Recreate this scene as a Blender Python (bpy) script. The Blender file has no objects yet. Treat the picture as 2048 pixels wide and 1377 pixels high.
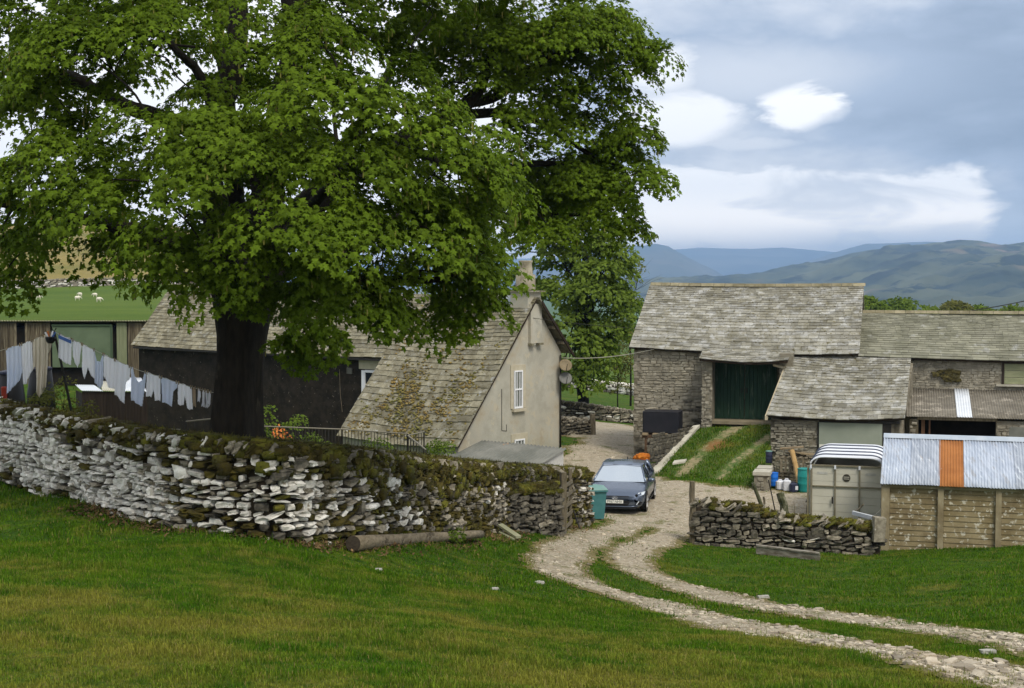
import bpy, math, random
import numpy as np
from mathutils import Vector, Matrix
random.seed(7)
RNG = np.random.default_rng(11)
scene = bpy.context.scene
COL = scene.collection
R = math.radians

# ------------------------------------------------------------------ camera: 52 mm lens, eye at the origin
F, CX, CY, HOR = 2958.0, 1024.0, 688.5, 540.0
PITCH = math.atan((CY - HOR) / F)
cam_d = bpy.data.cameras.new('camera')
cam_d.sensor_width = 36.0
cam_d.lens = 36.0 * F / 2048.0
cam_d.clip_start = 0.2
cam_d.clip_end = 60000.0
cam = bpy.data.objects.new('camera', cam_d)
COL.objects.link(cam)
cam.rotation_euler = (math.pi / 2 - PITCH, 0, 0)
scene.camera = cam
_cp, _sp = math.cos(PITCH), math.sin(PITCH)

def P(px, py, d):
    """point at forward distance d seen from the eye in direction (px, py)"""
    xr, yr = (px - CX) / F, (CY - py) / F
    y = _cp + yr * _sp
    z = -_sp + yr * _cp
    k = d / y
    return Vector((xr * k, d, z * k))

# ------------------------------------------------------------------ object bookkeeping
def tag(o, label=None, cat=None, group=None, kind=None):
    if label: o['label'] = label
    if cat: o['category'] = cat
    if group: o['group'] = group
    if kind: o['kind'] = kind
    return o

def thing(name, label, cat, loc=(0, 0, 0), rz=0.0, group=None):
    o = bpy.data.objects.new(name, None)
    COL.objects.link(o)
    o.empty_display_size = 0.2
    o.location = loc
    o.rotation_euler = (0, 0, rz)
    return tag(o, label, cat, group)

def origin_of(o):
    v = Vector((0, 0, 0))
    while o is not None:
        v += o.location
        o = o.parent
    return v

def dup(root, loc, rz=None, label=None, scale=None):
    r = root.copy(); COL.objects.link(r); r.location = loc
    if rz is not None: r.rotation_euler = (0, 0, rz)
    if scale: r.scale = (scale, scale, scale)
    if label: r['label'] = label
    for ch in list(root.children):
        c = ch.copy(); COL.objects.link(c); c.parent = r
        for g in list(ch.children):
            k = g.copy(); COL.objects.link(k); k.parent = c
    return r

def np_mesh(name, verts, faces, mats, parent=None, mi=None, smooth=False, off=None):
    """verts (N,3); faces: one (M,k) array or a list of such arrays"""
    if not isinstance(faces, (list, tuple)): faces = [faces]
    verts = np.asarray(verts, dtype=np.float32)
    if parent is not None and off is None:
        off = origin_of(parent)
    if off is not None:
        verts = verts - np.array(off, dtype=np.float32)
    me = bpy.data.meshes.new(name)
    me.vertices.add(len(verts))
    me.vertices.foreach_set('co', verts.ravel())
    loops = np.concatenate([f.ravel() for f in faces]).astype(np.int32)
    tot = np.concatenate([np.full(len(f), f.shape[1]) for f in faces]).astype(np.int32)
    start = np.concatenate([[0], np.cumsum(tot)[:-1]]).astype(np.int32)
    me.loops.add(len(loops))
    me.loops.foreach_set('vertex_index', loops)
    me.polygons.add(len(tot))
    me.polygons.foreach_set('loop_start', start)
    me.polygons.foreach_set('loop_total', tot)
    if mi is not None:
        me.polygons.foreach_set('material_index', np.asarray(mi, dtype=np.int32))
    me.polygons.foreach_set('use_smooth', np.full(len(tot), bool(smooth)))
    me.update(calc_edges=True)
    for m in (mats if isinstance(mats, (list, tuple)) else [mats]):
        me.materials.append(m)
    o = bpy.data.objects.new(name, me)
    COL.objects.link(o)
    if parent is not None: o.parent = parent
    return o

def batch(tv, tf, A, T):
    """copies of a template: tv (n,3), tf (m,k), A (N,3,3) whose rows are the images of x,y,z; T (N,3)"""
    N, n = len(T), len(tv)
    V = np.einsum('ni,Nij->Nnj', tv, A) + T[:, None, :]
    Fc = tf[None] + (np.arange(N) * n)[:, None, None]
    return V.reshape(-1, 3), Fc.reshape(-1, tf.shape[1])

def nrm(v):
    return v / np.maximum(np.linalg.norm(v, axis=-1, keepdims=True), 1e-9)

# rounded stone: a cube of 3x3x3 points pulled to a superellipsoid
_g = [(x, y, z) for x in (-1, 0, 1) for y in (-1, 0, 1) for z in (-1, 0, 1) if (x, y, z) != (0, 0, 0)]
_gi = {p: i for i, p in enumerate(_g)}
_sf = []
for ax in range(3):
    for s in (-1, 1):
        for a in (-1, 0):
            for b in (-1, 0):
                q = []
                for da, db in ((0, 0), (1, 0), (1, 1), (0, 1)):
                    p = [0, 0, 0]; p[ax] = s; p[(ax + 1) % 3] = a + da; p[(ax + 2) % 3] = b + db
                    q.append(_gi[tuple(p)])
                _sf.append(q if s > 0 else q[::-1])
STONE_F = np.array(_sf)
_sv = np.array(_g, dtype=float)
STONE_V = _sv / ((np.abs(_sv) ** 7.0).sum(1) ** (1 / 7.0))[:, None]

def stones_np(C, A, jit=0.12):
    N = len(C)
    tv = STONE_V[None] * (1 + RNG.normal(0, jit, (N, 26, 3)))
    V = np.einsum('Nni,Nij->Nnj', tv, A) + C[:, None, :]
    Fc = STONE_F[None] + (np.arange(N) * 26)[:, None, None]
    return V.reshape(-1, 3), Fc.reshape(-1, 4)

class MB:
    """mesh builder: everything added ends in ONE mesh object"""
    def __init__(self):
        self.v, self.f, self.m, self.n = [], [], [], 0
    def add(self, verts, faces, mi=0):
        verts = np.asarray([tuple(p) for p in verts] if not isinstance(verts, np.ndarray) else verts, dtype=float)
        self.v.append(verts)
        for f in faces:
            self.f.append(tuple(int(i) + self.n for i in f)); self.m.append(mi)
        self.n += len(verts)
        return self
    def hexa(self, p, mi=0):
        """8 points: bottom 0-3 and top 4-7, both counter-clockwise seen from above"""
        return self.add(p, [(3, 2, 1, 0), (4, 5, 6, 7), (0, 1, 5, 4), (1, 2, 6, 5), (2, 3, 7, 6), (3, 0, 4, 7)], mi)
    def obox(self, o, u, v, w, mi=0):
        o, u, v, w = Vector(o), Vector(u), Vector(v), Vector(w)
        return self.hexa([o, o + u, o + u + v, o + v, o + w, o + u + w, o + u + v + w, o + v + w], mi)
    def box(self, c, s, mi=0, rot=None):
        c = Vector(c); M = rot if rot is not None else Matrix.Identity(3)
        u, v, w = (M @ Vector((s[0], 0, 0)), M @ Vector((0, s[1], 0)), M @ Vector((0, 0, s[2])))
        return self.obox(c - (u + v + w) / 2, u, v, w, mi)
    def tube(self, pts, rad, n=8, mi=0, cap=True):
        pts = [Vector(p) for p in pts]
        if not isinstance(rad, (list, tuple)): rad = [rad] * len(pts)
        V, Fc = [], []
        up = Vector((0, 0, 1))
        for i, p in enumerate(pts):
            t = (pts[min(i + 1, len(pts) - 1)] - pts[max(i - 1, 0)]).normalized()
            if i == 0:
                a = t.cross(up if abs(t.z) < 0.95 else Vector((1, 0, 0))).normalized()
            else:
                a = (a - t * a.dot(t)).normalized()
            b = t.cross(a)
            for k in range(n):
                w = 2 * math.pi * k / n
                V.append(p + (a * math.cos(w) + b * math.sin(w)) * rad[i])
        for i in range(len(pts) - 1):
            for k in range(n):
                k2 = (k + 1) % n
                Fc.append((i * n + k, i * n + k2, (i + 1) * n + k2, (i + 1) * n + k))
        if cap:
            Fc.append(tuple(range(n - 1, -1, -1)))
            Fc.append(tuple((len(pts) - 1) * n + k for k in range(n)))
        return self.add(V, Fc, mi)
    def lathe(self, prof, c=(0, 0, 0), n=16, M=None, mi=0, cap=True):
        M = M if M is not None else Matrix.Identity(3); c = Vector(c)
        V, Fc = [], []
        for r, z in prof:
            for k in range(n):
                w = 2 * math.pi * k / n
                V.append(c + M @ Vector((r * math.cos(w), r * math.sin(w), z)))
        for i in range(len(prof) - 1):
            for k in range(n):
                k2 = (k + 1) % n
                Fc.append((i * n + k, i * n + k2, (i + 1) * n + k2, (i + 1) * n + k))
        if cap:
            Fc.append(tuple(range(n - 1, -1, -1)))
            Fc.append(tuple((len(prof) - 1) * n + k for k in range(n)))
        return self.add(V, Fc, mi)
    def prism(self, poly, ext, mi=0):
        """polygon of 3-D points pushed along the vector ext"""
        poly = [Vector(p) for p in poly]; ext = Vector(ext); n = len(poly)
        V = poly + [p + ext for p in poly]
        Fc = [tuple(range(n - 1, -1, -1)), tuple(range(n, 2 * n))]
        for i in range(n):
            j = (i + 1) % n
            Fc.append((i, j, n + j, n + i))
        return self.add(V, Fc, mi)
    def corr(self, o, u, v, pitch=0.076, amp=0.011, mi=0, ns=4, th=0.006, wob=0.0):
        """corrugated sheet: waves across u, running along v"""
        o, u, v = Vector(o), Vector(u), Vector(v)
        nn = u.cross(v).normalized()
        if nn.z < 0: nn = -nn
        k = max(8, int(u.length / pitch * 6)); V = []
        for layer in (0, 1):
            for j in range(ns + 1):
                for i in range(k + 1):
                    h = amp * math.sin(2 * math.pi * u.length / pitch * i / k) - layer * th
                    h += wob * math.sin(3.1 * i / k + 2.3 * j / ns)
                    V.append(o + u * (i / k) + v * (j / ns) + nn * h)
        m = (k + 1) * (ns + 1); Fc = []
        for j in range(ns):
            for i in range(k):
                a = j * (k + 1) + i
                Fc.append((a, a + 1, a + k + 2, a + k + 1))
                Fc.append((m + a, m + a + k + 1, m + a + k + 2, m + a + 1))
        for i in range(k):
            Fc.append((i, m + i, m + i + 1, i + 1))
            a = ns * (k + 1) + i
            Fc.append((a, a + 1, m + a + 1, m + a))
        return self.add(V, Fc, mi)
    def slates(self, el, er, rl, rr, hs, w0, th=0.025, mi=0, sag=0.0, jit=1.0, pick=None, deck=None):
        """courses of slates on the quad eaves-left, eaves-right, ridge-left, ridge-right; hs = course heights at eaves, ridge"""
        el, er, rl, rr = (np.array(p, dtype=float) for p in (el, er, rl, rr))
        L = (np.linalg.norm(rl - el) + np.linalg.norm(rr - er)) / 2
        n = np.cross(er - el, rl - el); n /= np.linalg.norm(n)
        if n[2] < 0: n = -n
        def at(s, t):
            p = (el + (er - el) * s) * (1 - t) + (rl + (rr - rl) * s) * t
            return p + np.array((0, 0, -1.0)) * sag * (math.sin(math.pi * s) * (1 - 0.3 * t)) + n * 0.012 * math.sin(7 * s + 9 * t)
        if deck is not None:
            k = 12; V = []
            for dz in (-0.02, -0.09):
                for tt in (0.012, 0.5, 1.0):
                    for i in range(k + 1):
                        V.append(at(0.004 + 0.992 * i / k, tt) + n * dz)
            Fd = []; h3 = 3 * (k + 1)
            for j in range(2):
                for i in range(k):
                    a = j * (k + 1) + i
                    Fd.append((a, a + 1, a + k + 2, a + k + 1)); Fd.append((h3 + a, h3 + a + k + 1, h3 + a + k + 2, h3 + a + 1))
            for i in range(k):
                Fd.append((i, h3 + i, h3 + i + 1, i + 1)); a = 2 * (k + 1) + i; Fd.append((a, a + 1, h3 + a + 1, h3 + a))
            for j in range(2):
                a = j * (k + 1); Fd.append((a, a + k + 1, h3 + a + k + 1, h3 + a)); a += k; Fd.append((a, h3 + a, h3 + a + k + 1, a + k + 1))
            self.add(np.array(V), Fd, deck)
        t = 0.0
        while t < 0.995:
            h = hs[0] + (hs[1] - hs[0]) * t
            ht = h / L
            t1 = min(t + ht * 1.35, 1.0)
            wl = np.linalg.norm((er - el) * (1 - t) + (rr - rl) * t)
            x = -random.random() * w0 * 0.8
            while x < wl:
                w = w0 * (1 - 0.45 * t) * random.uniform(0.6, 1.4)
                s0, s1 = max(0, x / wl), min(1, (x + w - 0.008) / wl)
                x += w
                if s1 - s0 < 0.02 / wl: continue
                dt = random.uniform(-0.06, 0.06) * ht * jit
                ta = max(t + dt, -0.01)
                lift = th * random.uniform(1.2, 1.9)
                a, b, c, d = at(s0, ta), at(s1, ta), at(s1, t1), at(s0, t1)
                up = n * lift
                tl, tr = random.uniform(-.3, .3) * th * jit, random.uniform(-.3, .3) * th * jit
                V = [a + up * 0.35, b + up * 0.35, c - n * 0.01, d - n * 0.01, a + up + n * tl + n * th * .3, b + up + n * tr + n * th * .3, c + n * 0.012, d + n * 0.012]
                self.add(np.array(V), [(4, 5, 6, 7), (0, 1, 5, 4), (1, 2, 6, 5), (3, 0, 4, 7)], mi if pick is None else pick(s0, t))
            t += ht
        return self
    def rubble(self, o, u, L, n, H, w=(0.16, 0.5), h=(0.07, 0.17), out=0.03, mi=0, holes=(), mpick=None, zfun=None, gap=0.92):
        """flat rubble stones on an upright face: o bottom corner, u unit along, n outward normal; H height (number or function of s)"""
        o, u, n = (np.array(q, dtype=float) for q in (o, u, n))
        Hf = H if callable(H) else (lambda s: H)
        Bf = zfun if zfun else (lambda s: 0.0)
        C, A, M = [], [], []
        z, zmax = 0.0, max(Hf(s) for s in np.linspace(0, L, 24))
        while z < zmax:
            hh = random.uniform(*h); s = -random.random() * 0.2
            while s < L:
                ww = random.uniform(*w) * random.choice((0.7, 1, 1, 1.25)); sc = s + ww / 2; s += ww
                hz = hh * random.uniform(0.75, 1.15)
                zc = z + hh / 2 + 0.02 * math.sin(s * 1.7 + z * 3)
                if sc < 0.05 or sc > L - 0.03: continue
                if zc > Hf(sc) - hz * .45: continue
                if any(a - ww * .4 < sc < b + ww * .4 and c - .05 < zc < d + .05 for a, b, c, d in holes): continue
                C.append(o + u * sc + np.array((0, 0, Bf(sc) + zc)) - n * 0.02)
                tl = random.gauss(0, 0.06)
                uu = u * math.cos(tl) + np.array((0, 0, 1.0)) * math.sin(tl)
                vv = -u * math.sin(tl) + np.array((0, 0, 1.0)) * math.cos(tl)
                dep = out * random.uniform(0.8, 2.2) + 0.02
                A.append([uu * min(ww, 2 * sc, 2 * (L - sc)) / 2 * gap, vv * hz / 2 * gap, n * dep])
                M.append(mi if mpick is None else mpick(sc, zc))
            z += hh
        if C:
            V, Fc = stones_np(np.array(C), np.array(A), 0.09)
            self.v.append(V)
            Fc = Fc + self.n
            self.f.extend(map(tuple, Fc.tolist())); self.m.extend(np.repeat(M, 24).tolist())
            self.n += len(V)
        return self
    def np(self, V, Fc, mi=0):
        self.v.append(np.asarray(V, dtype=float))
        self.f.extend(map(tuple, (Fc + self.n).tolist()))
        self.m.extend([mi] * len(Fc) if np.isscalar(mi) else list(mi))
        self.n += len(V)
        return self
    def build(self, name, mats, parent=None, smooth=False, local=False):
        V = np.concatenate(self.v)
        if parent is not None and not local:
            V = V - np.array(origin_of(parent))
        me = bpy.data.meshes.new(name)
        me.from_pydata(V.tolist(), [], self.f)
        mats = mats if isinstance(mats, (list, tuple)) else [mats]
        for m in mats: me.materials.append(m)
        if len(mats) > 1: me.polygons.foreach_set('material_index', self.m)
        if smooth: me.polygons.foreach_set('use_smooth', [True] * len(me.polygons))
        me.update()
        o = bpy.data.objects.new(name, me)
        COL.objects.link(o)
        if parent is not None: o.parent = parent
        return o

# ------------------------------------------------------------------ materials
def nd(nt, t, **kw):
    n = nt.nodes.new(t)
    for k, v in kw.items():
        if k.startswith('_'): setattr(n, k[1:], v)
    for k, v in kw.items():
        if not k.startswith('_'):
            s = n.inputs[int(k[1:])] if k[0] == 'i' and k[1:].isdigit() else n.inputs[k]
            if isinstance(v, bpy.types.NodeSocket): nt.links.new(v, s)
            else: s.default_value = v
    return n
def mth(nt, op, a, b=None, c=None, clamp=False):
    kw = {'i0': a}
    if b is not None: kw['i1'] = b
    if c is not None: kw['i2'] = c
    n = nd(nt, 'ShaderNodeMath', _operation=op, **kw); n.use_clamp = clamp
    return n.outputs[0]
def mix(nt, f, a, b, mode='MIX'):
    n = nd(nt, 'ShaderNodeMix', _data_type='RGBA', _blend_type=mode)
    for s, v in ((n.inputs[0], f), (n.inputs[6], a), (n.inputs[7], b)):
        if isinstance(v, bpy.types.NodeSocket): nt.links.new(v, s)
        else: s.default_value = v if not isinstance(v, tuple) or len(v) == 4 else (*v, 1)
    return n.outputs[2]
def ramp(nt, v, lo, hi, smooth=True):
    n = nd(nt, 'ShaderNodeMapRange', Value=v)
    n.interpolation_type = 'SMOOTHSTEP' if smooth else 'LINEAR'
    n.inputs['From Min'].default_value = lo; n.inputs['From Max'].default_value = hi
    return n.outputs[0]
def noise(nt, vec, sc, det=4.0, rough=0.6, dist=0.0):
    return nd(nt, 'ShaderNodeTexNoise', Vector=vec, Scale=sc, Detail=det, Roughness=rough, Distortion=dist).outputs['Fac']

def new_mat(name):
    m = bpy.data.materials.new(name); m.use_nodes = True
    nt = m.node_tree; nt.nodes.clear()
    out = nt.nodes.new('ShaderNodeOutputMaterial')
    return m, nt, out

MATS = {}
def mat(name, c1, c2=None, sc=3.0, rough=0.85, bump=0.0, bsc=25.0, isl=0.0, c3=None, sc3=1.5, t3=0.58, w3=0.05,
        c4=None, sc4=30.0, t4=0.62, metal=0.0, st=(1, 1, 1), spec=0.25, trans=0.0, det=5.0, obj=False):
    m, nt, out = new_mat(name)
    if obj: vec = nd(nt, 'ShaderNodeTexCoord').outputs['Object']
    else: vec = nd(nt, 'ShaderNodeNewGeometry').outputs['Position']
    geo = nd(nt, 'ShaderNodeNewGeometry')
    v = nd(nt, 'ShaderNodeVectorMath', _operation='MULTIPLY', i0=vec, i1=st).outputs[0]
    col = (*c1, 1)
    if c2 is not None:
        col = mix(nt, ramp(nt, noise(nt, v, sc, det), 0.32, 0.68), (*c1, 1), (*c2, 1))
    if c3 is not None:
        col = mix(nt, ramp(nt, noise(nt, v, sc3, 6, 0.65), t3 - w3, t3 + w3), col, (*c3, 1))
    if c4 is not None:
        col = mix(nt, ramp(nt, noise(nt, v, sc4, 3, 0.6), t4 - 0.04, t4 + 0.04), col, (*c4, 1))
    if isl:
        r = nd(nt, 'ShaderNodeMapRange', Value=geo.outputs['Random Per Island'])
        r.inputs['To Min'].default_value = 1 - isl; r.inputs['To Max'].default_value = 1 + isl
        col = nd(nt, 'ShaderNodeHueSaturation', Value=r.outputs[0], Color=col).outputs[0]
    b = nd(nt, 'ShaderNodeBsdfPrincipled', Roughness=rough, Metallic=metal)
    b.inputs['Specular IOR Level'].default_value = spec
    if isinstance(col, tuple): b.inputs['Base Color'].default_value = col
    else: nt.links.new(col, b.inputs['Base Color'])
    if bump:
        h = noise(nt, v, bsc, 6, 0.65)
        bn = nd(nt, 'ShaderNodeBump', Strength=bump, Distance=0.03, Height=h)
        nt.links.new(bn.outputs[0], b.inputs['Normal'])
    sh = b.outputs[0]
    if trans:
        tr = nd(nt, 'ShaderNodeBsdfTranslucent')
        if isinstance(col, tuple): tr.inputs[0].default_value = col
        else: nt.links.new(col, tr.inputs[0])
        sh = nd(nt, 'ShaderNodeMixShader', i0=trans, i1=sh, i2=tr.outputs[0]).outputs[0]
    nt.links.new(sh, out.inputs[0])
    MATS[name] = m
    return m
# ------------------------------------------------------------------ ground heights
_ctrl = [(0, 1377, 10.5), (1024, 1377, 11.5), (2048, 1377, 13.5), (600, 1250, 15), (0, 1250, 14), (300, 1150, 18.5),
    (20, 962, 28), (300, 1045, 24), (500, 1077, 22.5), (700, 1085, 24.3), (850, 1072, 29), (1000, 1056, 35), (1115, 1056, 37.5),
    (1180, 1046, 42), (1024, 1250, 17.5), (1100, 1150, 28.5), (1200, 1100, 35), (1300, 1200, 26), (1700, 1200, 27), (2040, 1200, 25),
    (2040, 1300, 17.5), (1500, 1250, 21), (1380, 1087, 40), (1580, 1100, 39.6), (1760, 1107, 39.5), (2048, 1094, 38.6),
    (1240, 1024, 44.8), (1330, 962, 52), (1125, 894, 60), (1200, 866, 68), (1265, 858, 73), (1275, 918, 59), (1400, 968, 50),
    (1560, 991, 49.3), (1640, 1000, 48), (1690, 1062, 43), (1900, 1075, 43.5), (1520, 950, 52.5), (1700, 930, 56), (2040, 940, 55),
    (1160, 838, 82), (1270, 846, 84), (1200, 806, 97), (1270, 800, 103), (1230, 770, 125), (1230, 745, 150)]
_pts = [P(*c) for c in _ctrl]
_pts += [Vector(p) for p in [(0, -8, -1.2), (-12, 0, -1.5), (12, 0, -1.9), (0, 0, -1.65), (0, 5, -2.4), (-30, 20, -3.6), (30, 20, -4.6), (30, 40, -7.2), (30, 60, -7.6), (32, 100, -9.5), (22, 80, -8.3), (22, 130, -11.5), (8, 72, -8.0),
    (-4.9, 28, -3.27), (-10.5, 31.5, -3.05), (-8, 33, -4.3), (-9.2, 31.2, -3.6), (-6.8, 30, -3.8), (-9.5, 36, -4.8), (-16.5, 40, -3.9), (-11, 39, -4.9), (-30, 40, -4.0), (-16.5, 50, -4.6), (-13, 52, -6.8), (-10.5, 50, -6.8), (-22, 62, -5.4), (-15, 60, -8.0), (-17, 68, -7.9), (-24, 55, -4.7), (-3, 46, -7.0), (-2, 52, -7.5), (-8, 56, -7.5), (-13, 66, -8.3), (-22, 74, -6.0),
    (-25, 80, -6.3), (-35, 80, -6.0), (-28, 100, -5.4), (-10, 90, -7.2), (-30, 130, -4.9), (-8, 130, -7.4), (0, 100, -8.4)]]
_cx = np.array([[p[0] / 10, p[1] / 12] for p in _pts]); _cz = np.array([p[2] for p in _pts])
def _U(r2): return r2 * np.log(r2 + 1e-12) * 0.5
_n = len(_cx)
_d2 = ((_cx[:, None] - _cx[None]) ** 2).sum(-1)
_K = np.zeros((_n + 3, _n + 3))
_K[:_n, :_n] = _U(_d2) + np.eye(_n) * 0.012
_K[:_n, _n] = 1; _K[:_n, _n + 1:] = _cx
_K[_n, :_n] = 1; _K[_n + 1:, :_n] = _cx.T
_w = np.linalg.solve(_K, np.concatenate([_cz, np.zeros(3)]))
def sstep(x, a, b):
    t = np.clip((x - a) / (b - a), 0, 1); return t * t * (3 - 2 * t)
def gz(X, Y):
    """ground height, arrays or numbers"""
    X = np.asarray(X, dtype=float); Y = np.asarray(Y, dtype=float)
    sh = X.shape
    x = np.clip(X.ravel(), -36, 34) / 10; y = np.clip(Y.ravel(), -10, 140) / 12
    near = np.empty(len(x))
    for i in range(0, len(x), 20000):
        q = np.stack([x[i:i + 20000], y[i:i + 20000]], 1)
        r2 = ((q[:, None] - _cx[None]) ** 2).sum(-1)
        near[i:i + 20000] = _U(r2) @ _w[:_n] + _w[_n] + q @ _w[_n + 1:]
    near = near.reshape(sh)
    a = X / np.maximum(Y, 5)
    left = np.interp(Y, [100, 130, 280, 335, 420, 620, 800, 1400, 12000], [-5.5, -5.0, -5.2, -3.6, 4.5, 19, 22, -10, -160])
    right = np.interp(Y, [100, 130, 300, 700, 2000, 12000], [-9.4, -10.8, -20, -40, -75, -160])
    k = sstep(a, -0.24, -0.06)
    far = left * (1 - k) + right * k
    t = sstep(Y, 100, 150)
    und = 0.035 * np.sin(X * 1.3 + 0.6 * Y) * np.sin(Y * 0.9 - 0.3 * X) * sstep(Y, 3, 8) * (1 - sstep(Y, 40, 60))
    return near * (1 - t) + far * t + und
def gz1(x, y): return float(gz(np.array([x]), np.array([y]))[0])
def ghit(px, py, d0=6.0, d1=400.0):
    """the ground point seen in direction (px, py)"""
    D = np.concatenate([np.arange(d0, 110, 0.1), np.arange(110, d1, 2.0)])
    q = P(px, py, 1.0)
    h = q.z * D - gz(q.x * D, D)
    i = np.argmax(h < 0)
    d = D[i] if h[i] < 0 else D[-1]
    if i > 0:
        d = D[i - 1] + (D[i] - D[i - 1]) * h[i - 1] / (h[i - 1] - h[i])
    return Vector((q.x * d, d, gz1(q.x * d, d)))
def gpt(px, d, dz=0.0):
    X = (px - CX) / F * d
    return Vector((X, d, gz1(X, d) + dz))

# ------------------------------------------------------------------ materials of the setting
def sub2(nt, a): return mth(nt, 'SUBTRACT', a, 0.42)
def grass_nodes(nt, pos, tint=1.0):
    """colour of the turf by place: lush, middling and dry yellow patches"""
    a = noise(nt, pos, 0.5, 6, 0.65)
    b = noise(nt, pos, 2.6, 6, 0.7)
    y = nd(nt, 'ShaderNodeSeparateXYZ', Vector=pos).outputs[1]
    dry = mth(nt, 'ADD', mth(nt, 'MULTIPLY', sub2(nt, ramp(nt, y, 22.0, 14.0)), .72), mth(nt, 'MULTIPLY', mth(nt, 'SUBTRACT', a, 0.46), 4.6))
    dry = mth(nt, 'ADD', dry, mth(nt, 'MULTIPLY', mth(nt, 'SUBTRACT', b, 0.5), 2.8), clamp=True)
    t = tint
    c = mix(nt, ramp(nt, b, 0.35, 0.65), (0.034 * t, 0.088 * t, 0.004 * t), (0.074 * t, 0.142 * t, 0.006 * t))
    c = mix(nt, mth(nt, 'MULTIPLY', dry, 0.72), c, (0.190 * t, 0.170 * t, 0.030 * t))
    far = ramp(nt, y, 60, 200)
    c = mix(nt, far, c, mix(nt, ramp(nt, noise(nt, pos, .06, 6, .7), .3, .7), (0.085 * t, 0.155 * t, 0.012 * t), (0.13 * t, 0.195 * t, 0.02 * t)))
    xx_ = nd(nt, 'ShaderNodeSeparateXYZ', Vector=pos).outputs[0]
    hill = mth(nt, 'MULTIPLY', ramp(nt, y, 334, 350), ramp(nt, xx_, -8, -40))
    c = mix(nt, hill, c, mix(nt, ramp(nt, noise(nt, pos, 0.03, 5), .35, .65), (0.26, 0.20, 0.07), (0.16, 0.15, 0.04)))
    return c
m, nt, out = new_mat('turf')
pos = nd(nt, 'ShaderNodeNewGeometry').outputs['Position']
c = grass_nodes(nt, pos, 0.7)
fine = noise(nt, nd(nt, 'ShaderNodeVectorMath', _operation='MULTIPLY', i0=pos, i1=(1.6, .8, 1)).outputs[0], 9, 5, .7)
c = mix(nt, 1.0, c, mix(nt, ramp(nt, fine, .3, .7), (0.55, 0.55, 0.5), (1.35, 1.35, 1.3)), 'MULTIPLY')
b = nd(nt, 'ShaderNodeBsdfPrincipled', Roughness=0.95); b.inputs['Specular IOR Level'].default_value = 0.1
nt.links.new(c, b.inputs['Base Color'])
bn = nd(nt, 'ShaderNodeBump', Strength=0.5, Distance=0.05, Height=noise(nt, pos, 14, 6, .7))
nt.links.new(bn.outputs[0], b.inputs['Normal']); nt.links.new(b.outputs[0], out.inputs[0])
M_TURF = m

m, nt, out = new_mat('grass_blades')
geo = nd(nt, 'ShaderNodeNewGeometry')
c = grass_nodes(nt, geo.outputs['Position'], 1.25)
r = nd(nt, 'ShaderNodeMapRange', Value=geo.outputs['Random Per Island']); r.inputs['To Min'].default_value = .55; r.inputs['To Max'].default_value = 1.5
c = nd(nt, 'ShaderNodeHueSaturation', Value=r.outputs[0], Color=c).outputs[0]
dead = mth(nt, 'GREATER_THAN', nd(nt, 'ShaderNodeTexWhiteNoise', _noise_dimensions='1D', W=geo.outputs['Random Per Island']).outputs[0], 0.93)
c = mix(nt, mth(nt, 'MULTIPLY', dead, .8), c, (0.27, 0.22, 0.08))
b = nd(nt, 'ShaderNodeBsdfPrincipled', Roughness=0.7); b.inputs['Specular IOR Level'].default_value = 0.06
nt.links.new(c, b.inputs['Base Color'])
tr = nd(nt, 'ShaderNodeBsdfTranslucent'); nt.links.new(c, tr.inputs[0])
mx = nd(nt, 'ShaderNodeMixShader', i0=.3, i1=b.outputs[0], i2=tr.outputs[0]); nt.links.new(mx.outputs[0], out.inputs[0])
M_BLADE = m

M_GRAVEL = mat('gravel', (0.225, 0.185, 0.125), (0.39, 0.335, 0.25), sc=7, rough=.95, bump=.9, bsc=16, c3=(0.12, 0.115, 0.035), sc3=1.1, t3=.60, w3=.08, c4=(0.47, 0.45, 0.40), sc4=22, t4=.60, det=8)
M_PEBBLE = mat('pebbles', (0.27, 0.22, 0.155), (0.48, 0.43, 0.345), sc=2, isl=.45, bump=.4, bsc=40)

# ------------------------------------------------------------------ ground: one sheet from behind the camera to the valley floor
ys = np.concatenate([np.arange(-30, 6, 2.0), np.arange(6, 90, 0.4), 90 * np.exp(np.linspace(0, math.log(26000 / 90), 130))])
t = np.linspace(-1, 1, 261)
av = 0.40 * t + 0.6 * t ** 5
X = av[None, :] * (ys[:, None] + 38); Y = np.repeat(ys[:, None], len(av), 1)
Z = gz(X, Y)
nr, nc = X.shape
idx = np.arange(nr * nc).reshape(nr, nc)
Fq = np.stack([idx[:-1, :-1], idx[:-1, 1:], idx[1:, 1:], idx[1:, :-1]], -1).reshape(-1, 4)
ground = np_mesh('ground', np.stack([X, Y, Z], -1).reshape(-1, 3), Fq, M_TURF, smooth=True)
tag(ground, 'green turf slope and fields around the farmstead', 'ground', kind='structure')

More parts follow.
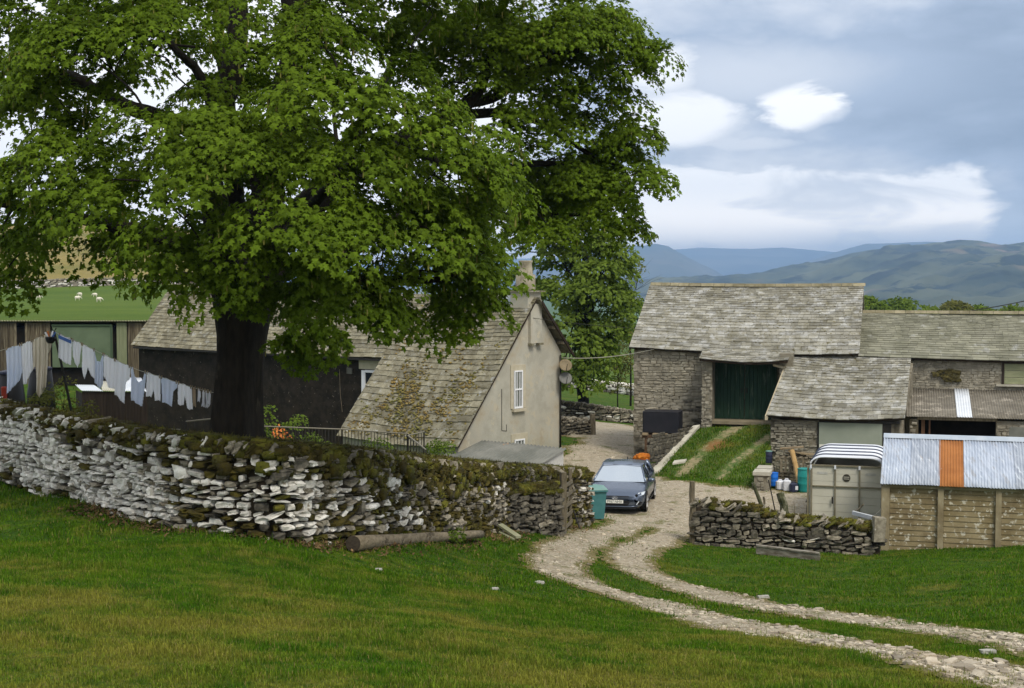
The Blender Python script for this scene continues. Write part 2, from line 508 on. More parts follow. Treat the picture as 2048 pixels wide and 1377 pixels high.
# ------------------------------------------------------------------ gravel: two wheel ruts, the yard and the lane behind the house
def gl(pts): return np.array([[*ghit(*p).xy] for p in pts])
rutA = gl([(1400, 1000), (1330, 1012), (1270, 1042), (1195, 1070), (1135, 1098), (1110, 1124), (1126, 1150), (1180, 1175), (1307, 1208), (1460, 1250), (1590, 1276), (1716, 1298), (1850, 1322), (1972, 1346), (2100, 1378), (2300, 1440)])
rutB = gl([(1400, 1000), (1378, 1040), (1335, 1072), (1285, 1094), (1255, 1112), (1262, 1130), (1307, 1156), (1384, 1181), (1460, 1203), (1588, 1223), (1716, 1242), (1850, 1260), (1972, 1278), (2100, 1300), (2300, 1330)])
yard = gl([(1085, 935), (1140, 905), (1190, 872), (1215, 864), (1235, 862), (1262, 868), (1283, 880), (1296, 935), (1330, 962), (1420, 972), (1500, 978), (1580, 988), (1660, 990), (1800, 960), (2100, 955), (2100, 1015), (1720, 1052), (1420, 1068), (1385, 1072), (1330, 1062), (1290, 1052), (1215, 1040), (1150, 1045)])
lane = np.array([[*p] for p in [(4.1, 66), (4.7, 69), (5.2, 73), (4.2, 77.5), (1.5, 80), (-4, 80.5), (-12, 79)]])
def seg_dist(Q, poly):
    d = np.full(len(Q), 1e9)
    for a, b in zip(poly[:-1], poly[1:]):
        ab = b - a; tt = np.clip(((Q - a) @ ab) / (ab @ ab), 0, 1)
        d = np.minimum(d, np.linalg.norm(Q - (a + tt[:, None] * ab), axis=1))
    return d
def inside(Q, poly):
    r = np.zeros(len(Q), bool); n = len(poly)
    for i in range(n):
        a, b = poly[i], poly[(i + 1) % n]
        c = (a[1] > Q[:, 1]) != (b[1] > Q[:, 1])
        xx = (b[0] - a[0]) * (Q[:, 1] - a[1]) / (b[1] - a[1] + 1e-12) + a[0]
        r ^= c & (Q[:, 0] < xx)
    return r
def wob(Q):
    x, y = Q[:, 0], Q[:, 1]
    return 0.10 * np.sin(2.1 * x + 1.3 * y) + 0.08 * np.sin(4.7 * x - 3.1 * y + 1) + 0.07 * np.sin(9.1 * x + 7.7 * y) + 0.06 * np.sin(17 * x - 15 * y + 2)
def track_mask(Q):
    """metres inside the gravel (positive) or outside (negative)"""
    m1 = np.maximum(0.50 - seg_dist(Q, rutA), 0.43 - seg_dist(Q, rutB)) - .55 * wob(Q)
    ed = seg_dist(Q, np.vstack([yard, yard[:1]])); m2 = np.where(inside(Q, yard), ed, -ed)
    m3 = 1.7 - seg_dist(Q, lane)
    return np.maximum(np.maximum(m1, m2), m3) + wob(Q) * np.where(Q[:, 1] > 45, 1.6, 1.0)
def track_part(x0, x1, y0, y1, res):
    xs, yv = np.arange(x0, x1, res), np.arange(y0, y1, res)
    XX, YY = np.meshgrid(xs, yv)
    Q = np.stack([XX.ravel(), YY.ravel()], 1)
    mk = track_mask(Q).reshape(XX.shape)
    ZZ = gz(XX, YY) + 0.022 + np.clip(mk, -0.3, 0.3) * 0.03
    ix = np.arange(XX.size).reshape(XX.shape)
    ok = np.maximum(np.maximum(mk[:-1, :-1], mk[1:, :-1]), np.maximum(mk[:-1, 1:], mk[1:, 1:])) > -0.16
    f = np.stack([ix[:-1, :-1], ix[:-1, 1:], ix[1:, 1:], ix[1:, :-1]], -1)[ok]
    V = np.stack([XX, YY, ZZ], -1).reshape(-1, 3)
    u, inv = np.unique(f.ravel(), return_inverse=True)
    return V[u], inv.reshape(-1, 4)
Va, Fa = track_part(-2, 11, 10, 46, 0.085)
Vb, Fb = track_part(-13, 24, 45.9, 83, 0.2)
tr_ = np_mesh('track', np.vstack([Va, Vb]), np.vstack([Fa, Fb + len(Va)]), M_GRAVEL, smooth=True)
_ea = tr_.data.attributes.new('wear', 'FLOAT', 'POINT')
_vv = np.vstack([Va, Vb]); _ea.data.foreach_set('value', np.clip(track_mask(_vv[:, :2]) / .34 + .38, 0, 1).astype(np.float32))
_nt = M_GRAVEL.node_tree; _bs = next(n for n in _nt.nodes if n.type == 'BSDF_PRINCIPLED'); _old = _bs.inputs['Base Color'].links[0].from_socket
_at = _nt.nodes.new('ShaderNodeAttribute'); _at.attribute_name = 'wear'
_ps = nd(_nt, 'ShaderNodeNewGeometry').outputs['Position']
_wf = mth(_nt, 'ADD', _at.outputs['Fac'], mth(_nt, 'MULTIPLY', mth(_nt, 'SUBTRACT', noise(_nt, _ps, 6, 5, .7), .5), 1.3))
_nt.links.new(mix(_nt, ramp(_nt, _wf, .25, .75), mix(_nt, ramp(_nt, noise(_nt, _ps, 3, 5, .7), .35, .65), (0.115, 0.105, 0.030), (0.20, 0.155, 0.075)), _old), _bs.inputs['Base Color'])
tag(tr_, 'pale gravel farm track with two wheel ruts opening into the yard', 'track', kind='structure')

# loose stones on the track
N = 220000
Q = np.stack([RNG.uniform(-2, 14, N), 11 + 60 * RNG.random(N) ** 1.6], 1)
mk = track_mask(Q)
Q = Q[(mk > -0.22 * RNG.random(N) ** 2 + .10 * RNG.random(N)) & (RNG.random(N) < np.clip(34 / Q[:, 1] - .35, .08, 1))]
N = len(Q)
sz = np.clip(RNG.lognormal(-4.55, 0.6, N), .005, .06) * np.where(Q[:, 1] < 19, 1.25, .9)
ang = RNG.uniform(0, 6.28, N)
A = np.zeros((N, 3, 3)); k1 = sz * RNG.uniform(.8, 1.7, N); k2 = sz * RNG.uniform(.6, 1.1, N)
A[:, 0, 0], A[:, 0, 1] = np.cos(ang) * k1, np.sin(ang) * k1
A[:, 1, 0], A[:, 1, 1] = -np.sin(ang) * k2, np.cos(ang) * k2
A[:, 2, 2] = sz * RNG.uniform(.35, .7, N)
V, Fc = stones_np(np.stack([Q[:, 0], Q[:, 1], gz(Q[:, 0], Q[:, 1]) + .022 + sz * .15], 1), A, .13)
tag(np_mesh('gravel', V, Fc, M_PEBBLE), 'loose pale stones lying in the ruts of the track', 'gravel', kind='stuff')

# ------------------------------------------------------------------ grass: real blades on the near turf
def blades(N, y0, y1, hmin, hmax, wid, amax=.40, pw=1.0):
    y = y0 + (y1 - y0) * RNG.random(N) ** pw
    x = RNG.uniform(-amax, amax, N) * y
    Q = np.stack([x, y], 1)
    keep = (track_mask(Q) < -0.12 + .80 * RNG.random(N) ** 3.0) & GRASS_OK(Q)
    Q = Q[keep]; N = len(Q)
    z = gz(Q[:, 0], Q[:, 1])
    clump = .7 + .5 * np.sin(Q[:, 0] * 2.3 + np.sin(Q[:, 1] * 1.9) * 2) * np.sin(Q[:, 1] * 2.9 + np.sin(Q[:, 0] * 2.7)) + .35 * RNG.random(N)
    tus = np.clip(np.sin(Q[:, 0] * 1.1 + 2.1 * np.sin(Q[:, 1] * .7)) * np.sin(Q[:, 1] * 1.3 + 1.7 * np.sin(Q[:, 0] * .9)) - .35, 0, 1) * 1.3
    foot = np.exp(-(seg_dist(Q, np.array([[p[0], p[1]] for p in MAINP])) / .55) ** 2) * 1.6
    h = RNG.uniform(hmin, hmax, N) * (np.clip(clump, .45, 1.6) + tus + foot) * np.where(RNG.random(N) < .03, 1.9, 1)
    w = wid * RNG.uniform(.7, 1.4, N)
    az = RNG.uniform(0, 6.28, N); lean = RNG.uniform(.1, .75, N)
    dx, dy = np.cos(az), np.sin(az)
    b0 = np.stack([Q[:, 0] - dy * w, Q[:, 1] + dx * w, z - .01], 1)
    b1 = np.stack([Q[:, 0] + dy * w, Q[:, 1] - dx * w, z - .01], 1)
    mid = np.stack([Q[:, 0] + dx * h * lean * .35, Q[:, 1] + dy * h * lean * .35, z + h * .62], 1)
    sd = np.stack([-dy * w * .7, dx * w * .7, 0 * w], 1)
    tip = np.stack([Q[:, 0] + dx * h * lean, Q[:, 1] + dy * h * lean, z + h * (1 - .25 * lean)], 1)
    V = np.stack([b0, b1, mid - sd, mid + sd, tip], 1).reshape(-1, 3)
    k = (np.arange(N) * 5)[:, None]
    return V, np.array([[0, 1, 2, 3]]) + k, np.array([[3, 2, 4]]) + k
GRASS_OK = lambda Q: np.ones(len(Q), bool)      # narrowed below by the walls
def make_grass():
    V1, q1, t1 = blades(360000, 10.2, 22, .024, .058, .0034, pw=.85)
    V2, q2, t2 = blades(220000, 21, 44, .026, .062, .007, pw=.9)
    V3, q3, t3 = blades(50000, 43, 62, .06, .12, .014)
    n1, n2 = len(V1), len(V1) + len(V2)
    o = np_mesh('grass', np.vstack([V1, V2, V3]), [np.vstack([q1, q2 + n1, q3 + n2]), np.vstack([t1, t2 + n1, t3 + n2])], M_BLADE)
    tag(o, 'short green and straw coloured grass on the slope', 'grass', kind='stuff')

# ------------------------------------------------------------------ far hills
def fbm(x, y, s=0):
    r = 0; a = 1; f = 1
    for i in range(5):
        r = r + a * np.sin(f * x + 1.7 * i + s + 1.3 * np.sin(f * y * .9 + s)) * np.sin(f * y * 1.1 + 2.1 * i - s + 1.2 * np.sin(f * x * .8))
        a *= .52; f *= 2.03
    return r
def hill(prof, d, front, mats, label, rough, seed, zb=-80.0):
    pxs = np.linspace(prof[0][0], prof[-1][0], 220)
    pys = np.interp(pxs, [p[0] for p in prof], [p[1] for p in prof])
    vs = np.concatenate([np.linspace(0, 1, 60), [1.06, 1.2, 1.5]])
    Xr = (pxs - CX) / F * d; Zr = (HOR - pys) / F * d
    U, Vv = np.meshgrid(np.arange(220), vs)
    Yv = d * (1 - front * (1 - Vv))
    kk = np.where(Vv <= 1, np.clip(Vv, 0, 1) ** .85 * (1.25 - .25 * np.clip(Vv, 0, 1)), 1 - (Vv - 1) * 1.6)
    Zv = zb + (Zr[U] - zb) * kk
    Xv = Xr[U] * (Yv / d) ** .5
    damp = np.clip(Vv * 3, 0, 1) * np.clip(np.abs(1 - Vv) * 6 + .25, 0, 1)
    Zv = Zv + fbm(Xv / d * 26 * rough[1], Yv / d * 26 * rough[1], seed) * rough[0] * damp
    ii = np.arange(U.size).reshape(U.shape)
    f = np.stack([ii[:-1, :-1], ii[:-1, 1:], ii[1:, 1:], ii[1:, :-1]], -1).reshape(-1, 4)
    o = np_mesh('hills', np.stack([Xv, Yv, Zv], -1).reshape(-1, 3), f, mats, smooth=True)
    return tag(o, label, 'hill', kind='structure')
M_HILL1 = mat('fell_near', (0.010, 0.024, 0.012), (0.105, 0.115, 0.055), sc=.0022, rough=1, c3=(0.008, 0.018, 0.010), sc3=.0060, t3=.54, w3=.03, c4=(0.19, 0.135, 0.09), sc4=.0014, t4=.58, bump=1.0, bsc=.013, det=8)
M_HILL2 = mat('fell_far', (0.035, 0.055, 0.035), (0.14, 0.13, 0.085), sc=.0008, rough=1, c3=(0.04, 0.05, 0.035), sc3=.0013, t3=.55, w3=.08, det=8)
hill([(1150, 575), (1300, 560), (1420, 552), (1500, 548), (1560, 540), (1600, 527), (1650, 521), (1700, 508), (1760, 498), (1820, 489), (1900, 484), (1960, 487), (1990, 490), (2048, 484), (2200, 478), (2500, 500)],
     6000, .62, M_HILL1, 'broad wooded blue green fell rising on the right of the valley', (20, 2.0), 1.0, -150)
hill([(1000, 560), (1100, 520), (1180, 500), (1240, 494), (1290, 491), (1312, 488), (1335, 492), (1370, 512), (1400, 530), (1440, 552), (1500, 566), (1560, 572)],
     12000, .35, M_HILL2, 'blue rounded fell with a small summit beside the tree', (28, 1.2), 2.0, -300)
hill([(500, 548), (700, 530), (900, 520), (1100, 515), (1300, 505), (1365, 500), (1400, 497), (1500, 499), (1560, 496), (1620, 500), (1680, 506), (1740, 512), (1800, 520), (1900, 545)],
     19000, .3, M_HILL2, 'pale blue long level fell across the middle of the skyline', (32, 1.0), 3.0, -400)
hill([(1560, 540), (1640, 516), (1690, 500), (1730, 489), (1790, 487), (1850, 484), (1950, 490), (2100, 500), (2300, 520)],
     14500, .3, M_HILL2, 'pale fell showing just over the wooded right hand ridge', (23, 1.0), 4.0, -300)

# ------------------------------------------------------------------ the air between here and the fells
m, nt, out = new_mat('haze_air')
pv = nd(nt, 'ShaderNodeVolumePrincipled', Color=(0.40, 0.63, 1.0, 1), Density=0.000105, Anisotropy=0.0)
nt.links.new(pv.outputs[0], out.inputs['Volume'])
hz = MB(); hz.box((1500, 11400, -20), (34000, 23200, 760))
HZ = hz.build('haze', m); tag(HZ, 'blue haze filling the valley air', 'haze', kind='stuff')

# ------------------------------------------------------------------ sky and light
w = bpy.data.worlds.new('World'); scene.world = w; w.use_nodes = True
nt = w.node_tree; nt.nodes.clear()
wo = nt.nodes.new('ShaderNodeOutputWorld')
SUN_EL, SUN_AZ = R(52), R(152)          # azimuth measured clockwise from the view direction: behind the camera, to the right
sky = nd(nt, 'ShaderNodeTexSky', _sky_type='NISHITA'); sky.sun_disc = False
sky.sun_elevation = SUN_EL; sky.sun_rotation = SUN_AZ; sky.altitude = 150; sky.dust_density = 2.0
dirv = nd(nt, 'ShaderNodeTexCoord').outputs['Generated']
sx = nd(nt, 'ShaderNodeSeparateXYZ', Vector=dirv)
az = mth(nt, 'ARCTAN2', sx.outputs[0], sx.outputs[1])
el = mth(nt, 'ARCSINE', sx.outputs[2])
def cvec(kx, ky, oz=0.0):
    return nd(nt, 'ShaderNodeCombineXYZ', X=mth(nt, 'MULTIPLY', az, kx), Y=mth(nt, 'MULTIPLY', el, ky), Z=oz).outputs[0]
n_big = ramp(nt, noise(nt, cvec(4.5, 12, 3.0), 1.0, 6, .58, .3), .28, .72, False)
n_mid = ramp(nt, noise(nt, cvec(15, 40, 1.0), 1.0, 8, .62, .35), .28, .72, False)
n_soft = ramp(nt, noise(nt, cvec(7, 30, 7.0), 1.0, 6, .55, .6), .28, .72, False)
def add(a, b): return mth(nt, 'ADD', a, b)
def mul(a, b): return mth(nt, 'MULTIPLY', a, b)
def sub(a, b): return mth(nt, 'SUBTRACT', a, b)
nm = sub(n_mid, 0.5); nbg = sub(n_big, 0.5); ns_ = sub(n_soft, 0.5)
elw = add(el, add(mul(nm, 0.012), mul(az, 0.020)))
azw = add(az, mul(nm, 0.028))
def blob(a0, e0, ra, re, soft=1.0):
    u = mth(nt, 'DIVIDE', sub(azw, a0), ra); v = mth(nt, 'DIVIDE', sub(add(el, mul(nm, .010)), e0), re)
    return ramp(nt, mth(nt, 'SQRT', add(mul(u, u), mul(v, v))), 1 + soft * .5, max(1 - soft * .5, 0))
band = ramp(nt, elw, 0.080, 0.066)                       # bright strip under the cloud base
band = mul(band, sub(1.0, mul(ramp(nt, azw, .300, .320), .70)))
t = add(add(mul(ramp(nt, el, .06, .20), 0.03), 0.50), mul(nbg, 0.70)); t = add(t, mul(ns_, 0.22)); t = add(t, mul(nm, 0.20))
t = sub(t, mul(mul(ramp(nt, az, .19, .32), ramp(nt, el, .06, .09)), .26))
t = mth(nt, 'MAXIMUM', t, 0.02)
t = mth(nt, 'MAXIMUM', t, mul(blob(0.190, 0.107, 0.030, 0.016, .9), 1.0))
t = mth(nt, 'MAXIMUM', t, add(mul(blob(0.112, 0.100, 0.050, 0.022, 1.0), 0.95), 0))
t = mth(nt, 'MAXIMUM', t, mul(blob(0.150, 0.085, 0.055, 0.007, 1.2), 0.72))
t = mth(nt, 'MAXIMUM', t, mul(blob(0.095, 0.130, 0.034, 0.022, 1.4), 0.90))
t = mth(nt, 'MAXIMUM', t, mul(blob(0.15, 0.128, 0.12, 0.030, 1.8), 0.66))
t = mth(nt, 'MAXIMUM', t, mul(blob(0.225, 0.172, 0.02, 0.03, 1.8), 0.46))
t = mth(nt, 'MAXIMUM', t, mul(ramp(nt, add(azw, mul(nbg, .06)), 0.115, -0.02), 0.97))      # bright thin cloud towards the left
low = mul(ramp(nt, add(el, mul(ns_, .014)), .036, .020), add(mul(ramp(nt, az, .15, .26), .30), .06))
low = add(low, mul(ramp(nt, n_soft, .60, .95), .25))
low = add(low, mul(ramp(nt, nm, .12, .40), .12))
t = mth(nt, 'MAXIMUM', t, sub(band, mul(low, band)))
t = mth(nt, 'MINIMUM', mth(nt, 'MAXIMUM', t, 0.0), 1.0)
cloud = nd(nt, 'ShaderNodeValToRGB', Fac=t)
cr = cloud.color_ramp
cr.elements[0].position = 0.0; cr.elements[0].color = (.24, .305, .41, 1)
cr.elements[1].position = 1.0; cr.elements[1].color = (1.0, 1.0, 1.01, 1)
e = cr.elements.new(.40); e.color = (.37, .445, .57, 1)
e = cr.elements.new(.75); e.color = (.68, .715, .78, 1)
# overcast vault away from the picture: neutral bright cloud
vault = mth(nt, 'MAXIMUM', ramp(nt, el, .24, .50), ramp(nt, mth(nt, 'ABSOLUTE', az), .5, .9))
vc = mix(nt, n_big, (.52, .56, .62), (.82, .82, .82))
base_c = mix(nt, vault, cloud.outputs[0], vc)
ck = mix(nt, 1.0, base_c, (10.0, 10.0, 10.0), 'MULTIPLY')
bright = mix(nt, ramp(nt, el, .060, .0), ck, mix(nt, 1.0, ck, (2.5, 2.2, 1.8), 'MULTIPLY'))
col = mix(nt, 0.95, sky.outputs[0], bright)
bg = nd(nt, 'ShaderNodeBackground', Color=col, Strength=0.1)
nt.links.new(bg.outputs[0], wo.inputs[0])

sd = bpy.data.lights.new('sun', 'SUN'); sd.energy = 2.3; sd.angle = R(22); sd.color = (1.0, .93, .80)
so = bpy.data.objects.new('sun', sd); COL.objects.link(so)
sdir = Vector((math.sin(SUN_AZ) * math.cos(SUN_EL), math.cos(SUN_AZ) * math.cos(SUN_EL), math.sin(SUN_EL)))
so.rotation_euler = (-sdir).to_track_quat('-Z', 'Y').to_euler()

scene.view_settings.view_transform = 'Standard'
scene.view_settings.look = 'None'
scene.view_settings.exposure = 0.38
scene.view_settings.gamma = 1.0
scene.view_settings.use_curve_mapping = False
cy = scene.cycles
cy.max_bounces = 6; cy.diffuse_bounces = 3; cy.glossy_bounces = 3; cy.transmission_bounces = 4; cy.volume_bounces = 0; cy.sample_clamp_indirect = 4.0; cy.transparent_max_bounces = 8
cy.use_denoising = True
try: cy.denoiser = 'OPENIMAGEDENOISE'
except Exception: pass
cy.use_adaptive_sampling = True; cy.adaptive_threshold = 0.01
# ------------------------------------------------------------------ materials of buildings and walls
M_LIME = mat('pale_limestone', (0.53, 0.505, 0.45), (0.80, 0.775, 0.72), sc=9, rough=.95, bump=.6, bsc=35, isl=.24, c3=(0.19, 0.155, 0.10), sc3=7, t3=.63, w3=.05)
M_STONE = mat('brown_wall_stone', (0.155, 0.135, 0.10), (0.31, 0.28, 0.22), sc=8, rough=.95, bump=.6, bsc=30, isl=.35, c3=(0.42, 0.41, 0.37), sc3=9, t3=.64, w3=.04)
M_DARKST = mat('dark_wall_stone', (0.055, 0.05, 0.04), (0.15, 0.135, 0.105), sc=8, rough=.95, bump=.6, bsc=30, isl=.35, c3=(0.34, 0.33, 0.29), sc3=7, t3=.68, w3=.03)
M_CORE = mat('wall_core_earth', (0.030, 0.024, 0.016), (0.06, 0.045, 0.03), sc=6, rough=1)
M_MOSS = mat('moss', (0.060, 0.066, 0.010), (0.155, 0.145, 0.018), sc=5, rough=1, bump=.8, bsc=60, isl=.3, c3=(0.05, 0.042, 0.012), sc3=2.2, t3=.54, w3=.08)
M_MOSSD = mat('dark_moss', (0.034, 0.028, 0.008), (0.088, 0.070, 0.013), sc=5, rough=1, bump=.8, bsc=60, isl=.35, c3=(0.12, 0.115, 0.014), sc3=1.7, t3=.58, w3=.08)
M_SLATE = mat('weathered_slate', (0.135, 0.120, 0.076), (0.25, 0.232, 0.168), sc=3, rough=.8, bump=.4, bsc=40, isl=.26, c3=(0.32, 0.32, 0.295), sc3=4.2, t3=.62, w3=.08, c4=(0.10, 0.082, 0.036), sc4=14, t4=.63)
M_SLATEB = mat('barn_slate', (0.165, 0.155, 0.118), (0.285, 0.275, 0.235), sc=1.2, rough=.75, bump=.4, bsc=40, isl=.26, c3=(0.36, 0.36, 0.345), sc3=2.6, t3=.57, w3=.10, c4=(0.12, 0.105, 0.05), sc4=9, t4=.62)
M_RENDER = mat('old_lime_render', (0.345, 0.33, 0.275), (0.455, 0.44, 0.38), sc=1.6, rough=.95, bump=.25, bsc=18, c3=(0.35, 0.305, 0.225), sc3=.8, t3=.58, w3=.12, c4=(0.44, 0.40, 0.31), sc4=2.3, t4=.62, det=8)
M_BAND = mat('window_surround_render', (0.42, 0.375, 0.28), (0.48, 0.44, 0.34), sc=5, rough=.9, bump=.15)
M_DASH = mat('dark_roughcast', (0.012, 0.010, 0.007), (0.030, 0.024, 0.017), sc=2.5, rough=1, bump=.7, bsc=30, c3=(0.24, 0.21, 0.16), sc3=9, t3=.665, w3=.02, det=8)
M_BARN = mat('barn_rubble', (0.215, 0.195, 0.15), (0.315, 0.29, 0.235), sc=4, rough=.95, bump=.7, bsc=25, isl=.2, c3=(0.33, 0.31, 0.25), sc3=1.6, t3=.62, w3=.05)
M_BARNM = mat('barn_mortar', (0.175, 0.155, 0.115), (0.25, 0.228, 0.18), sc=5, rough=1, bump=.8, bsc=18, c3=(0.10, 0.085, 0.055), sc3=1.2, t3=.58, w3=.08)
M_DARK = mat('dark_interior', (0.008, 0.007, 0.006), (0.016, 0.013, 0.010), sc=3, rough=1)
M_WHITE = mat('white_paint', (0.72, 0.74, 0.78), (0.80, 0.81, 0.84), sc=8, rough=.5)
M_CREAM = mat('cream_render', (0.40, 0.37, 0.26), (0.46, 0.43, 0.32), sc=3, rough=.9, bump=.15)
M_GREEND = mat('green_painted_boards', (0.012, 0.036, 0.022), (0.022, 0.055, 0.034), sc=4, rough=.8, st=(4, 4, .5), bump=.3, c3=(0.085, 0.115, 0.085), sc3=2.6, t3=.61, w3=.04)
M_GREENS = mat('sage_green_sheet', (0.085, 0.12, 0.072), (0.11, 0.15, 0.09), sc=1.2, rough=.7, bump=.1)
M_BOARD = mat('weathered_boards', (0.045, 0.034, 0.022), (0.14, 0.115, 0.078), sc=3, rough=.95, st=(7, 7, .35), bump=.5, isl=.3, c3=(0.20, 0.175, 0.12), sc3=2.0, t3=.62, w3=.05)
M_DBOARD = mat('dark_stained_boards', (0.016, 0.010, 0.007), (0.034, 0.023, 0.015), sc=3, rough=.9, st=(7, 7, .35), bump=.3, isl=.2)
M_GREYDOOR = mat('grey_green_sheet_door', (0.23, 0.26, 0.21), (0.27, 0.30, 0.25), sc=1.0, rough=.7)
M_TIN = mat('galvanised_sheet', (0.32, 0.375, 0.47), (0.46, 0.515, 0.61), sc=1.6, rough=.5, spec=.4, st=(7, .9, .9), c3=(0.32, 0.34, 0.38), sc3=1.3, t3=.60, w3=.05, c4=(0.56, 0.61, 0.68), sc4=2.2, t4=.67)
M_TIN2 = mat('duller_galvanised_sheet', (0.26, 0.30, 0.37), (0.40, 0.44, 0.51), sc=1.6, rough=.55, spec=.4, st=(7, .9, .9), c3=(0.30, 0.24, 0.20), sc3=1.1, t3=.66, w3=.06, c4=(0.56, 0.61, 0.68), sc4=2.2, t4=.64)
M_TINOR = mat('orange_oxide_sheet', (0.30, 0.115, 0.032), (0.37, 0.15, 0.045), sc=2.0, rough=.8, c3=(0.5, 0.50, 0.50), sc3=3.2, t3=.69, w3=.03)
M_TINWH = mat('white_sheet', (0.58, 0.62, 0.68), (0.66, 0.69, 0.73), sc=2, rough=.6, c4=(0.2, 0.2, 0.2), sc4=5, t4=.70)
M_TINBR = mat('rusty_brown_sheet', (0.125, 0.112, 0.09), (0.19, 0.172, 0.14), sc=1.5, rough=.9, c3=(0.31, 0.28, 0.235), sc3=2.5, t3=.60, w3=.06, det=8)
M_TINGR = mat('dull_grey_sheet', (0.115, 0.12, 0.105), (0.19, 0.19, 0.17), sc=1.2, rough=.75, c3=(0.36, 0.20, 0.09), sc3=.9, t3=.69, w3=.04, det=8)
M_GLASS = mat('window_glass', (0.02, 0.025, 0.03), rough=.06, spec=.8)
M_TIMBER = mat('raw_timber', (0.17, 0.125, 0.075), (0.30, 0.235, 0.145), sc=3, rough=.9, st=(1, 1, .2), bump=.3)
M_OLDWOOD = mat('old_grey_wood', (0.10, 0.082, 0.055), (0.21, 0.18, 0.125), sc=6, rough=.95, st=(3, 3, .6), bump=.6, bsc=30)
M_IRON = mat('black_iron', (0.014, 0.013, 0.012), (0.028, 0.025, 0.022), sc=8, rough=.6)
M_CONC = mat('shiplap_concrete', (0.21, 0.165, 0.085), (0.31, 0.255, 0.15), sc=1.4, rough=.95, bump=.5, bsc=30, c3=(0.17, 0.13, 0.07), sc3=1.1, t3=.56, w3=.1, c4=(0.52, 0.49, 0.40), sc4=8.0, t4=.60, det=7)
M_POST = mat('concrete_post', (0.21, 0.165, 0.095), (0.33, 0.28, 0.18), sc=2.5, rough=.95, bump=.4, st=(1, 1, .5), c3=(0.40, 0.36, 0.27), sc3=5, t3=.66, w3=.04)
M_SLAB = mat('pale_slab', (0.36, 0.34, 0.28), (0.48, 0.46, 0.39), sc=2, rough=.9, bump=.3, bsc=20)

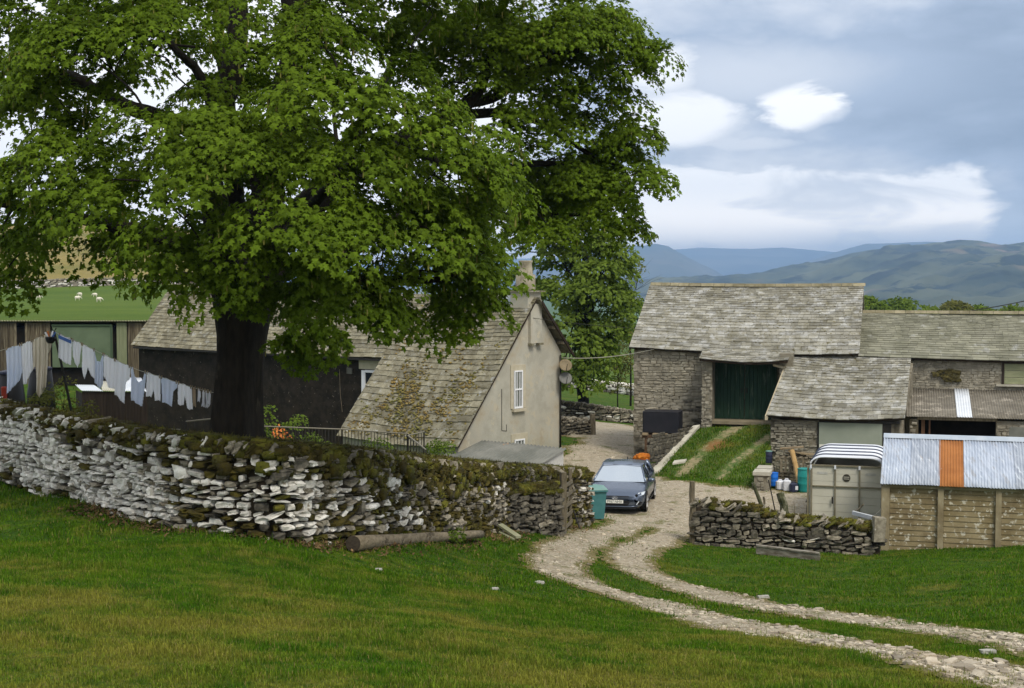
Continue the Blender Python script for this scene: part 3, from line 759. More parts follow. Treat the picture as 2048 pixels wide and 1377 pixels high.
# ------------------------------------------------------------------ dry-stone walls
def drystone(name, label, path, width, stones, coping, moss=None, wsz=(0.12, 0.42), hsz=(0.05, 0.14), pick=None, back=True, group=None, seed=1, moss_fn=None):
    """path: (x, y, z base, z top) corner points; front is to the right of the walking direction"""
    random.seed(seed)
    pa = np.array([[*p] for p in path], dtype=float)
    sl = np.concatenate([[0], np.cumsum(np.linalg.norm(np.diff(pa[:, :2], axis=0), axis=1))])
    L = sl[-1]
    def at(s):
        q = np.array([np.interp(s, sl, pa[:, i]) for i in range(4)])
        ds = 0.6
        a = np.array([np.interp(max(0, s - ds), sl, pa[:, i]) for i in (0, 1)]); b = np.array([np.interp(min(L, s + ds), sl, pa[:, i]) for i in (0, 1)])
        tdir = (b - a) / np.linalg.norm(b - a)
        return q, np.array((tdir[0], tdir[1], 0)), np.array((tdir[1], -tdir[0], 0))
    root = thing(name, label, 'wall', (pa[len(pa) // 2, 0], pa[len(pa) // 2, 1], pa[len(pa) // 2, 2]), group=group)
    mb = MB()
    # core
    ns = max(2, int(L / 0.5))
    ring = []
    for i in range(ns + 1):
        q, tt, nn = at(L * i / ns)
        c = q[:2]; hb = width / 2 - .06; ht = width / 2 - .12
        for (k, z) in ((1, q[2] - .25), (-1, q[2] - .25), (-1, q[3] - .1), (1, q[3] - .1)):
            hw = hb if z < q[3] - .5 else ht
            ring.append((c[0] + nn[0] * hw * k, c[1] + nn[1] * hw * k, z))
    Fc = [(0, 1, 2, 3), (ns * 4 + 3, ns * 4 + 2, ns * 4 + 1, ns * 4)]
    for i in range(ns):
        for k in range(4):
            Fc.append((i * 4 + k, (i + 1) * 4 + k, (i + 1) * 4 + (k + 1) % 4, i * 4 + (k + 1) % 4))
    mb.add(ring, Fc, 0)
    # faces
    C, A, M = [], [], []
    up = np.array((0, 0, 1.0))
    for side in ((1, -1) if back else (1,)):
        z = -0.05
        hmax = (pa[:, 3] - pa[:, 2]).max()
        while z < hmax - .06:
            hh = random.uniform(*hsz) * (1.25 if z < .25 else 1); s = -random.random() * .3
            while s < L:
                big = random.random() < .06
                ww = random.uniform(*wsz) * (1.3 if big else 1); sc = s + ww / 2; s += ww
                hz_ = hh * random.uniform(.65, 1.1) * (1.7 if big else 1)
                if sc < 0 or sc > L: continue
                q, tt, nn = at(sc)
                zz = z + hh / 2 + .03 * math.sin(sc * 2.1 + z * 5)
                top = q[3] - q[2] - .12
                if zz > top: continue
                tl = random.gauss(0, .15)
                uu = tt * math.cos(tl) + up * math.sin(tl); vv = -tt * math.sin(tl) + up * math.cos(tl)
                bat = .07 * (1 - zz / max(top, .3))
                dep = random.uniform(.07, .14)
                o = np.array((q[0], q[1], q[2] + zz)) + nn * side * (width / 2 - .09 + bat + random.gauss(0, .018))
                C.append(o); A.append([uu * ww / 2 * random.uniform(.82, .98), vv * hz_ / 2 * random.uniform(.8, .98), nn * dep]); M.append(stones(sc / L, zz / top, side))
            z += hh
    # coping: slanting slabs on edge along the top
    s = 0.0
    while s < L:
        ww = random.uniform(.05, .13); q, tt, nn = at(min(s, L)); s += ww * coping.get('step', 1.0)
        tl = coping.get('tilt', .5) + random.gauss(0, .25)
        hh = random.uniform(*coping.get('h', (.16, .30)))
        vv = up * math.cos(tl) + tt * math.sin(tl); uu = tt * math.cos(tl) - up * math.sin(tl)
        C.append(np.array((q[0], q[1], q[3] - .06 + random.gauss(0, .02))) + nn * random.gauss(0, .04))
        A.append([uu * ww / 2, vv * hh / 2, nn * (width / 2 + random.uniform(-.08, .05)) * random.uniform(.7, 1)]); M.append(coping['mat'](min(s, L) / L))
    V, Fc = stones_np(np.array(C), np.array(A), .17)
    mb.np(V, Fc, np.repeat(M, 24))
    mb.build('wall_stones', [M_CORE, M_LIME, M_STONE, M_DARKST, M_MOSSD, M_MOSS], root)
    # moss cushions on the top, hanging over the front
    if moss_fn:
        C, A, M, T = [], [], [], []
        s = 0.0
        while s < L:
            q, tt, nn = at(s); dens, hang = moss_fn(s / L)
            s += random.uniform(.03, .06)
            for _ in range(6):
                if random.random() > dens: continue
                k = random.uniform(-.9, 1.0); dn = max(0, random.gauss(0, 1)) * hang if k > .35 else 0
                r = random.uniform(.035, .10)
                c = np.array((q[0], q[1], q[3] + .05 - .18 * k * k - dn)) + nn * (k * (width / 2 - .02) + (0.06 if dn > .1 else 0)) + tt * random.gauss(0, .05)
                C.append(c); A.append([tt * r * 1.4, nn * r * .75, up * r * (.65 + (.5 if dn > .1 else 0))]); M.append(0 if random.random() < .5 else 1)
                for _ in range(14):
                    a = random.uniform(0, 6.28); e_ = random.uniform(-.6, 1.2)
                    d = tt * math.cos(a) * math.cos(e_) + nn * (math.sin(a) * math.cos(e_)) + up * math.sin(e_)
                    b = c + d * np.array((1.2, 1.0, .8)) * r * .75
                    T.append((b, d))
        V, Fc = stones_np(np.array(C), np.array(A), .10)
        # short mossy fringe
        B = np.array([b for b, d in T]); D = np.array([d for b, d in T])
        D = nrm(D + RNG.normal(0, .4, D.shape) + np.array((0, 0, -.35)))
        S = nrm(np.cross(D, RNG.normal(0, 1, D.shape))) * .012
        ln = RNG.uniform(.04, .11, (len(B), 1))
        tv = np.stack([B - S, B + S, B + D * ln], 1).reshape(-1, 3)
        tf = np.arange(len(tv)).reshape(-1, 3) + len(V)
        np_mesh('moss', np.vstack([V, tv]), [Fc, tf], [M_MOSSD, M_MOSS], root, mi=np.concatenate([np.repeat(M, 24), RNG.integers(0, 2, len(tf))]), smooth=True)
    return root

# the long garden wall across the slope
_mw = [(-160, 900, 768, 33), (-60, 935, 790, 30.5), (20, 962, 812, 28.2), (150, 1004, 838, 26), (300, 1047, 865, 24.2), (420, 1068, 880, 23.2), (560, 1082, 893, 22.9), (700, 1083, 905, 24.6), (820, 1073, 918, 28), (900, 1064, 926, 31), (1000, 1056, 934, 35.3), (1100, 1051, 939, 39), (1166, 1047, 943, 41.3)]
MAINP = []
for px, yb, yt, d in _mw:
    a = P(px, yb, d); b = P(px, yt, d); MAINP.append((a.x, a.y, gz1(a.x, a.y) - .05, b.z))
def main_pick(f, h, side):
    if side < 0: return 3
    r = random.random() + .10 * math.sin(f * 60) + .12 * math.sin(f * 23 + h * 4)
    mossy = sstep(f, .34, .58) * .95
    if h > .78 and f > .28: mossy += .6 * sstep(f, .25, .45)
    if h < .12: mossy += .45
    if f > .78: mossy *= .75
    if r < mossy * .55: return 4
    if r < mossy * .9 + .10: return 2 if random.random() < .55 else 3
    return 1 if random.random() < .92 - .62 * float(sstep(f, .50, .78)) else 2
drystone('drystone_wall', 'long whitish dry-stone garden wall with moss on top, below the big tree', MAINP, .55, main_pick,
         {'mat': lambda f: (1 if random.random() < .55 - .9 * float(sstep(f, .35, .5)) else random.choice((2, 4))), 'h': (.14, .26), 'tilt': .75, 'step': .9},
         wsz=(.09, .32), hsz=(.05, .125), seed=3,
         moss_fn=lambda f: (float(.22 + .30 * sstep(f, .20, .30) + .40 * sstep(f, .36, .46)), float(.02 + .28 * sstep(f, .38, .46) * (1 - sstep(f, .60, .80)) + .05)))
# short dark return by the gate
a, b = P(1003, 1056, 35.0), P(1112, 1056, 36.2)
drystone('drystone_wall', 'short dark wall stub with thick green moss beside the field gate',
         [(a.x, a.y, gz1(a.x, a.y) - .05, P(1003, 976, 35.0).z), (b.x, b.y, gz1(b.x, b.y) - .05, P(1112, 972, 36.2).z)], .5,
         lambda f, h, s: 3 if random.random() < .9 else 2, {'mat': lambda f: 5, 'tilt': 1.0}, wsz=(.15, .4), hsz=(.07, .16), seed=5,
         moss_fn=lambda f: (.6, .03))
# wall on the right of the track
a, b = P(1388, 1085, 40.1), P(1758, 1106, 39.4)
drystone('drystone_wall', 'low brown dry-stone wall with yellow moss between track and concrete garage',
         [(a.x, a.y, gz1(a.x, a.y) - .06, P(1388, 1000, 40.1).z), ((a.x * .7 + b.x * .3), (a.y * .7 + b.y * .3), gz1(a.x * .7 + b.x * .3, a.y * .7 + b.y * .3) - .06, P(1499, 1012, 39.9).z),
          ((a.x + b.x) / 2, (a.y + b.y) / 2, gz1((a.x + b.x) / 2, (a.y + b.y) / 2) - .06, P(1575, 1034, 39.8).z), (b.x, b.y, gz1(b.x, b.y) - .06, P(1758, 1050, 39.4).z)], .55,
         lambda f, h, s: random.choice((2, 3, 3, 3, 3, 1) if random.random() < .35 else (2, 3, 3)), {'mat': lambda f: 5 if random.random() < .45 else 2, 'tilt': 1.05, 'h': (.2, .42)}, wsz=(.14, .46), hsz=(.06, .17), seed=6,
         moss_fn=lambda f: (.16 + .2 * float(sstep(f, .2, .4)), .03))
# walls behind the farmhouse
a, b = P(1100, 877, 65.5), P(1181, 874, 66.5)
drystone('drystone_wall', 'short upright dry-stone wall beside the lane behind the farmhouse', [(a.x, a.y, gz1(a.x, a.y) - .3, P(1100, 834, 65.5).z), (b.x, b.y, gz1(b.x, b.y) - .1, P(1181, 838, 66.5).z)], .5,
         lambda f, h, s: random.choice((2, 3, 3)), {'mat': lambda f: 2, 'h': (.12, .2)}, wsz=(.16, .4), hsz=(.08, .16), seed=8, back=False)
a, c, b = P(1080, 836, 84), P(1200, 842, 83), P(1330, 858, 82)
drystone('drystone_wall', 'longer grey dry-stone wall on the far side of the lane', [(q.x, q.y, gz1(q.x, q.y) - .1, P(px, yt, q.y).z) for q, px, yt in ((a, 1080, 797), (c, 1200, 812), (b, 1330, 832))], .6,
         lambda f, h, s: random.choice((2, 2, 3, 1)), {'mat': lambda f: 2, 'h': (.14, .28)}, wsz=(.2, .5), hsz=(.1, .2), seed=9, back=False)
a, b = P(1110, 777, 118), P(1320, 794, 108)
drystone('drystone_wall', 'distant low pale wall crossing the green field', [(q.x, q.y, gz1(q.x, q.y) - .2, gz1(q.x, q.y) + .75) for q in (a, b)], .7,
         lambda f, h, s: random.choice((1, 2)), {'mat': lambda f: 1, 'h': (.2, .35)}, wsz=(.3, .7), hsz=(.15, .3), seed=10, back=False)
fw = [gpt(px, d) for px, d in ((-120, 300), (20, 318), (150, 330), (250, 336), (420, 345), (640, 352))]
drystone('drystone_wall', 'grey field wall far up the hillside behind the sheep', [(q.x, q.y, q.z - .3, q.z + 1.6) for q in fw], .9,
         lambda f, h, s: random.choice((1, 2, 2)), {'mat': lambda f: 2, 'h': (.5, .8), 'step': 4}, wsz=(.8, 1.6), hsz=(.3, .5), seed=12, back=False)

# keep blades out of the walls
def _near_wall(Q):
    d = seg_dist(Q, np.array([[p[0], p[1]] for p in MAINP]))
    ok = d > .24
    Lx = np.interp(Q[:, 0], [p[0] for p in MAINP], [p[1] for p in MAINP])
    garden = (Q[:, 1] > Lx) & (Q[:, 0] < MAINP[-1][0]) & (Q[:, 0] > MAINP[0][0])
    return ok & ~(garden & (Q[:, 0] > -7.5))
GRASS_OK = _near_wall

# ------------------------------------------------------------------ the farmhouse
U = Vector((.788, -.616, 0)); VV = Vector((.616, .788, 0)); UPV = Vector((0, 0, 1))
CR = Vector((1.99, 60.0, 0))                    # back corner of the gable
def H(u, v, z): return CR + U * u + VV * v + UPV * z    # u along the ridge (right positive), v back, z height
W_, VR = 6.6, -1.82                              # gable width, ridge position
ZR, ZE2, ZE1, ZB = -1.15, -6.54, -3.53, -8.4
SL = (ZR - ZE2) / (W_ + VR)                      # roof pitch
V1 = -W_ + (ZE1 - ZE2) / SL                      # line of the long range's front eaves
LC, LT = 6.0, 22.4                               # catslide length, whole length
house = thing('farmhouse', 'long stone farmhouse with a mossy slate roof sweeping low, beige gable and round chimney', 'house', H(-8, -3, -7.4))
mb = MB()
zc = ZR - .10
zf = ZE2 - .12
rear_z = -3.35
mb.prism([H(0, -W_ + .12, ZB), H(0, 0, ZB), H(0, 0, rear_z), H(0, VR, zc), H(0, -W_ + .12, zf)], -U * LC, 0)
mb.build('gable_wall', [M_RENDER], house)
mb = MB()
mb.prism([H(-LC - .01, V1 + .15, ZB), H(-LC - .01, -.02, ZB), H(-LC - .01, -.02, rear_z), H(-LC - .01, VR, zc), H(-LC - .01, V1 + .15, ZE1 - .12)], -U * (LT - LC - .15), 0)
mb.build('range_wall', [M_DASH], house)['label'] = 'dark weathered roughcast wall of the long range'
# slate roof: one plane, low eaves on the right part and higher eaves on the left
mb = MB()
def rs(u, v): return H(u, v, ZR + (v - VR) * SL) + Vector((0, 0, .05))
random.seed(21)
def pickh(s, t):
    return 1 if random.random() < .06 + .12 * (t < .5) else 0
mb.slates(rs(-LC - .12, -W_ - .1), rs(.16, -W_ - .1), rs(-LC - .12, VR), rs(.16, VR), (.40, .13), .62, .026, 0, sag=.10, jit=1.5, deck=2)
mb.slates(rs(-LT - .1, V1 - .12), rs(-LC - .12, V1 - .12), rs(-LT - .1, VR), rs(-LC - .12, VR), (.24, .12), .46, .022, 0, sag=.08, jit=1.2, deck=2)
# rear slope
mb.prism([H(.3, VR, ZR - .03), H(.3, VR + 2.2, ZR - 2.25), H(.3, VR + 2.2, ZR - 2.15), H(.3, VR, ZR + .07)], -U * (LT + .4), 1)
mb.build('roof', [M_SLATE, M_SLATE, M_DBOARD], house)
# cushions of orange-brown moss on the low slope
mb = MB(); C, A = [], []
for k in range(7000):
    u = -random.random() ** .9 * LC; f = random.random()
    v = -W_ + (W_ + VR) * f
    den = .28 + .5 * math.sin(u * 2.2 + 1) * math.sin(v * 1.7 + .5) + .3 * math.sin(u * 7 + v * 3) * math.sin(v * 6 - u) + .55 * math.exp(-((u + 3.1) / 1.5) ** 2 - ((f - .2) / .22) ** 2) - .42 * f
    if random.random() > den: continue
    r = random.uniform(.014, .042)
    C.append(np.array(rs(u, v)) + np.array((0, 0, .03)))
    n_ = np.array((UPV - VV * SL).normalized())
    A.append([np.array(U) * r * random.uniform(.8, 1.9), np.cross(n_, np.array(U)) * r * random.uniform(.6, 1.1), n_ * r * .5])
V, Fc = stones_np(np.array(C), np.array(A), .2); mb.np(V, Fc)
M_RMOSS = mat('roof_moss', (0.20, 0.135, 0.04), (0.13, 0.125, 0.035), sc=1.2, rough=1, bump=.6, bsc=50, isl=.35, c3=(0.27, 0.22, 0.10), sc3=5, t3=.6)
mb.build('roof_moss', [M_RMOSS], house, smooth=True)
mb = MB()
s = 0
while s < LT - .5:
    l = random.uniform(.4, .6)
    mb.prism([H(-s, VR - .13, ZR - .02 + .02), H(-s, VR + .13, ZR), H(-s, VR + .02, ZR + .13), H(-s, VR - .02, ZR + .13)], -U * (l - .015)); s += l
mb.build('ridge', [M_SLATE], house)
# bargeboard and purlin ends on the rear verge
mb = MB()
mb.prism([H(.32, VR + .1, ZR - .25), H(.32, VR + 2.25, ZR - 2.42), H(.32, VR + 2.25, ZR - 2.28), H(.32, VR + .1, ZR - .07)], U * .05)
mb.build('bargeboard', [M_DBOARD], house)
for v_, z_ in ((VR + .95, ZR - 1.22), (VR + 1.55, ZR - 1.85)):
    mb = MB(); mb.obox(H(.0, v_, z_), U * .30, VV * .2, UPV * .13)
    mb.build('purlin_end', [M_OLDWOOD], house)
# chimney: breast corbelled out of the gable, square base, slate collar, two round stages
ch = MB()
ch.obox(H(-.85, VR - .42, ZR - .75), U * .87, VV * .84, UPV * 1.02)
ch.obox(H(.02, VR - .36, ZR - 1.75), U * .10, VV * .72, UPV * 1.55)
cbase = ch.build('chimney', [M_RENDER], house)
ch = MB()
ch.obox(H(-.95, VR - .52, ZR + .27), U * 1.12, VV * 1.04, UPV * .05)
ch.build('collar', [M_SLATE], cbase)
for dv in (-.40, .10):
    ch = MB(); ch.obox(H(.0, VR + dv, ZR - 1.83), U * .20, VV * .28, UPV * .08); ch.build('corbel', [M_SLATE], cbase)
ch = MB(); c = H(-.42, VR, 0)
ch.lathe([(.40, ZR + .32), (.40, ZR + .42), (.39, ZR + .95), (.29, ZR + .98), (.25, ZR + 1.40), (.28, ZR + 1.46), (.28, ZR + 1.52)], (c.x, c.y, 0), 20)
ch.build('stack', [mat('shaded_stack', (0.24, 0.215, 0.155), (0.34, 0.31, 0.235), sc=3, rough=.95, bump=.4, c3=(0.16, 0.14, 0.10), sc3=2.2, t3=.58)], cbase, smooth=True)  # render colour darkened to carry the part shade on the stack
ch = MB(); ch.prism([H(-1.5, VR - .30, ZR - .22), H(-1.5, VR - .03, ZR + .08), H(-1.5, VR - .03, ZR + .12), H(-1.5, VR - .30, ZR - .16)], U * 1.5)
ch.build('lead_flashing', [mat('lead', (0.27, 0.31, 0.33), (0.35, 0.38, 0.39), sc=4, rough=.6)], cbase)

def gable_window(v0, w, z0, z1, name='window'):
    """sash window on the gable face (u = 0), v0 = left jamb"""
    f = MB(); t = .045
    for a, b, c_, d_ in ((v0, z0, w, .07), (v0, z1 - .06, w, .06), (v0, (z0 + z1) / 2 - .03, w, .06)):
        f.obox(H(.016, a, b), VV * c_, U * .04, UPV * d_)
    for a in (v0, v0 + w - .06):
        f.obox(H(.0165, a, z0 + .07), VV * .06, U * .039, UPV * (z1 - z0 - .13))
    for k in (1, 2):
        f.obox(H(.0165, v0 + w * k / 3 - .012, z0 + .07), VV * .024, U * .03, UPV * (z1 - z0 - .13))
    fr = f.build(name, [M_WHITE], house)
    g = MB(); g.obox(H(.004, v0 + .03, z0 + .03), VV * (w - .06), U * .012, UPV * (z1 - z0 - .06)); g.build('pane', [mat('curtained_glass', (0.10, 0.11, 0.105), (0.22, 0.225, 0.2), sc=3, rough=.1, spec=.8, st=(4, 4, .3))], fr)
    s_ = MB(); s_.obox(H(.003, v0 - .12, z0 - .12), VV * (w + .24), U * .13, UPV * .10); s_.build('sill', [M_BAND], fr)
    s_ = MB()
    s_.obox(H(.002, v0 - .2, z0), VV * .17, U * .035, UPV * (z1 - z0)); s_.obox(H(.002, v0 + w + .03, z0), VV * .17, U * .035, UPV * (z1 - z0))
    s_.obox(H(.002, v0 - .2, z1), VV * (w + .4), U * .036, UPV * .22); s_.build('surround', [M_BAND], fr)
    return fr
def v_on_gable(px):
    k = (px - CX) / F
    return (k * CR.y - CR.x) / (VV.x - k * VV.y)
va, vb = v_on_gable(1027), v_on_gable(1044)
ym = CR.y + VV.y * va
gable_window(va, vb - va, P(0, 818, ym).z, P(0, 742, ym).z)
va, vb = v_on_gable(1028), v_on_gable(1048)
gable_window(va, vb - va, -8.0, P(0, 880, ym).z)
# gutter pipe and thin cracks lines on the gable
mb = MB(); mb.tube([H(.07, -.12, rear_z - .1), H(.07, -.12, -7.3)], .035, 8); mb.build('downpipe', [M_IRON], house, smooth=True)
mb = MB(); vq = v_on_gable(1003); mb.tube([H(.012, vq, -4.6), H(.012, vq, -6.2), H(.012, vq + .3, -6.25), H(.012, vq + .3, -6.0)], .012, 5); mb.build('cable', [M_IRON], house)
# window, cream panel and box on the dark front of the long range
def u_on_range(px, v=V1 + .15):
    k = (px - CX) / F
    return (k * (CR.y + VV.y * v) - CR.x - VV.x * v) / (U.x - k * U.y)
def fr_box(mb, px0, px1, y0, y1, dep, mi=0, v=V1 + .15):
    u0, u1 = u_on_range(px0, v), u_on_range(px1, v)
    d = (H(u0, v, 0).y + H(u1, v, 0).y) / 2
    z0, z1 = P(0, y1, d).z, P(0, y0, d).z
    mb.obox(H(u0, v - dep, z0), U * (u1 - u0), VV * (dep + .01), UPV * (z1 - z0), mi)
mb = MB(); fr_box(mb, 718, 790, 716, 740, .03); mb.build('lintel_panel', [M_CREAM], house)
mb = MB(); fr_box(mb, 724, 731, 741, 800, .06); fr_box(mb, 731, 760, 741, 746, .055); fr_box(mb, 751, 757, 746, 800, .058)
wf = mb.build('window', [M_WHITE], house)
mb = MB(); fr_box(mb, 731, 751, 746, 800, .02); mb.build('pane', [M_GLASS], wf)
mb = MB(); fr_box(mb, 694, 704, 736, 737.5, .05); fr_box(mb, 694, 704, 746.5, 748, .05); fr_box(mb, 694, 695.5, 737.5, 746.5, .048); fr_box(mb, 702.5, 704, 737.5, 746.5, .048); fr_box(mb, 695.5, 702.5, 737.5, 746.5, .02)
mb.build('vent_grille', [mat('vent_grey', (0.13, 0.13, 0.11), rough=.7)], house)
mb = MB(); mb.obox(H(-LT + .1, V1 - .16, ZE1 - .22), U * (LT - LC - .2), VV * .12, UPV * .09); mb.build('gutter', [M_IRON], house)
mb = MB(); mb.tube([H(u_on_range(680), V1 + .1, -4.2), H(u_on_range(681), V1 + .1, -5.2), H(u_on_range(685), V1 + .1, -6.0)], .012, 5); mb.build('cable', [M_OLDWOOD], house)

# ------------------------------------------------------------------ the barn group
BU = Vector((.966, -.259, 0)); BV = Vector((.259, .966, 0)); B0 = Vector((4.87, 59.0, 0))
def B(u, v, z): return B0 + BU * u + BV * v + UPV * z
def bu(px, v=0.0):
    k = (px - CX) / F
    return (k * (B0.y + BV.y * v) - B0.x - BV.x * v) / (BU.x - k * BU.y)
def bz(y, u, v=0.0): return P(0, y, B(u, v, 0).y).z
LB, DB, ZEB, ZRB = 8.68, 9.3, -3.07, -.69
barn = thing('stone_barn', 'tall stone bank barn with sagging slate roof and double green doors', 'barn', B(4, 4, -7.5))
random.seed(31)
u0, u1 = bu(1426), bu(1556)
zd0, zd1 = bz(839, (u0 + u1) / 2), bz(722, (u0 + u1) / 2)
mb = MB()
mb.prism([B(0, .04, -8.3), B(0, DB, -8.3), B(0, DB, ZEB - .1), B(0, DB / 2, ZRB - .16), B(0, .04, ZEB - .12)], BU * LB, 0)
bn_ = np.array((-BV)); 
shade_and_patch = lambda s, z: 2 if (2.1 < s < 3.1 and 1.4 < z < 2.5 and random.random() < .55) or (s < 2.6 and z < 1.25 and random.random() < .5) else 1  # dark stones low down paint the shade beneath the tank; others form a patch
mb.rubble(B(0, .04, -7.7), BU, LB, -BV, ZEB + 7.6, w=(.18, .5), h=(.08, .16), out=.02, mi=1, mpick=shade_and_patch, holes=[(u0, u1, 0, zd1 + 7.7)], gap=.98)
mb.rubble(B(0, DB, -7.7), -BV, DB, -BU, 4.5, w=(.2, .5), h=(.1, .18), out=.02, mi=1)
# porch piers either side of the doors
pj = 1.0
ul, ur = bu(1404, -pj), bu(1426, -pj)
mb.obox(B(ul + .02, -pj + .03, -8.2), BU * (ur - ul - .04), BV * (pj), UPV * (bz(700, ul) + 8.1), 0)
mb.rubble(B(ul, -pj + .03, -6.3), BU, ur - ul, -BV, 2.85, w=(.14, .34), h=(.09, .17), out=.025, mi=1)
mb.rubble(B(ul + .02, .0, -7.3), -BV, pj, -BU, 3.8, w=(.14, .34), h=(.09, .17), out=.02, mi=1)
mb.obox(B(u1 + .15, -pj + .1, -8.2), BU * .5, BV * pj, UPV * (bz(705, u1) + 8.2), 0)
mb.rubble(B(u1 + .15, -pj + .1, -6.3), BU, .5, -BV, 2.7, w=(.14, .3), h=(.09, .17), out=.02, mi=1)
mb.build('wall', [M_BARNM, M_BARN, M_DARKST], barn)
mb = MB()
mb.prism([B(-.12, DB / 2, ZRB - .10), B(-.12, DB + .2, ZEB - .17), B(-.12, DB + .2, ZEB - .05), B(-.12, DB / 2, ZRB)], BU * (LB + .2), 0)
mb.slates(B(-.15, -.25, ZEB - .02), B(LB + .1, -.25, ZEB - .17), B(-.15, DB / 2, ZRB + .04), B(LB + .1, DB / 2, ZRB + .04), (.30, .15), .42, .022, 0, sag=.10, jit=1.3, deck=1)
# pentice over the doors: the main slope carried on down
pu0, pu1 = bu(1402, -.9), bu(1580, -.6)
sl = (ZRB - ZEB) / (DB / 2)
mb.slates(B(pu0, -1.35, bz(718, pu0, -1.35)), B(pu1, -1.35, bz(722, pu1, -1.35)), B(pu0, -.1, ZEB - .02), B(pu1, -.1, ZEB - .10), (.24, .22), .40, .02, 0, sag=.10, jit=1.5, deck=1)
mb.build('roof', [M_SLATEB, M_DBOARD], barn)
mb = MB(); s = -.12
while s < LB:
    l = random.uniform(.35, .55); sg = -.04 * math.sin(math.pi * s / LB)
    mb.prism([B(s, DB / 2 - .14, ZRB + .02 + sg), B(s, DB / 2 + .14, ZRB + .02 + sg), B(s, DB / 2 + .03, ZRB + .15 + sg), B(s, DB / 2 - .03, ZRB + .15 + sg)], BU * (l - .012)); s += l
mb.build('ridge', [mat('ridge_stone', (0.17, 0.15, 0.09), (0.27, 0.24, 0.16), sc=3, isl=.2, bump=.4)], barn)
um = (u0 + u1) / 2
for k, (a, b) in enumerate(((u0 + .02, um - .015), (um + .015, u1 - .02))):
    mb = MB(); x = a
    while x < b - .02:
        wv = min(random.uniform(.13, .19), b - x); mb.obox(B(x, .0, zd0 + .02), BU * (wv - .008), -BV * random.uniform(.04, .05), UPV * (zd1 - zd0 - .02)); x += wv
    dd = mb.build('door', [M_GREEND], barn)
    mb = MB()
    mb.obox(B(b - .12 if k == 0 else a + .04, -.055, (zd0 + zd1) / 2 - .1), BU * .05, -BV * .03, UPV * .18); mb.build('handle', [M_IRON], dd)
mb = MB(); mb.obox(B(u0 - .1, -.02, zd0 - .12), BU * (u1 - u0 + .2), -BV * .9, UPV * .12); mb.build('threshold', [mat('threshold_stone', (0.20, 0.17, 0.11), (0.27, 0.23, 0.16), sc=3, bump=.4)], barn)
mb = MB(); mb.obox(B(u0 - .02, -.02, zd1), BU * (u1 - u0 + .04), -BV * .25, UPV * .18); mb.build('lintel', [M_OLDWOOD], barn)

# outshut: low slate-roofed lean-to in front of the barn
out_ = thing('lean_to_shed', 'low stone lean-to with a slate roof and a big grey sliding door', 'shed', P(1660, 935, 53.5))
tl, tr_2 = P(1582, 706, 57.6), P(1822, 718, 56.0)
bl, br = P(1533, 832, 53.4), P(1810, 838, 52.15)
eu = (br - bl); eu.z = 0; Lo = eu.length; eu.normalize(); ev = Vector((-eu.y, eu.x, 0))
mb = MB()
wz = bl.z - .16
f0 = Vector((bl.x, bl.y, 0)) + eu * .12 + ev * .3
mb.prism([f0 + UPV * -8.2, f0 + eu * (Lo - .3) + UPV * -8.2, f0 + eu * (Lo - .3) + UPV * wz, f0 + UPV * wz], ev * .5, 0)
ud = lambda px: ((px - CX) / F * f0.y - f0.x) / (eu.x - (px - CX) / F * eu.y)
d0, d1 = ud(1641), ud(1784)
mb.rubble(f0 + UPV * -7.7, eu, Lo - .3, -ev, wz + 7.7, w=(.13, .40), h=(.06, .13), out=.028, mi=1, holes=[(d0 - .05, d1 + .05, 0, 3)])
sidez = lambda s: -5.4 + (tl.z - bl.z) * s / 4.4
mb.prism([f0 + UPV * -8.2, f0 + UPV * (wz - .02), Vector((tl.x + .15, tl.y - .1, tl.z - .15)), Vector((tl.x + .15, tl.y - .1, -8.2))], eu * .3, 0)
mb.prism([f0 + eu * (Lo - .5) + UPV * -8.2, f0 + eu * (Lo - .5) + UPV * (wz - .02), Vector((tr_2.x - .25, tr_2.y - .1, tr_2.z - .15)), Vector((tr_2.x - .25, tr_2.y - .1, -8.2))], eu * .3, 0)
mb.build('wall', [M_BARNM, M_BARN], out_)
mb = MB()
mb.slates(bl, br, tl, tr_2, (.30, .16), .38, .022, 0, sag=.09, jit=1.3, deck=1)
mb.build('roof', [M_SLATEB, M_DBOARD], out_)
mb = MB(); mb.obox(bl + Vector((-.06, .0, -.16)), Vector((.10, 0, 0)), (tl - bl) * .72, UPV * .16)
q = tl - (tl - bl) * .28; mb.obox(q + Vector((-.42, .05, .12)), Vector((.46, .05, -.12)), Vector((0, .12, .03)), UPV * .09)
mb.build('verge_board', [mat('pale_verge_timber', (0.33, 0.28, 0.19), (0.42, 0.37, 0.27), sc=4, rough=.9)], out_)
mb = MB(); mb.obox(f0 + eu * d0 - ev * .10 + UPV * -7.6, eu * (d1 - d0 - .28), ev * .06, UPV * (wz + 7.55)); 
sd_ = mb.build('sliding_door', [M_GREYDOOR], out_)
mb = MB(); mb.obox(f0 + eu * (d0 - .06) - ev * .06 + UPV * -7.7, eu * .05, ev * .05, UPV * (wz + 7.65)); mb.obox(f0 + eu * (d1 - .27) - ev * .07 + UPV * -7.7, eu * .30, ev * .05, UPV * (wz + 7.65)); mb.obox(f0 + eu * d0 - ev * .13 + UPV * (wz - .04), eu * (Lo - d0 - .3), ev * .10, UPV * .09); mb.build('door_frame', [M_IRON], out_)

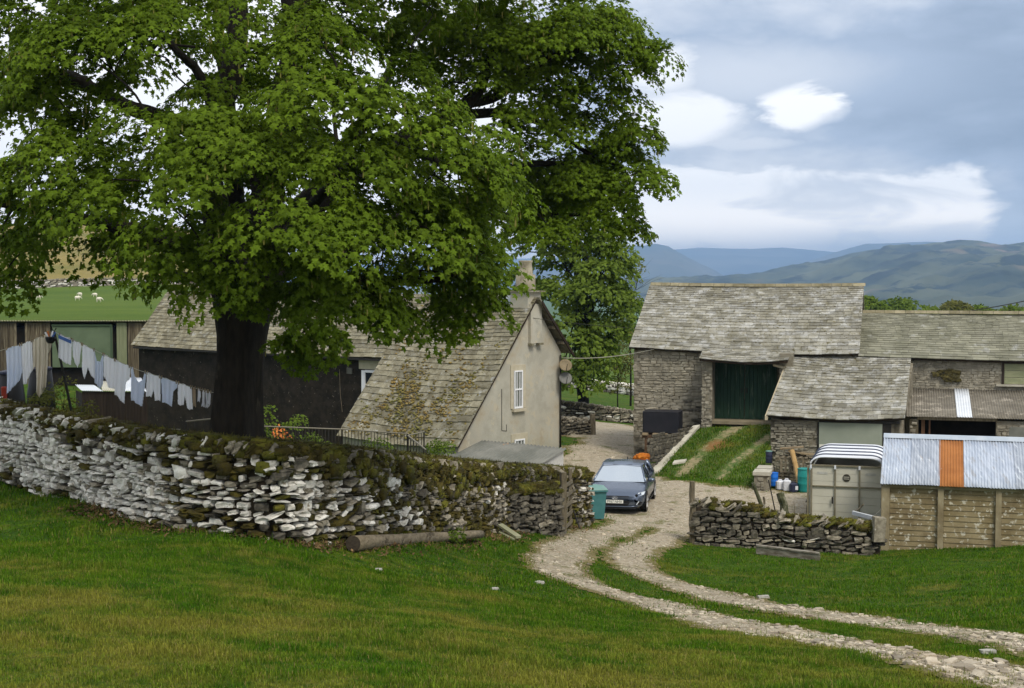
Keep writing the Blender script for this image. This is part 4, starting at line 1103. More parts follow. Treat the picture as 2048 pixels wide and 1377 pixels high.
# right-hand range
rng_ = thing('stone_byre', 'long lower stone byre with slate roof running out of frame on the right', 'barn', P(1950, 930, 57))
R0 = LB + .12
LR = 13.0
zer, zrr = -3.32, -1.80
mb = MB()
mb.prism([B(R0, .3, -8.3), B(R0, 8.7, -8.3), B(R0, 8.7, zer), B(R0, 4.5, zrr - .15), B(R0, .3, zer - .12)], BU * LR, 0)
wu = bu(2006, .3)
wz0, wz1 = bz(768, wu, .3), bz(724, wu, .3)
mb.rubble(B(R0, .3, -5.6), BU, LR, -BV, zer + 5.5, w=(.12, .34), h=(.05, .11), out=.012, mi=1, gap=1.0, holes=[(wu - R0, wu - R0 + 1.5, wz0 + 5.6, wz1 + 5.6)])
mb.build('wall', [M_BARNM, M_BARN], rng_)
mb = MB()
mb.prism([B(R0 - .05, 4.5, zrr - .1), B(R0 - .05, 8.9, zer - .16), B(R0 - .05, 8.9, zer - .06), B(R0 - .05, 4.5, zrr)], BU * (LR + .2), 0)
mb.slates(B(R0 - .08, .0, zer - .02), B(R0 + LR, .0, zer - .04), B(R0 - .08, 4.5, zrr + .04), B(R0 + LR, 4.5, zrr + .0), (.26, .15), .42, .02, 0, sag=.08, deck=1)
mb.build('roof', [mat('byre_slate', (0.15, 0.148, 0.105), (0.235, 0.23, 0.175), sc=1.4, rough=.8, bump=.4, bsc=40, isl=.2, c3=(0.31, 0.31, 0.28), sc3=1.5, t3=.62, w3=.06), M_DBOARD], rng_)
mb = MB(); s = R0 - .05
while s < R0 + LR:
    l = random.uniform(.35, .55)
    mb.prism([B(s, 4.36, zrr + .02), B(s, 4.64, zrr + .02), B(s, 4.53, zrr + .14), B(s, 4.47, zrr + .14)], BU * (l - .012)); s += l
mb.build('ridge', [bpy.data.materials['ridge_stone']], rng_)
mb = MB(); mb.obox(B(wu, .3, wz0), BU * .07, -BV * .05, UPV * (wz1 - wz0)); mb.obox(B(wu + .07, .3, wz1 - .06), BU * 1.4, -BV * .05, UPV * .06)
wfr = mb.build('window', [mat('dark_window_frame', (0.03, 0.02, 0.015), rough=.7)], rng_)
mb = MB(); mb.obox(B(wu - .2, .32, wz0 - .09), BU * 1.8, -BV * .16, UPV * .07); mb.build('sill', [M_SLAB], wfr)
mb = MB()
for k in range(3): mb.obox(B(wu + .09, .31, wz0 + k * (wz1 - wz0 - .06) / 3), BU * 1.4, -BV * (.03 + .004 * k), UPV * ((wz1 - wz0 - .06) / 3 - .015))
mb.build('shutter_boards', [mat('pale_green_boards', (0.22, 0.24, 0.14), (0.30, 0.31, 0.19), sc=2, rough=.8, st=(1, 1, 4))], wfr)
mb = MB(); C, A = [], []
for k in range(40):
    uu, zz = random.gauss(bu(1898, .3), .22), random.gauss(bz(747, 11, .3), .09); r = random.uniform(.06, .13)
    C.append(np.array(B(uu, .24, zz))); A.append([np.array(BU) * r * 1.3, np.array(BV) * r * .5, np.array((0, 0, r * .8))])
V, Fc = stones_np(np.array(C), np.array(A), .2); mb.np(V, Fc); mb.build('ivy_clump', [mat('dead_ivy', (0.035, 0.03, 0.012), (0.10, 0.085, 0.03), sc=8, isl=.4, rough=1, bump=1.0, bsc=40)], rng_)

# corrugated cattle shelter under the byre wall
shl = thing('cattle_shelter', 'open fronted lean-to with brown corrugated roof and one white sheet', 'shed', P(1940, 930, 53.5))
ta, tb = B(bu(1822, .2), .2, bz(777, bu(1822, .2), .2)), B(R0 + LR, .2, bz(777, bu(1822, .2), .2))
ba, bb = P(1808, 833, 52.8), None
ex = (tb - ta); ex.z = 0; lx = ex.length; ex.normalize()
dn = ba - ta; dn = dn - ex * dn.dot(ex)
xw0 = ((1911 - CX) / F * ta.y - ta.x) / (ex.x - (1911 - CX) / F * ex.y)
for (a, b, mm, lab) in ((-.12, xw0 - .01, M_TINBR, None), (xw0, xw0 + .52, M_TINWH, 'white replacement roof sheet'), (xw0 + .53, lx, M_TINBR, None)):
    mb = MB(); mb.corr(ta + ex * a + UPV * (.02 if lab else 0), ex * (b - a), dn, .09, .014); o = mb.build('roof_sheet', [mm], shl, smooth=True)
    if lab: o['label'] = lab
ec = ta + dn
mb = MB()
fx = lambda px: ((px - CX) / F * ec.y - ec.x) / (ex.x - (px - CX) / F * ex.y)
iv = Vector((-ex.y, ex.x, 0))
zt = ec.z - .10
for a, b in ((0, fx(1840)), (fx(1997), lx)):
    mb.obox(Vector((ec.x, ec.y, -8.2)) + ex * a + iv * .15, ex * (b - a), iv * .4, UPV * (zt + 8.2), 0)
    mb.rubble(Vector((ec.x, ec.y, -7.6)) + ex * a + iv * .15, ex, b - a, -iv, zt + 7.6, w=(.15, .35), h=(.08, .15), out=.03, mi=1)
mb.build('stone_pier', [M_BARNM, M_BARN], shl)
mb = MB(); mb.obox(Vector((ec.x, ec.y, zt - .02)) + ex * fx(1838) + iv * .1, ex * (fx(1999) - fx(1838)), iv * .18, UPV * .10); mb.build('lintel', [M_OLDWOOD], shl)
mb = MB(); mb.obox(Vector((ec.x, ec.y, -7.6)) + ex * (fx(1845) + .02) + iv * .3, ex * .12, iv * .12, UPV * (zt + 7.58)); mb.obox(Vector((ec.x, ec.y, -7.6)) + ex * (fx(1860) + .02) + iv * .35, ex * .06, iv * .06, UPV * (zt + 7.58)); mb.build('door_post', [mat('red_brown_timber', (0.09, 0.045, 0.025), (0.14, 0.08, 0.045), sc=4, st=(3, 3, .4))], shl)
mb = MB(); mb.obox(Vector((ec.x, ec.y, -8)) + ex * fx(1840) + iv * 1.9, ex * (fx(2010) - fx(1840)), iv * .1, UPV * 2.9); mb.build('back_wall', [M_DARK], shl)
mb = MB(); mb.prism([Vector((ec.x, ec.y, -7.4)) + ex * (fx(2012)) - iv * .3, Vector((ec.x, ec.y, -7.4)) + ex * (fx(2012) + 1.5) - iv * .3, Vector((ec.x, ec.y, P(0, 852, 52).z)) + ex * (fx(2012) + 1.5) - iv * .3, Vector((ec.x, ec.y, P(0, 852, 52).z)) + ex * (fx(2022)) - iv * .3], iv * .03)
mb.build('leaning_sheet', [M_TINGR], shl)

# earth ramp up to the barn doors
TL, TR = P(1400, 858, 56.6), P(1560, 852, 56.0)
BL, BR = ghit(1308, 950), ghit(1512, 980)
BL.z -= .03; BR.z -= .03
mb = MB(); n_ = 14; Vp = []
for j in range(n_ + 1):
    for i in range(n_ + 1):
        s, tt = i / n_, j / n_
        p = (BL * (1 - s) + BR * s) * (1 - tt) + (TL * (1 - s) + TR * s) * tt
        p.z += .10 * math.sin(math.pi * tt) + .05 * math.sin(math.pi * s) + .02 * math.sin(9 * s + 7 * tt)
        Vp.append(p)
k = n_ + 1
Fq2 = [(j * k + i, j * k + i + 1, (j + 1) * k + i + 1, (j + 1) * k + i) for j in range(n_) for i in range(n_)]
edge = [j * k for j in range(k)] + [n_ * k + i for i in range(1, k)] + [j * k + n_ for j in range(n_ - 1, -1, -1)] + [i for i in range(n_ - 1, 0, -1)]
base = len(Vp)
Vp += [Vector((Vp[i].x, Vp[i].y, -8.3)) for i in edge]
for i in range(len(edge)):
    j = (i + 1) % len(edge); Fq2.append((edge[i], edge[j], base + j, base + i))
mb.add(Vp, Fq2)
m, nt, out = new_mat('ramp_turf')
pos = nd(nt, 'ShaderNodeNewGeometry').outputs['Position']
n1 = noise(nt, pos, .9, 5, .6); n2 = noise(nt, pos, 6, 5, .7)
dS = (BR + TR - BL - TL) * .5; lS = dS.length; dS.normalize(); off_ = dS.dot((BL + TL) * .5)
sC = mth(nt, 'DIVIDE', sub(nd(nt, 'ShaderNodeVectorMath', _operation='DOT_PRODUCT', i0=pos, i1=tuple(dS)).outputs['Value'], off_), lS)
wornm = mth(nt, 'MAXIMUM', ramp(nt, mth(nt, 'ABSOLUTE', sub(sC, .33)), .13, .03), ramp(nt, mth(nt, 'ABSOLUTE', sub(sC, .78)), .10, .02))
c = mix(nt, ramp(nt, n2, .35, .65), (0.045, 0.088, 0.010), (0.090, 0.130, 0.016))
c = mix(nt, ramp(nt, add(add(mul(wornm, .30), n1), mul(sub(n2, .5), 1.1)), .62, .95), c, (0.26, 0.215, 0.115))
x0 = P(1437, 885, 54.5)
dd = nd(nt, 'ShaderNodeVectorMath', _operation='DISTANCE', i0=pos, i1=tuple(x0)).outputs['Value']
c = mix(nt, mul(ramp(nt, add(dd, mul(sub(n2, .5), 1.2)), .75, .3), .8), c, (0.22, 0.09, 0.025))
b = nd(nt, 'ShaderNodeBsdfPrincipled', Roughness=.95); nt.links.new(c, b.inputs['Base Color'])
bn = nd(nt, 'ShaderNodeBump', Strength=.8, Distance=.06, Height=noise(nt, pos, 10, 6, .7)); nt.links.new(bn.outputs[0], b.inputs['Normal']); nt.links.new(b.outputs[0], out.inputs[0])
tag(mb.build('ramp_ground', [m], smooth=False), 'grassy earth ramp with two worn wheel tracks up to the green barn doors', 'ramp', kind='structure')
RAMP = np.array([[p.x, p.y] for p in (TL, TR, BR, BL)])
# tufts on the ramp
Q = np.stack([RNG.uniform(RAMP[:, 0].min(), RAMP[:, 0].max(), 26000), RNG.uniform(RAMP[:, 1].min(), RAMP[:, 1].max(), 26000)], 1)
from mathutils.bvhtree import BVHTree
_bv = BVHTree.FromPolygons([tuple(v) for v in Vp], Fq2[:n_ * n_])
pts_ = []
for x, y in Q:
    sq = (Vector((x, y, 0)) - (BL + TL) * .5).dot(Vector((dS.x, dS.y, 0))) / lS
    if min(abs(sq - .33) / .09, abs(sq - .78) / .07) < random.uniform(.4, 1.5): continue
    h_ = _bv.ray_cast(Vector((x, y, 5)), Vector((0, 0, -1)))
    if h_[0] is not None: pts_.append(h_[0])
pts_ = np.array(pts_); n_b = len(pts_)
az_ = RNG.uniform(0, 6.28, n_b); hh = RNG.uniform(.04, .11, n_b); dx = np.stack([np.cos(az_), np.sin(az_), 0 * az_], 1)
sdv = np.stack([-np.sin(az_), np.cos(az_), 0 * az_], 1) * .012
Vt = np.stack([pts_ - sdv, pts_ + sdv, pts_ + dx * hh[:, None] * .5 + np.stack([0 * hh, 0 * hh, hh], 1)], 1).reshape(-1, 3)
tag(np_mesh('grass', Vt, np.arange(len(Vt)).reshape(-1, 3), M_BLADE), 'tufts of grass on the barn ramp', 'grass', kind='stuff')
# coping slabs along its left edge
kerb = thing('retaining_wall', 'low retaining wall of dark stone with long pale slabs along the ramp edge', 'wall', BL)
mb = MB(); dl = TL - BL; side = Vector((-.93, -.25, 0))
mb.prism([BL + side * .25 + UPV * -.12, TL + side * .25 + UPV * -.12, Vector((TL.x, TL.y, -8)) + side * .25, Vector((BL.x, BL.y, -8)) + side * .25], -side * .3, 0)
o_ = BL + side * .26; o_.z = -7.7
mb.rubble(o_ + dl * 1.0 - UPV * dl.z, -Vector((dl.x, dl.y, 0)).normalized(), Vector((dl.x, dl.y, 0)).length, side, 1.7, w=(.2, .5), h=(.1, .18), out=.03, mi=1, zfun=None)
mb.build('wall', [M_CORE, M_DARKST], kerb)
for a, b, wd in ((0, .36, .5), (.37, .62, .4), (.63, .82, .34), (.83, 1.0, .3)):
    mb = MB(); p0 = BL + dl * a; p1 = BL + dl * b
    mb.prism([p0 + side * .30 + UPV * .02, p1 + side * .30 + UPV * .02, p1 - side * (wd - .3) + UPV * .05, p0 - side * (wd - .28) + UPV * .05], UPV * .11)
    mb.build('coping_slab', [M_SLAB], kerb)
p0 = P(1345, 930, 51.8)
mb = MB(); mb.prism([p0, p0 + Vector((.45, .1, .05)), p0 + Vector((.55, .4, .1)), p0 + Vector((.1, .3, .06))], UPV * .06); tag(mb.build('stone_slab', [M_SLAB]), 'loose flat pale slab lying on the ramp turf', 'slab')
# stone block at the ramp's right foot
blk = MB(); p0 = P(1508, 972, 49.6)
blk.obox(p0 + UPV * -.6, BU * .5, BV * 2.4, UPV * .95, 0)
blk.rubble(p0 + UPV * -.4, BU, .5, -BV, .72, w=(.14, .3), h=(.1, .2), out=.04, mi=1)
blk.obox(p0 + UPV * .36 - BV * .06 - BU * .04, BU * .58, BV * .8, UPV * .12, 2); blk.obox(p0 + UPV * .37 + BV * .8, BU * .5, BV * .8, UPV * .13, 2)
tag(blk.build('stone_parapet', [M_BARNM, M_BARN, M_SLAB]), 'stubby stone parapet with flat cap at the foot of the ramp', 'parapet')

# brown leaf litter along the foot of the garden wall
_mp = np.array([[p[0], p[1]] for p in MAINP]); _ml = np.concatenate([[0], np.cumsum(np.linalg.norm(np.diff(_mp, axis=0), axis=1))])
Nl = 9000
fl_ = RNG.uniform(.30, .97, Nl) * _ml[-1]; offl = np.abs(RNG.normal(0, .30, Nl)) + .26
tx_ = np.interp(fl_, _ml, _mp[:, 0]); ty_2 = np.interp(fl_, _ml, _mp[:, 1]); tx2 = np.interp(fl_ + .3, _ml, _mp[:, 0]); ty3 = np.interp(fl_ + .3, _ml, _mp[:, 1])
tn = nrm(np.stack([ty3 - ty_2, -(tx2 - tx_)], 1)); pl = np.stack([tx_, ty_2], 1) + tn * offl[:, None]
keep = np.sin(fl_ * 1.3) + .6 * np.sin(fl_ * 3.1 + 1) > RNG.uniform(-1.6, 1.2, Nl)
pl = pl[keep]; Nl = len(pl); zl = gz(pl[:, 0], pl[:, 1]) + RNG.uniform(.01, .06, Nl)
al_ = RNG.uniform(0, 6.28, Nl); sl_ = RNG.uniform(.02, .045, Nl)
ca, sa = np.cos(al_) * sl_, np.sin(al_) * sl_; tz = RNG.normal(0, .5, Nl) * sl_
Vl = np.stack([np.stack([pl[:, 0] - ca, pl[:, 1] - sa, zl - tz], 1), np.stack([pl[:, 0] + sa * .6, pl[:, 1] - ca * .6, zl], 1), np.stack([pl[:, 0] + ca, pl[:, 1] + sa, zl + tz], 1), np.stack([pl[:, 0] - sa * .6, pl[:, 1] + ca * .6, zl + .004], 1)], 1).reshape(-1, 3)
tag(np_mesh('leaf_litter', Vl, np.arange(len(Vl)).reshape(-1, 4), mat('dead_leaves', (0.07, 0.04, 0.018), (0.17, 0.11, 0.05), sc=5, isl=.45, rough=1)), 'brown dead leaves along the foot of the long garden wall', 'leaf litter', kind='stuff')
# ------------------------------------------------------------------ trees
def leaf_mat(name, c1, c2, c3, trans=.35, isl=.3, sc=.8):
    m, nt, out = new_mat(name)
    geo = nd(nt, 'ShaderNodeNewGeometry')
    n1 = noise(nt, geo.outputs['Position'], sc, 3, .6)
    c = mix(nt, ramp(nt, n1, .35, .65), (*c1, 1), (*c2, 1))
    rnd = geo.outputs['Random Per Island']
    wn = nd(nt, 'ShaderNodeTexWhiteNoise', _noise_dimensions='1D', W=rnd).outputs[0]
    c = mix(nt, mul(ramp(nt, wn, .6, 1.0), .8), c, (*c3, 1))
    r = nd(nt, 'ShaderNodeMapRange', Value=rnd); r.inputs['To Min'].default_value = 1 - isl; r.inputs['To Max'].default_value = 1 + isl
    c = nd(nt, 'ShaderNodeHueSaturation', Value=r.outputs[0], Color=c).outputs[0]
    b = nd(nt, 'ShaderNodeBsdfPrincipled', Roughness=.6); b.inputs['Specular IOR Level'].default_value = .05
    nt.links.new(c, b.inputs['Base Color'])
    tr = nd(nt, 'ShaderNodeBsdfTranslucent'); nt.links.new(mix(nt, 1.0, c, (1.1, 1.25, .5), 'MULTIPLY'), tr.inputs[0])
    mx = nd(nt, 'ShaderNodeMixShader', i0=trans, i1=b.outputs[0], i2=tr.outputs[0]); nt.links.new(mx.outputs[0], out.inputs[0])
    return m
M_LEAF = leaf_mat("sycamore_leaves", (0.040, 0.090, 0.006), (0.068, 0.128, 0.008), (0.125, 0.175, 0.014), trans=.34, isl=.38)
M_LEAF2 = leaf_mat('ash_leaves', (0.072, 0.140, 0.016), (0.105, 0.175, 0.020), (0.16, 0.20, 0.035), trans=.38)
M_LEAFY = leaf_mat('yellowing_leaves', (0.11, 0.105, 0.025), (0.15, 0.13, 0.03), (0.09, 0.11, 0.03), trans=.3)
M_LEAFD = leaf_mat('bush_leaves', (0.055, 0.115, 0.014), (0.085, 0.15, 0.02), (0.15, 0.19, 0.03), trans=.35)
M_CATK = mat('hanging_flowers', (0.15, 0.155, 0.03), (0.20, 0.19, 0.045), sc=3, rough=.8)
M_BARK = mat('dark_bark', (0.007, 0.006, 0.0045), (0.018, 0.015, 0.011), sc=5, rough=1, st=(2.5, 2.5, .6), bump=1.0, bsc=9, c3=(0.04, 0.035, 0.024), sc3=2.2, t3=.68, w3=.05)

# five-lobed leaf: stalk at the origin, tip along +y
_lo = [(0, 0, 0), (.44, .02, -.14), (.25, .27, -.01), (.56, .55, -.16), (.21, .60, -.02), (0, 1.0, -.20), (-.21, .60, -.02), (-.56, .55, -.16), (-.25, .27, -.01), (-.44, .02, -.14), (0, .38, .05)]
LEAF_V = np.array(_lo, dtype=float)
LEAF_F = np.array([(10, i, (i + 1) % 10) for i in range(10)])
# simple folded leaf for trees further off
LEAF2_V = np.array([(0, 0, 0), (.36, .45, -.06), (0, 1, -.16), (-.36, .45, -.06), (0, .5, .06)], dtype=float)
LEAF2_F = np.array([(4, 0, 1), (4, 1, 2), (4, 2, 3), (4, 3, 0)])
UP3 = np.array((0, 0, 1.0))

def spray_leaves(S, O, rad, per, size, droop=.35, rng=RNG, wild=.38, upw=.75):
    """leaves of flat drooping sprays. S centres (N,3), O outward directions (N,3), rad (N,)"""
    N = len(S)
    n = nrm(O * .62 + UP3 * upw + rng.normal(0, .12, (N, 3)))
    a = nrm(np.cross(n, rng.normal(0, 1, (N, 3)))); b = np.cross(n, a)
    th = rng.uniform(0, 2 * np.pi, (N, per)); rr = np.sqrt(rng.random((N, per)))
    dirv_ = a[:, None] * np.cos(th)[..., None] + b[:, None] * np.sin(th)[..., None]
    p = S[:, None] + dirv_ * (rr * rad[:, None])[..., None] + n[:, None] * rng.normal(0, .05, (N, per, 1)) - UP3 * (droop * rad[:, None] * rr ** 2)[..., None]
    ln = nrm(n[:, None] + dirv_ * (rr * .35)[..., None] + rng.normal(0, wild, (N, per, 3)))
    ty = nrm(dirv_ * .7 + O[:, None] * .55 - UP3 * .35 + rng.normal(0, .3, (N, per, 3)))
    ty = nrm(ty - ln * (ty * ln).sum(-1, keepdims=True))
    tx = np.cross(ty, ln)
    sz = size * rng.uniform(.62, 1.25, (N, per, 1))
    A = np.stack([tx * sz, ty * sz, ln * sz], 2).reshape(-1, 3, 3)
    return A, p.reshape(-1, 3)

def pads_to_sprays(pads, axis, srad, cover, rng=RNG, zlow=-.35, inner=.55, axis2=None):
    S, O = [], []
    for px, py, rx, ry, d in pads:
        c = np.array(P(px, py, d)); a, cc = rx / F * d, ry / F * d; b = (a + cc) * .5
        n = max(3, int(math.pi * a * cc / (math.pi * srad ** 2) * cover))
        v = nrm(rng.normal(0, 1, (n * 3, 3))); v = v[v[:, 2] > zlow - .3 * rng.random(len(v))][:n]
        k = inner + (1 - inner) * rng.random((len(v), 1)) ** .6
        S.append(c + v * k * np.array((a, b, cc)))
        o = S[-1] - np.array(axis2 if axis2 is not None and d >= 30.4 else axis); o[:, 2] *= .35
        O.append(nrm(nrm(o) * .6 + nrm(v * np.array((1, 1, .4))) * .7))
    return np.vstack(S), np.vstack(O)

def limb(mb, pts, r0, r1, n=8, sub=4):
    pts = [Vector(p) for p in pts]; q = []
    for i in range(len(pts) - 1):
        p0, p1, p2, p3 = pts[max(i - 1, 0)], pts[i], pts[i + 1], pts[min(i + 2, len(pts) - 1)]
        for k in range(sub):
            t = k / sub
            q.append(.5 * ((2 * p1) + (p2 - p0) * t + (2 * p0 - 5 * p1 + 4 * p2 - p3) * t * t + (3 * p1 - p0 - 3 * p2 + p3) * t ** 3))
    q.append(pts[-1])
    m = len(q)
    rs_ = [r0 + (r1 - r0) * (i / (m - 1)) ** .8 for i in range(m)]
    for i in range(1, m - 1): q[i] = q[i] + Vector((random.gauss(0, .12), random.gauss(0, .12), random.gauss(0, .12))) * rs_[i]
    mb.tube(q, rs_, n)
    return q, rs_

# --- the big sycamore behind the garden wall
random.seed(77); rt = np.random.default_rng(5)
base = P(470, 905, 28.0)
syc = thing('sycamore_tree', 'huge spreading sycamore in full leaf behind the garden wall, trunk almost black', 'tree', base)
mb = MB(); skel = []
prof = [(468, 925, .72), (469, 900, .60), (470, 860, .50), (474, 800, .455), (479, 730, .44), (483, 670, .46), (486, 620, .53), (487, 575, .60), (484, 535, .52), (478, 500, .40)]
tp = [P(a, b, 28) for a, b, r in prof]
# fluted trunk
V, Fc = [], []; n = 28
for i, (p, (a, b, r)) in enumerate(zip(tp, prof)):
    fl = .22 if i < 2 else (.10 if i < 4 else .05)
    for k in range(n):
        w_ = 2 * math.pi * k / n
        rr = r * (1 + fl * math.sin(5 * w_ + .6 + .15 * i) + .04 * math.sin(11 * w_ + i))
        V.append((p.x + rr * math.cos(w_), p.y + rr * math.sin(w_), p.z))
for i in range(len(tp) - 1):
    for k in range(n):
        k2 = (k + 1) % n; Fc.append((i * n + k, i * n + k2, (i + 1) * n + k2, (i + 1) * n + k))
Fc.append(tuple((len(tp) - 1) * n + k for k in range(n)))
mb.add(V, Fc)
LIMBS = [
    ([P(462, 610, 28), P(428, 545, 27.6), P(350, 490, 26.8), P(240, 455, 26), P(120, 430, 25.5), P(-40, 400, 25)], .30, .05),
    ([P(466, 570, 28), P(440, 470, 28), P(420, 330, 27.8), P(430, 230, 27.5), P(470, 120, 27.5), P(475, 0, 27.6), P(470, -160, 27.6)], .36, .14),
    ([P(500, 570, 28), P(530, 430, 28), P(560, 250, 28), P(590, 90, 28), P(585, -40, 28), P(560, -240, 28)], .40, .18),
    ([P(590, 90, 28), P(622, 10, 28.2), P(680, -100, 28.6), P(760, -260, 29)], .22, .08),
    ([P(512, 590, 28), P(570, 540, 28), P(640, 520, 28.2), P(720, 490, 28.6), P(800, 430, 29), P(900, 410, 29.5)], .24, .06),
    ([P(510, 530, 28), P(600, 430, 28.5), P(740, 320, 29.5), P(880, 240, 31), P(940, 200, 31.5), P(985, 110, 32), P(1010, -20, 32.3)], .32, .07),
    ([P(940, 205, 31.5), P(1000, 190, 32), P(1090, 120, 32.3), P(1180, 90, 32.5), P(1260, 70, 32.5)], .13, .03),
    ([P(880, 240, 31), P(1000, 225, 32), P(1080, 245, 32.4), P(1180, 310, 32.6), P(1290, 350, 32)], .13, .03),
    ([P(800, 290, 30), P(930, 340, 31.5), P(1060, 330, 32.5), P(1150, 325, 33), P(1230, 320, 33)], .13, .03),
    ([P(740, 320, 29.5), P(860, 400, 31), P(980, 430, 32), P(1090, 430, 33), P(1190, 430, 33)], .14, .03),
    ([P(425, 300, 27.8), P(360, 250, 27.4), P(270, 220, 27), P(200, 185, 26.6), P(120, 150, 26.3), P(30, 120, 26)], .22, .06),
    ([P(200, 185, 26.6), P(212, 165, 26.4), P(240, 145, 26.2), P(300, 110, 26)], .12, .03),
    ([P(190, 180, 26.6), P(150, 150, 26.8), P(100, 145, 27)], .10, .03),
    ([P(430, 230, 27.5), P(395, 145, 27.3), P(355, 105, 27), P(300, 40, 26.8)], .12, .05),
    ([P(470, 60, 27.6), P(440, 90, 27.4), P(400, 95, 27.2), P(350, 90, 27)], .05, .02),
    ([P(500, 560, 27.6), P(560, 500, 26.2), P(620, 420, 24.5), P(680, 350, 23.2), P(760, 300, 22.6)], .20, .04),
    ([P(470, 560, 27.6), P(440, 470, 25.5), P(400, 380, 23.5), P(330, 300, 22.6)], .20, .04),
    ([P(520, 600, 27.6), P(590, 580, 26), P(680, 560, 24), P(780, 560, 22.8), P(900, 560, 23.3)], .17, .04),
    ([P(450, 590, 27.6), P(400, 560, 26), P(340, 545, 24), P(300, 540, 22.6)], .14, .03),
    ([P(690, 505, 28.4), P(660, 450, 28.4), P(630, 440, 28.2), P(600, 400, 28)], .06, .02),
    ([P(485, 560, 28.2), P(470, 400, 30), P(460, 250, 32), P(440, 80, 33), P(420, -120, 33.5)], .26, .08),
    ([P(505, 560, 28.2), P(600, 420, 30.5), P(700, 280, 32.5), P(780, 140, 34), P(820, -40, 34.5)], .24, .07),
]
for pts, r0, r1 in LIMBS:
    q, rr = limb(mb, pts, r0, r1)
    skel += [(p, r) for p, r in zip(q[2:], rr[2:])]
PADS = [
 # near side of the crown
 (150, 110, 160, 80, 23), (60, 235, 110, 90, 24), (330, 55, 150, 50, 23), (330, 262, 165, 48, 22), (430, 275, 120, 80, 22.2), (640, 90, 110, 60, 24), (650, 200, 150, 75, 21.6),
 (520, 345, 190, 70, 21.2), (130, 330, 160, 75, 22.6), (300, 385, 160, 52, 22), (780, 235, 150, 80, 22), (870, 330, 155, 90, 22), (700, 335, 150, 75, 21.5), (955, 430, 95, 95, 23),
 (820, 450, 160, 90, 22), (600, 440, 170, 62, 21), (400, 480, 160, 58, 21.6), (335, 535, 95, 45, 22), (560, 525, 100, 60, 21.6), (690, 560, 100, 62, 22.2), (745, 598, 60, 50, 22.4), (787, 636, 20, 32, 22.6),
 (955, 560, 78, 48, 23.4), (918, 625, 24, 42, 23.6), (960, 600, 50, 30, 23.5), (445, 560, 66, 36, 21.8), (870, 545, 110, 50, 22.6), (60, 390, 100, 60, 24), (15, 490, 36, 36, 25), (20, 560, 30, 10, 24.6), (55, 150, 90, 60, 25), (250, 165, 40, 22, 24), (150, 245, 90, 40, 23.6),
 (100, 30, 110, 40, 24), (480, 120, 60, 50, 24.5), (520, 40, 60, 40, 25), (560, 260, 60, 40, 22.6), (1000, 330, 60, 90, 24.5), (945, 500, 45, 60, 24),
 (20, 60, 60, 50, 25), (110, 100, 60, 50, 25.5), (50, -10, 90, 40, 25.5), (210, -10, 110, 40, 25), (370, -10, 90, 30, 25.5), (480, -15, 70, 30, 26), (690, 10, 90, 34, 27.5), (830, 0, 100, 36, 29), (960, -20, 110, 34, 30.3), (1120, -25, 120, 30, 31.5), (620, 40, 60, 30, 25.5), (700, 140, 80, 40, 27), (820, 150, 70, 40, 28.5), (400, 190, 70, 30, 26), (60, 320, 60, 40, 26), (300, 20, 60, 30, 25),
 # shaded underside on the left
 (190, 440, 130, 22, 27), (110, 462, 60, 14, 27), (200, 488, 46, 10, 26.6), (275, 475, 50, 26, 27.5), (50, 450, 50, 26, 27),
 (620, 590, 60, 26, 22.6), (945, 570, 35, 40, 23.6), (1000, 400, 45, 55, 24.4), (730, 590, 60, 36, 22.4), (640, 560, 110, 36, 23), (500, 590, 40, 20, 22.4),
 # far and right side
 (1100, 70, 160, 80, 31.5), (950, 70, 110, 80, 31.5), (1215, 50, 85, 60, 32), (1235, 135, 62, 50, 32), (1255, 95, 40, 26, 31.6), (1060, 160, 110, 40, 32), (1180, 235, 90, 38, 33), (1265, 250, 45, 55, 32), (1245, 190, 30, 25, 32),
 (1287, 350, 46, 55, 31), (1180, 350, 110, 55, 32.5), (1090, 330, 70, 60, 33.5), (1240, 415, 48, 36, 31.4), (1110, 415, 85, 50, 34), (1070, 455, 45, 30, 33), (840, 60, 100, 55, 30.5), (1258, 452, 18, 26, 31.2), (1185, 430, 36, 24, 32), (900, 165, 60, 40, 31.5), (760, 100, 80, 50, 30),
 (1100, 455, 60, 24, 32), (1150, 140, 80, 40, 33), (1310, 95, 16, 14, 31.5), (1205, 290, 60, 24, 33.5), (1010, 110, 80, 60, 33),
 (1150, 200, 110, 40, 33), (1000, 60, 120, 60, 33), (1120, 120, 140, 60, 33.5), (1180, 60, 110, 50, 33.5), (1230, 330, 70, 60, 33), (1130, 370, 110, 60, 34), (1020, 400, 60, 60, 33), (1200, 400, 70, 40, 33), (1270, 300, 40, 50, 32.5), (880, 110, 90, 60, 32),
 (1035, 222, 60, 18, 31.4), (1120, 262, 60, 22, 31.8), (960, 160, 40, 30, 31),
 # inner leaf mass
 (450, 170, 90, 50, 29), (690, 60, 110, 60, 29.5), (360, 330, 190, 70, 29.5), (700, 430, 150, 60, 29.5), (150, 400, 150, 45, 30), (600, 270, 140, 70, 28.5), (880, 440, 120, 80, 30.5), (100, 190, 80, 60, 29.5), (540, 160, 70, 80, 29.5), (480, 460, 160, 60, 30), (760, 330, 120, 60, 31),
 (605, 645, 50, 20, 25.6), (660, 675, 60, 22, 25.6), (575, 690, 30, 10, 25.8), (820, 560, 60, 60, 30), (930, 500, 70, 60, 30.5), (250, 60, 160, 60, 30), (380, 20, 120, 40, 31), (1000, 250, 40, 30, 33), (920, 330, 80, 50, 31.5),
]
UPPER = []
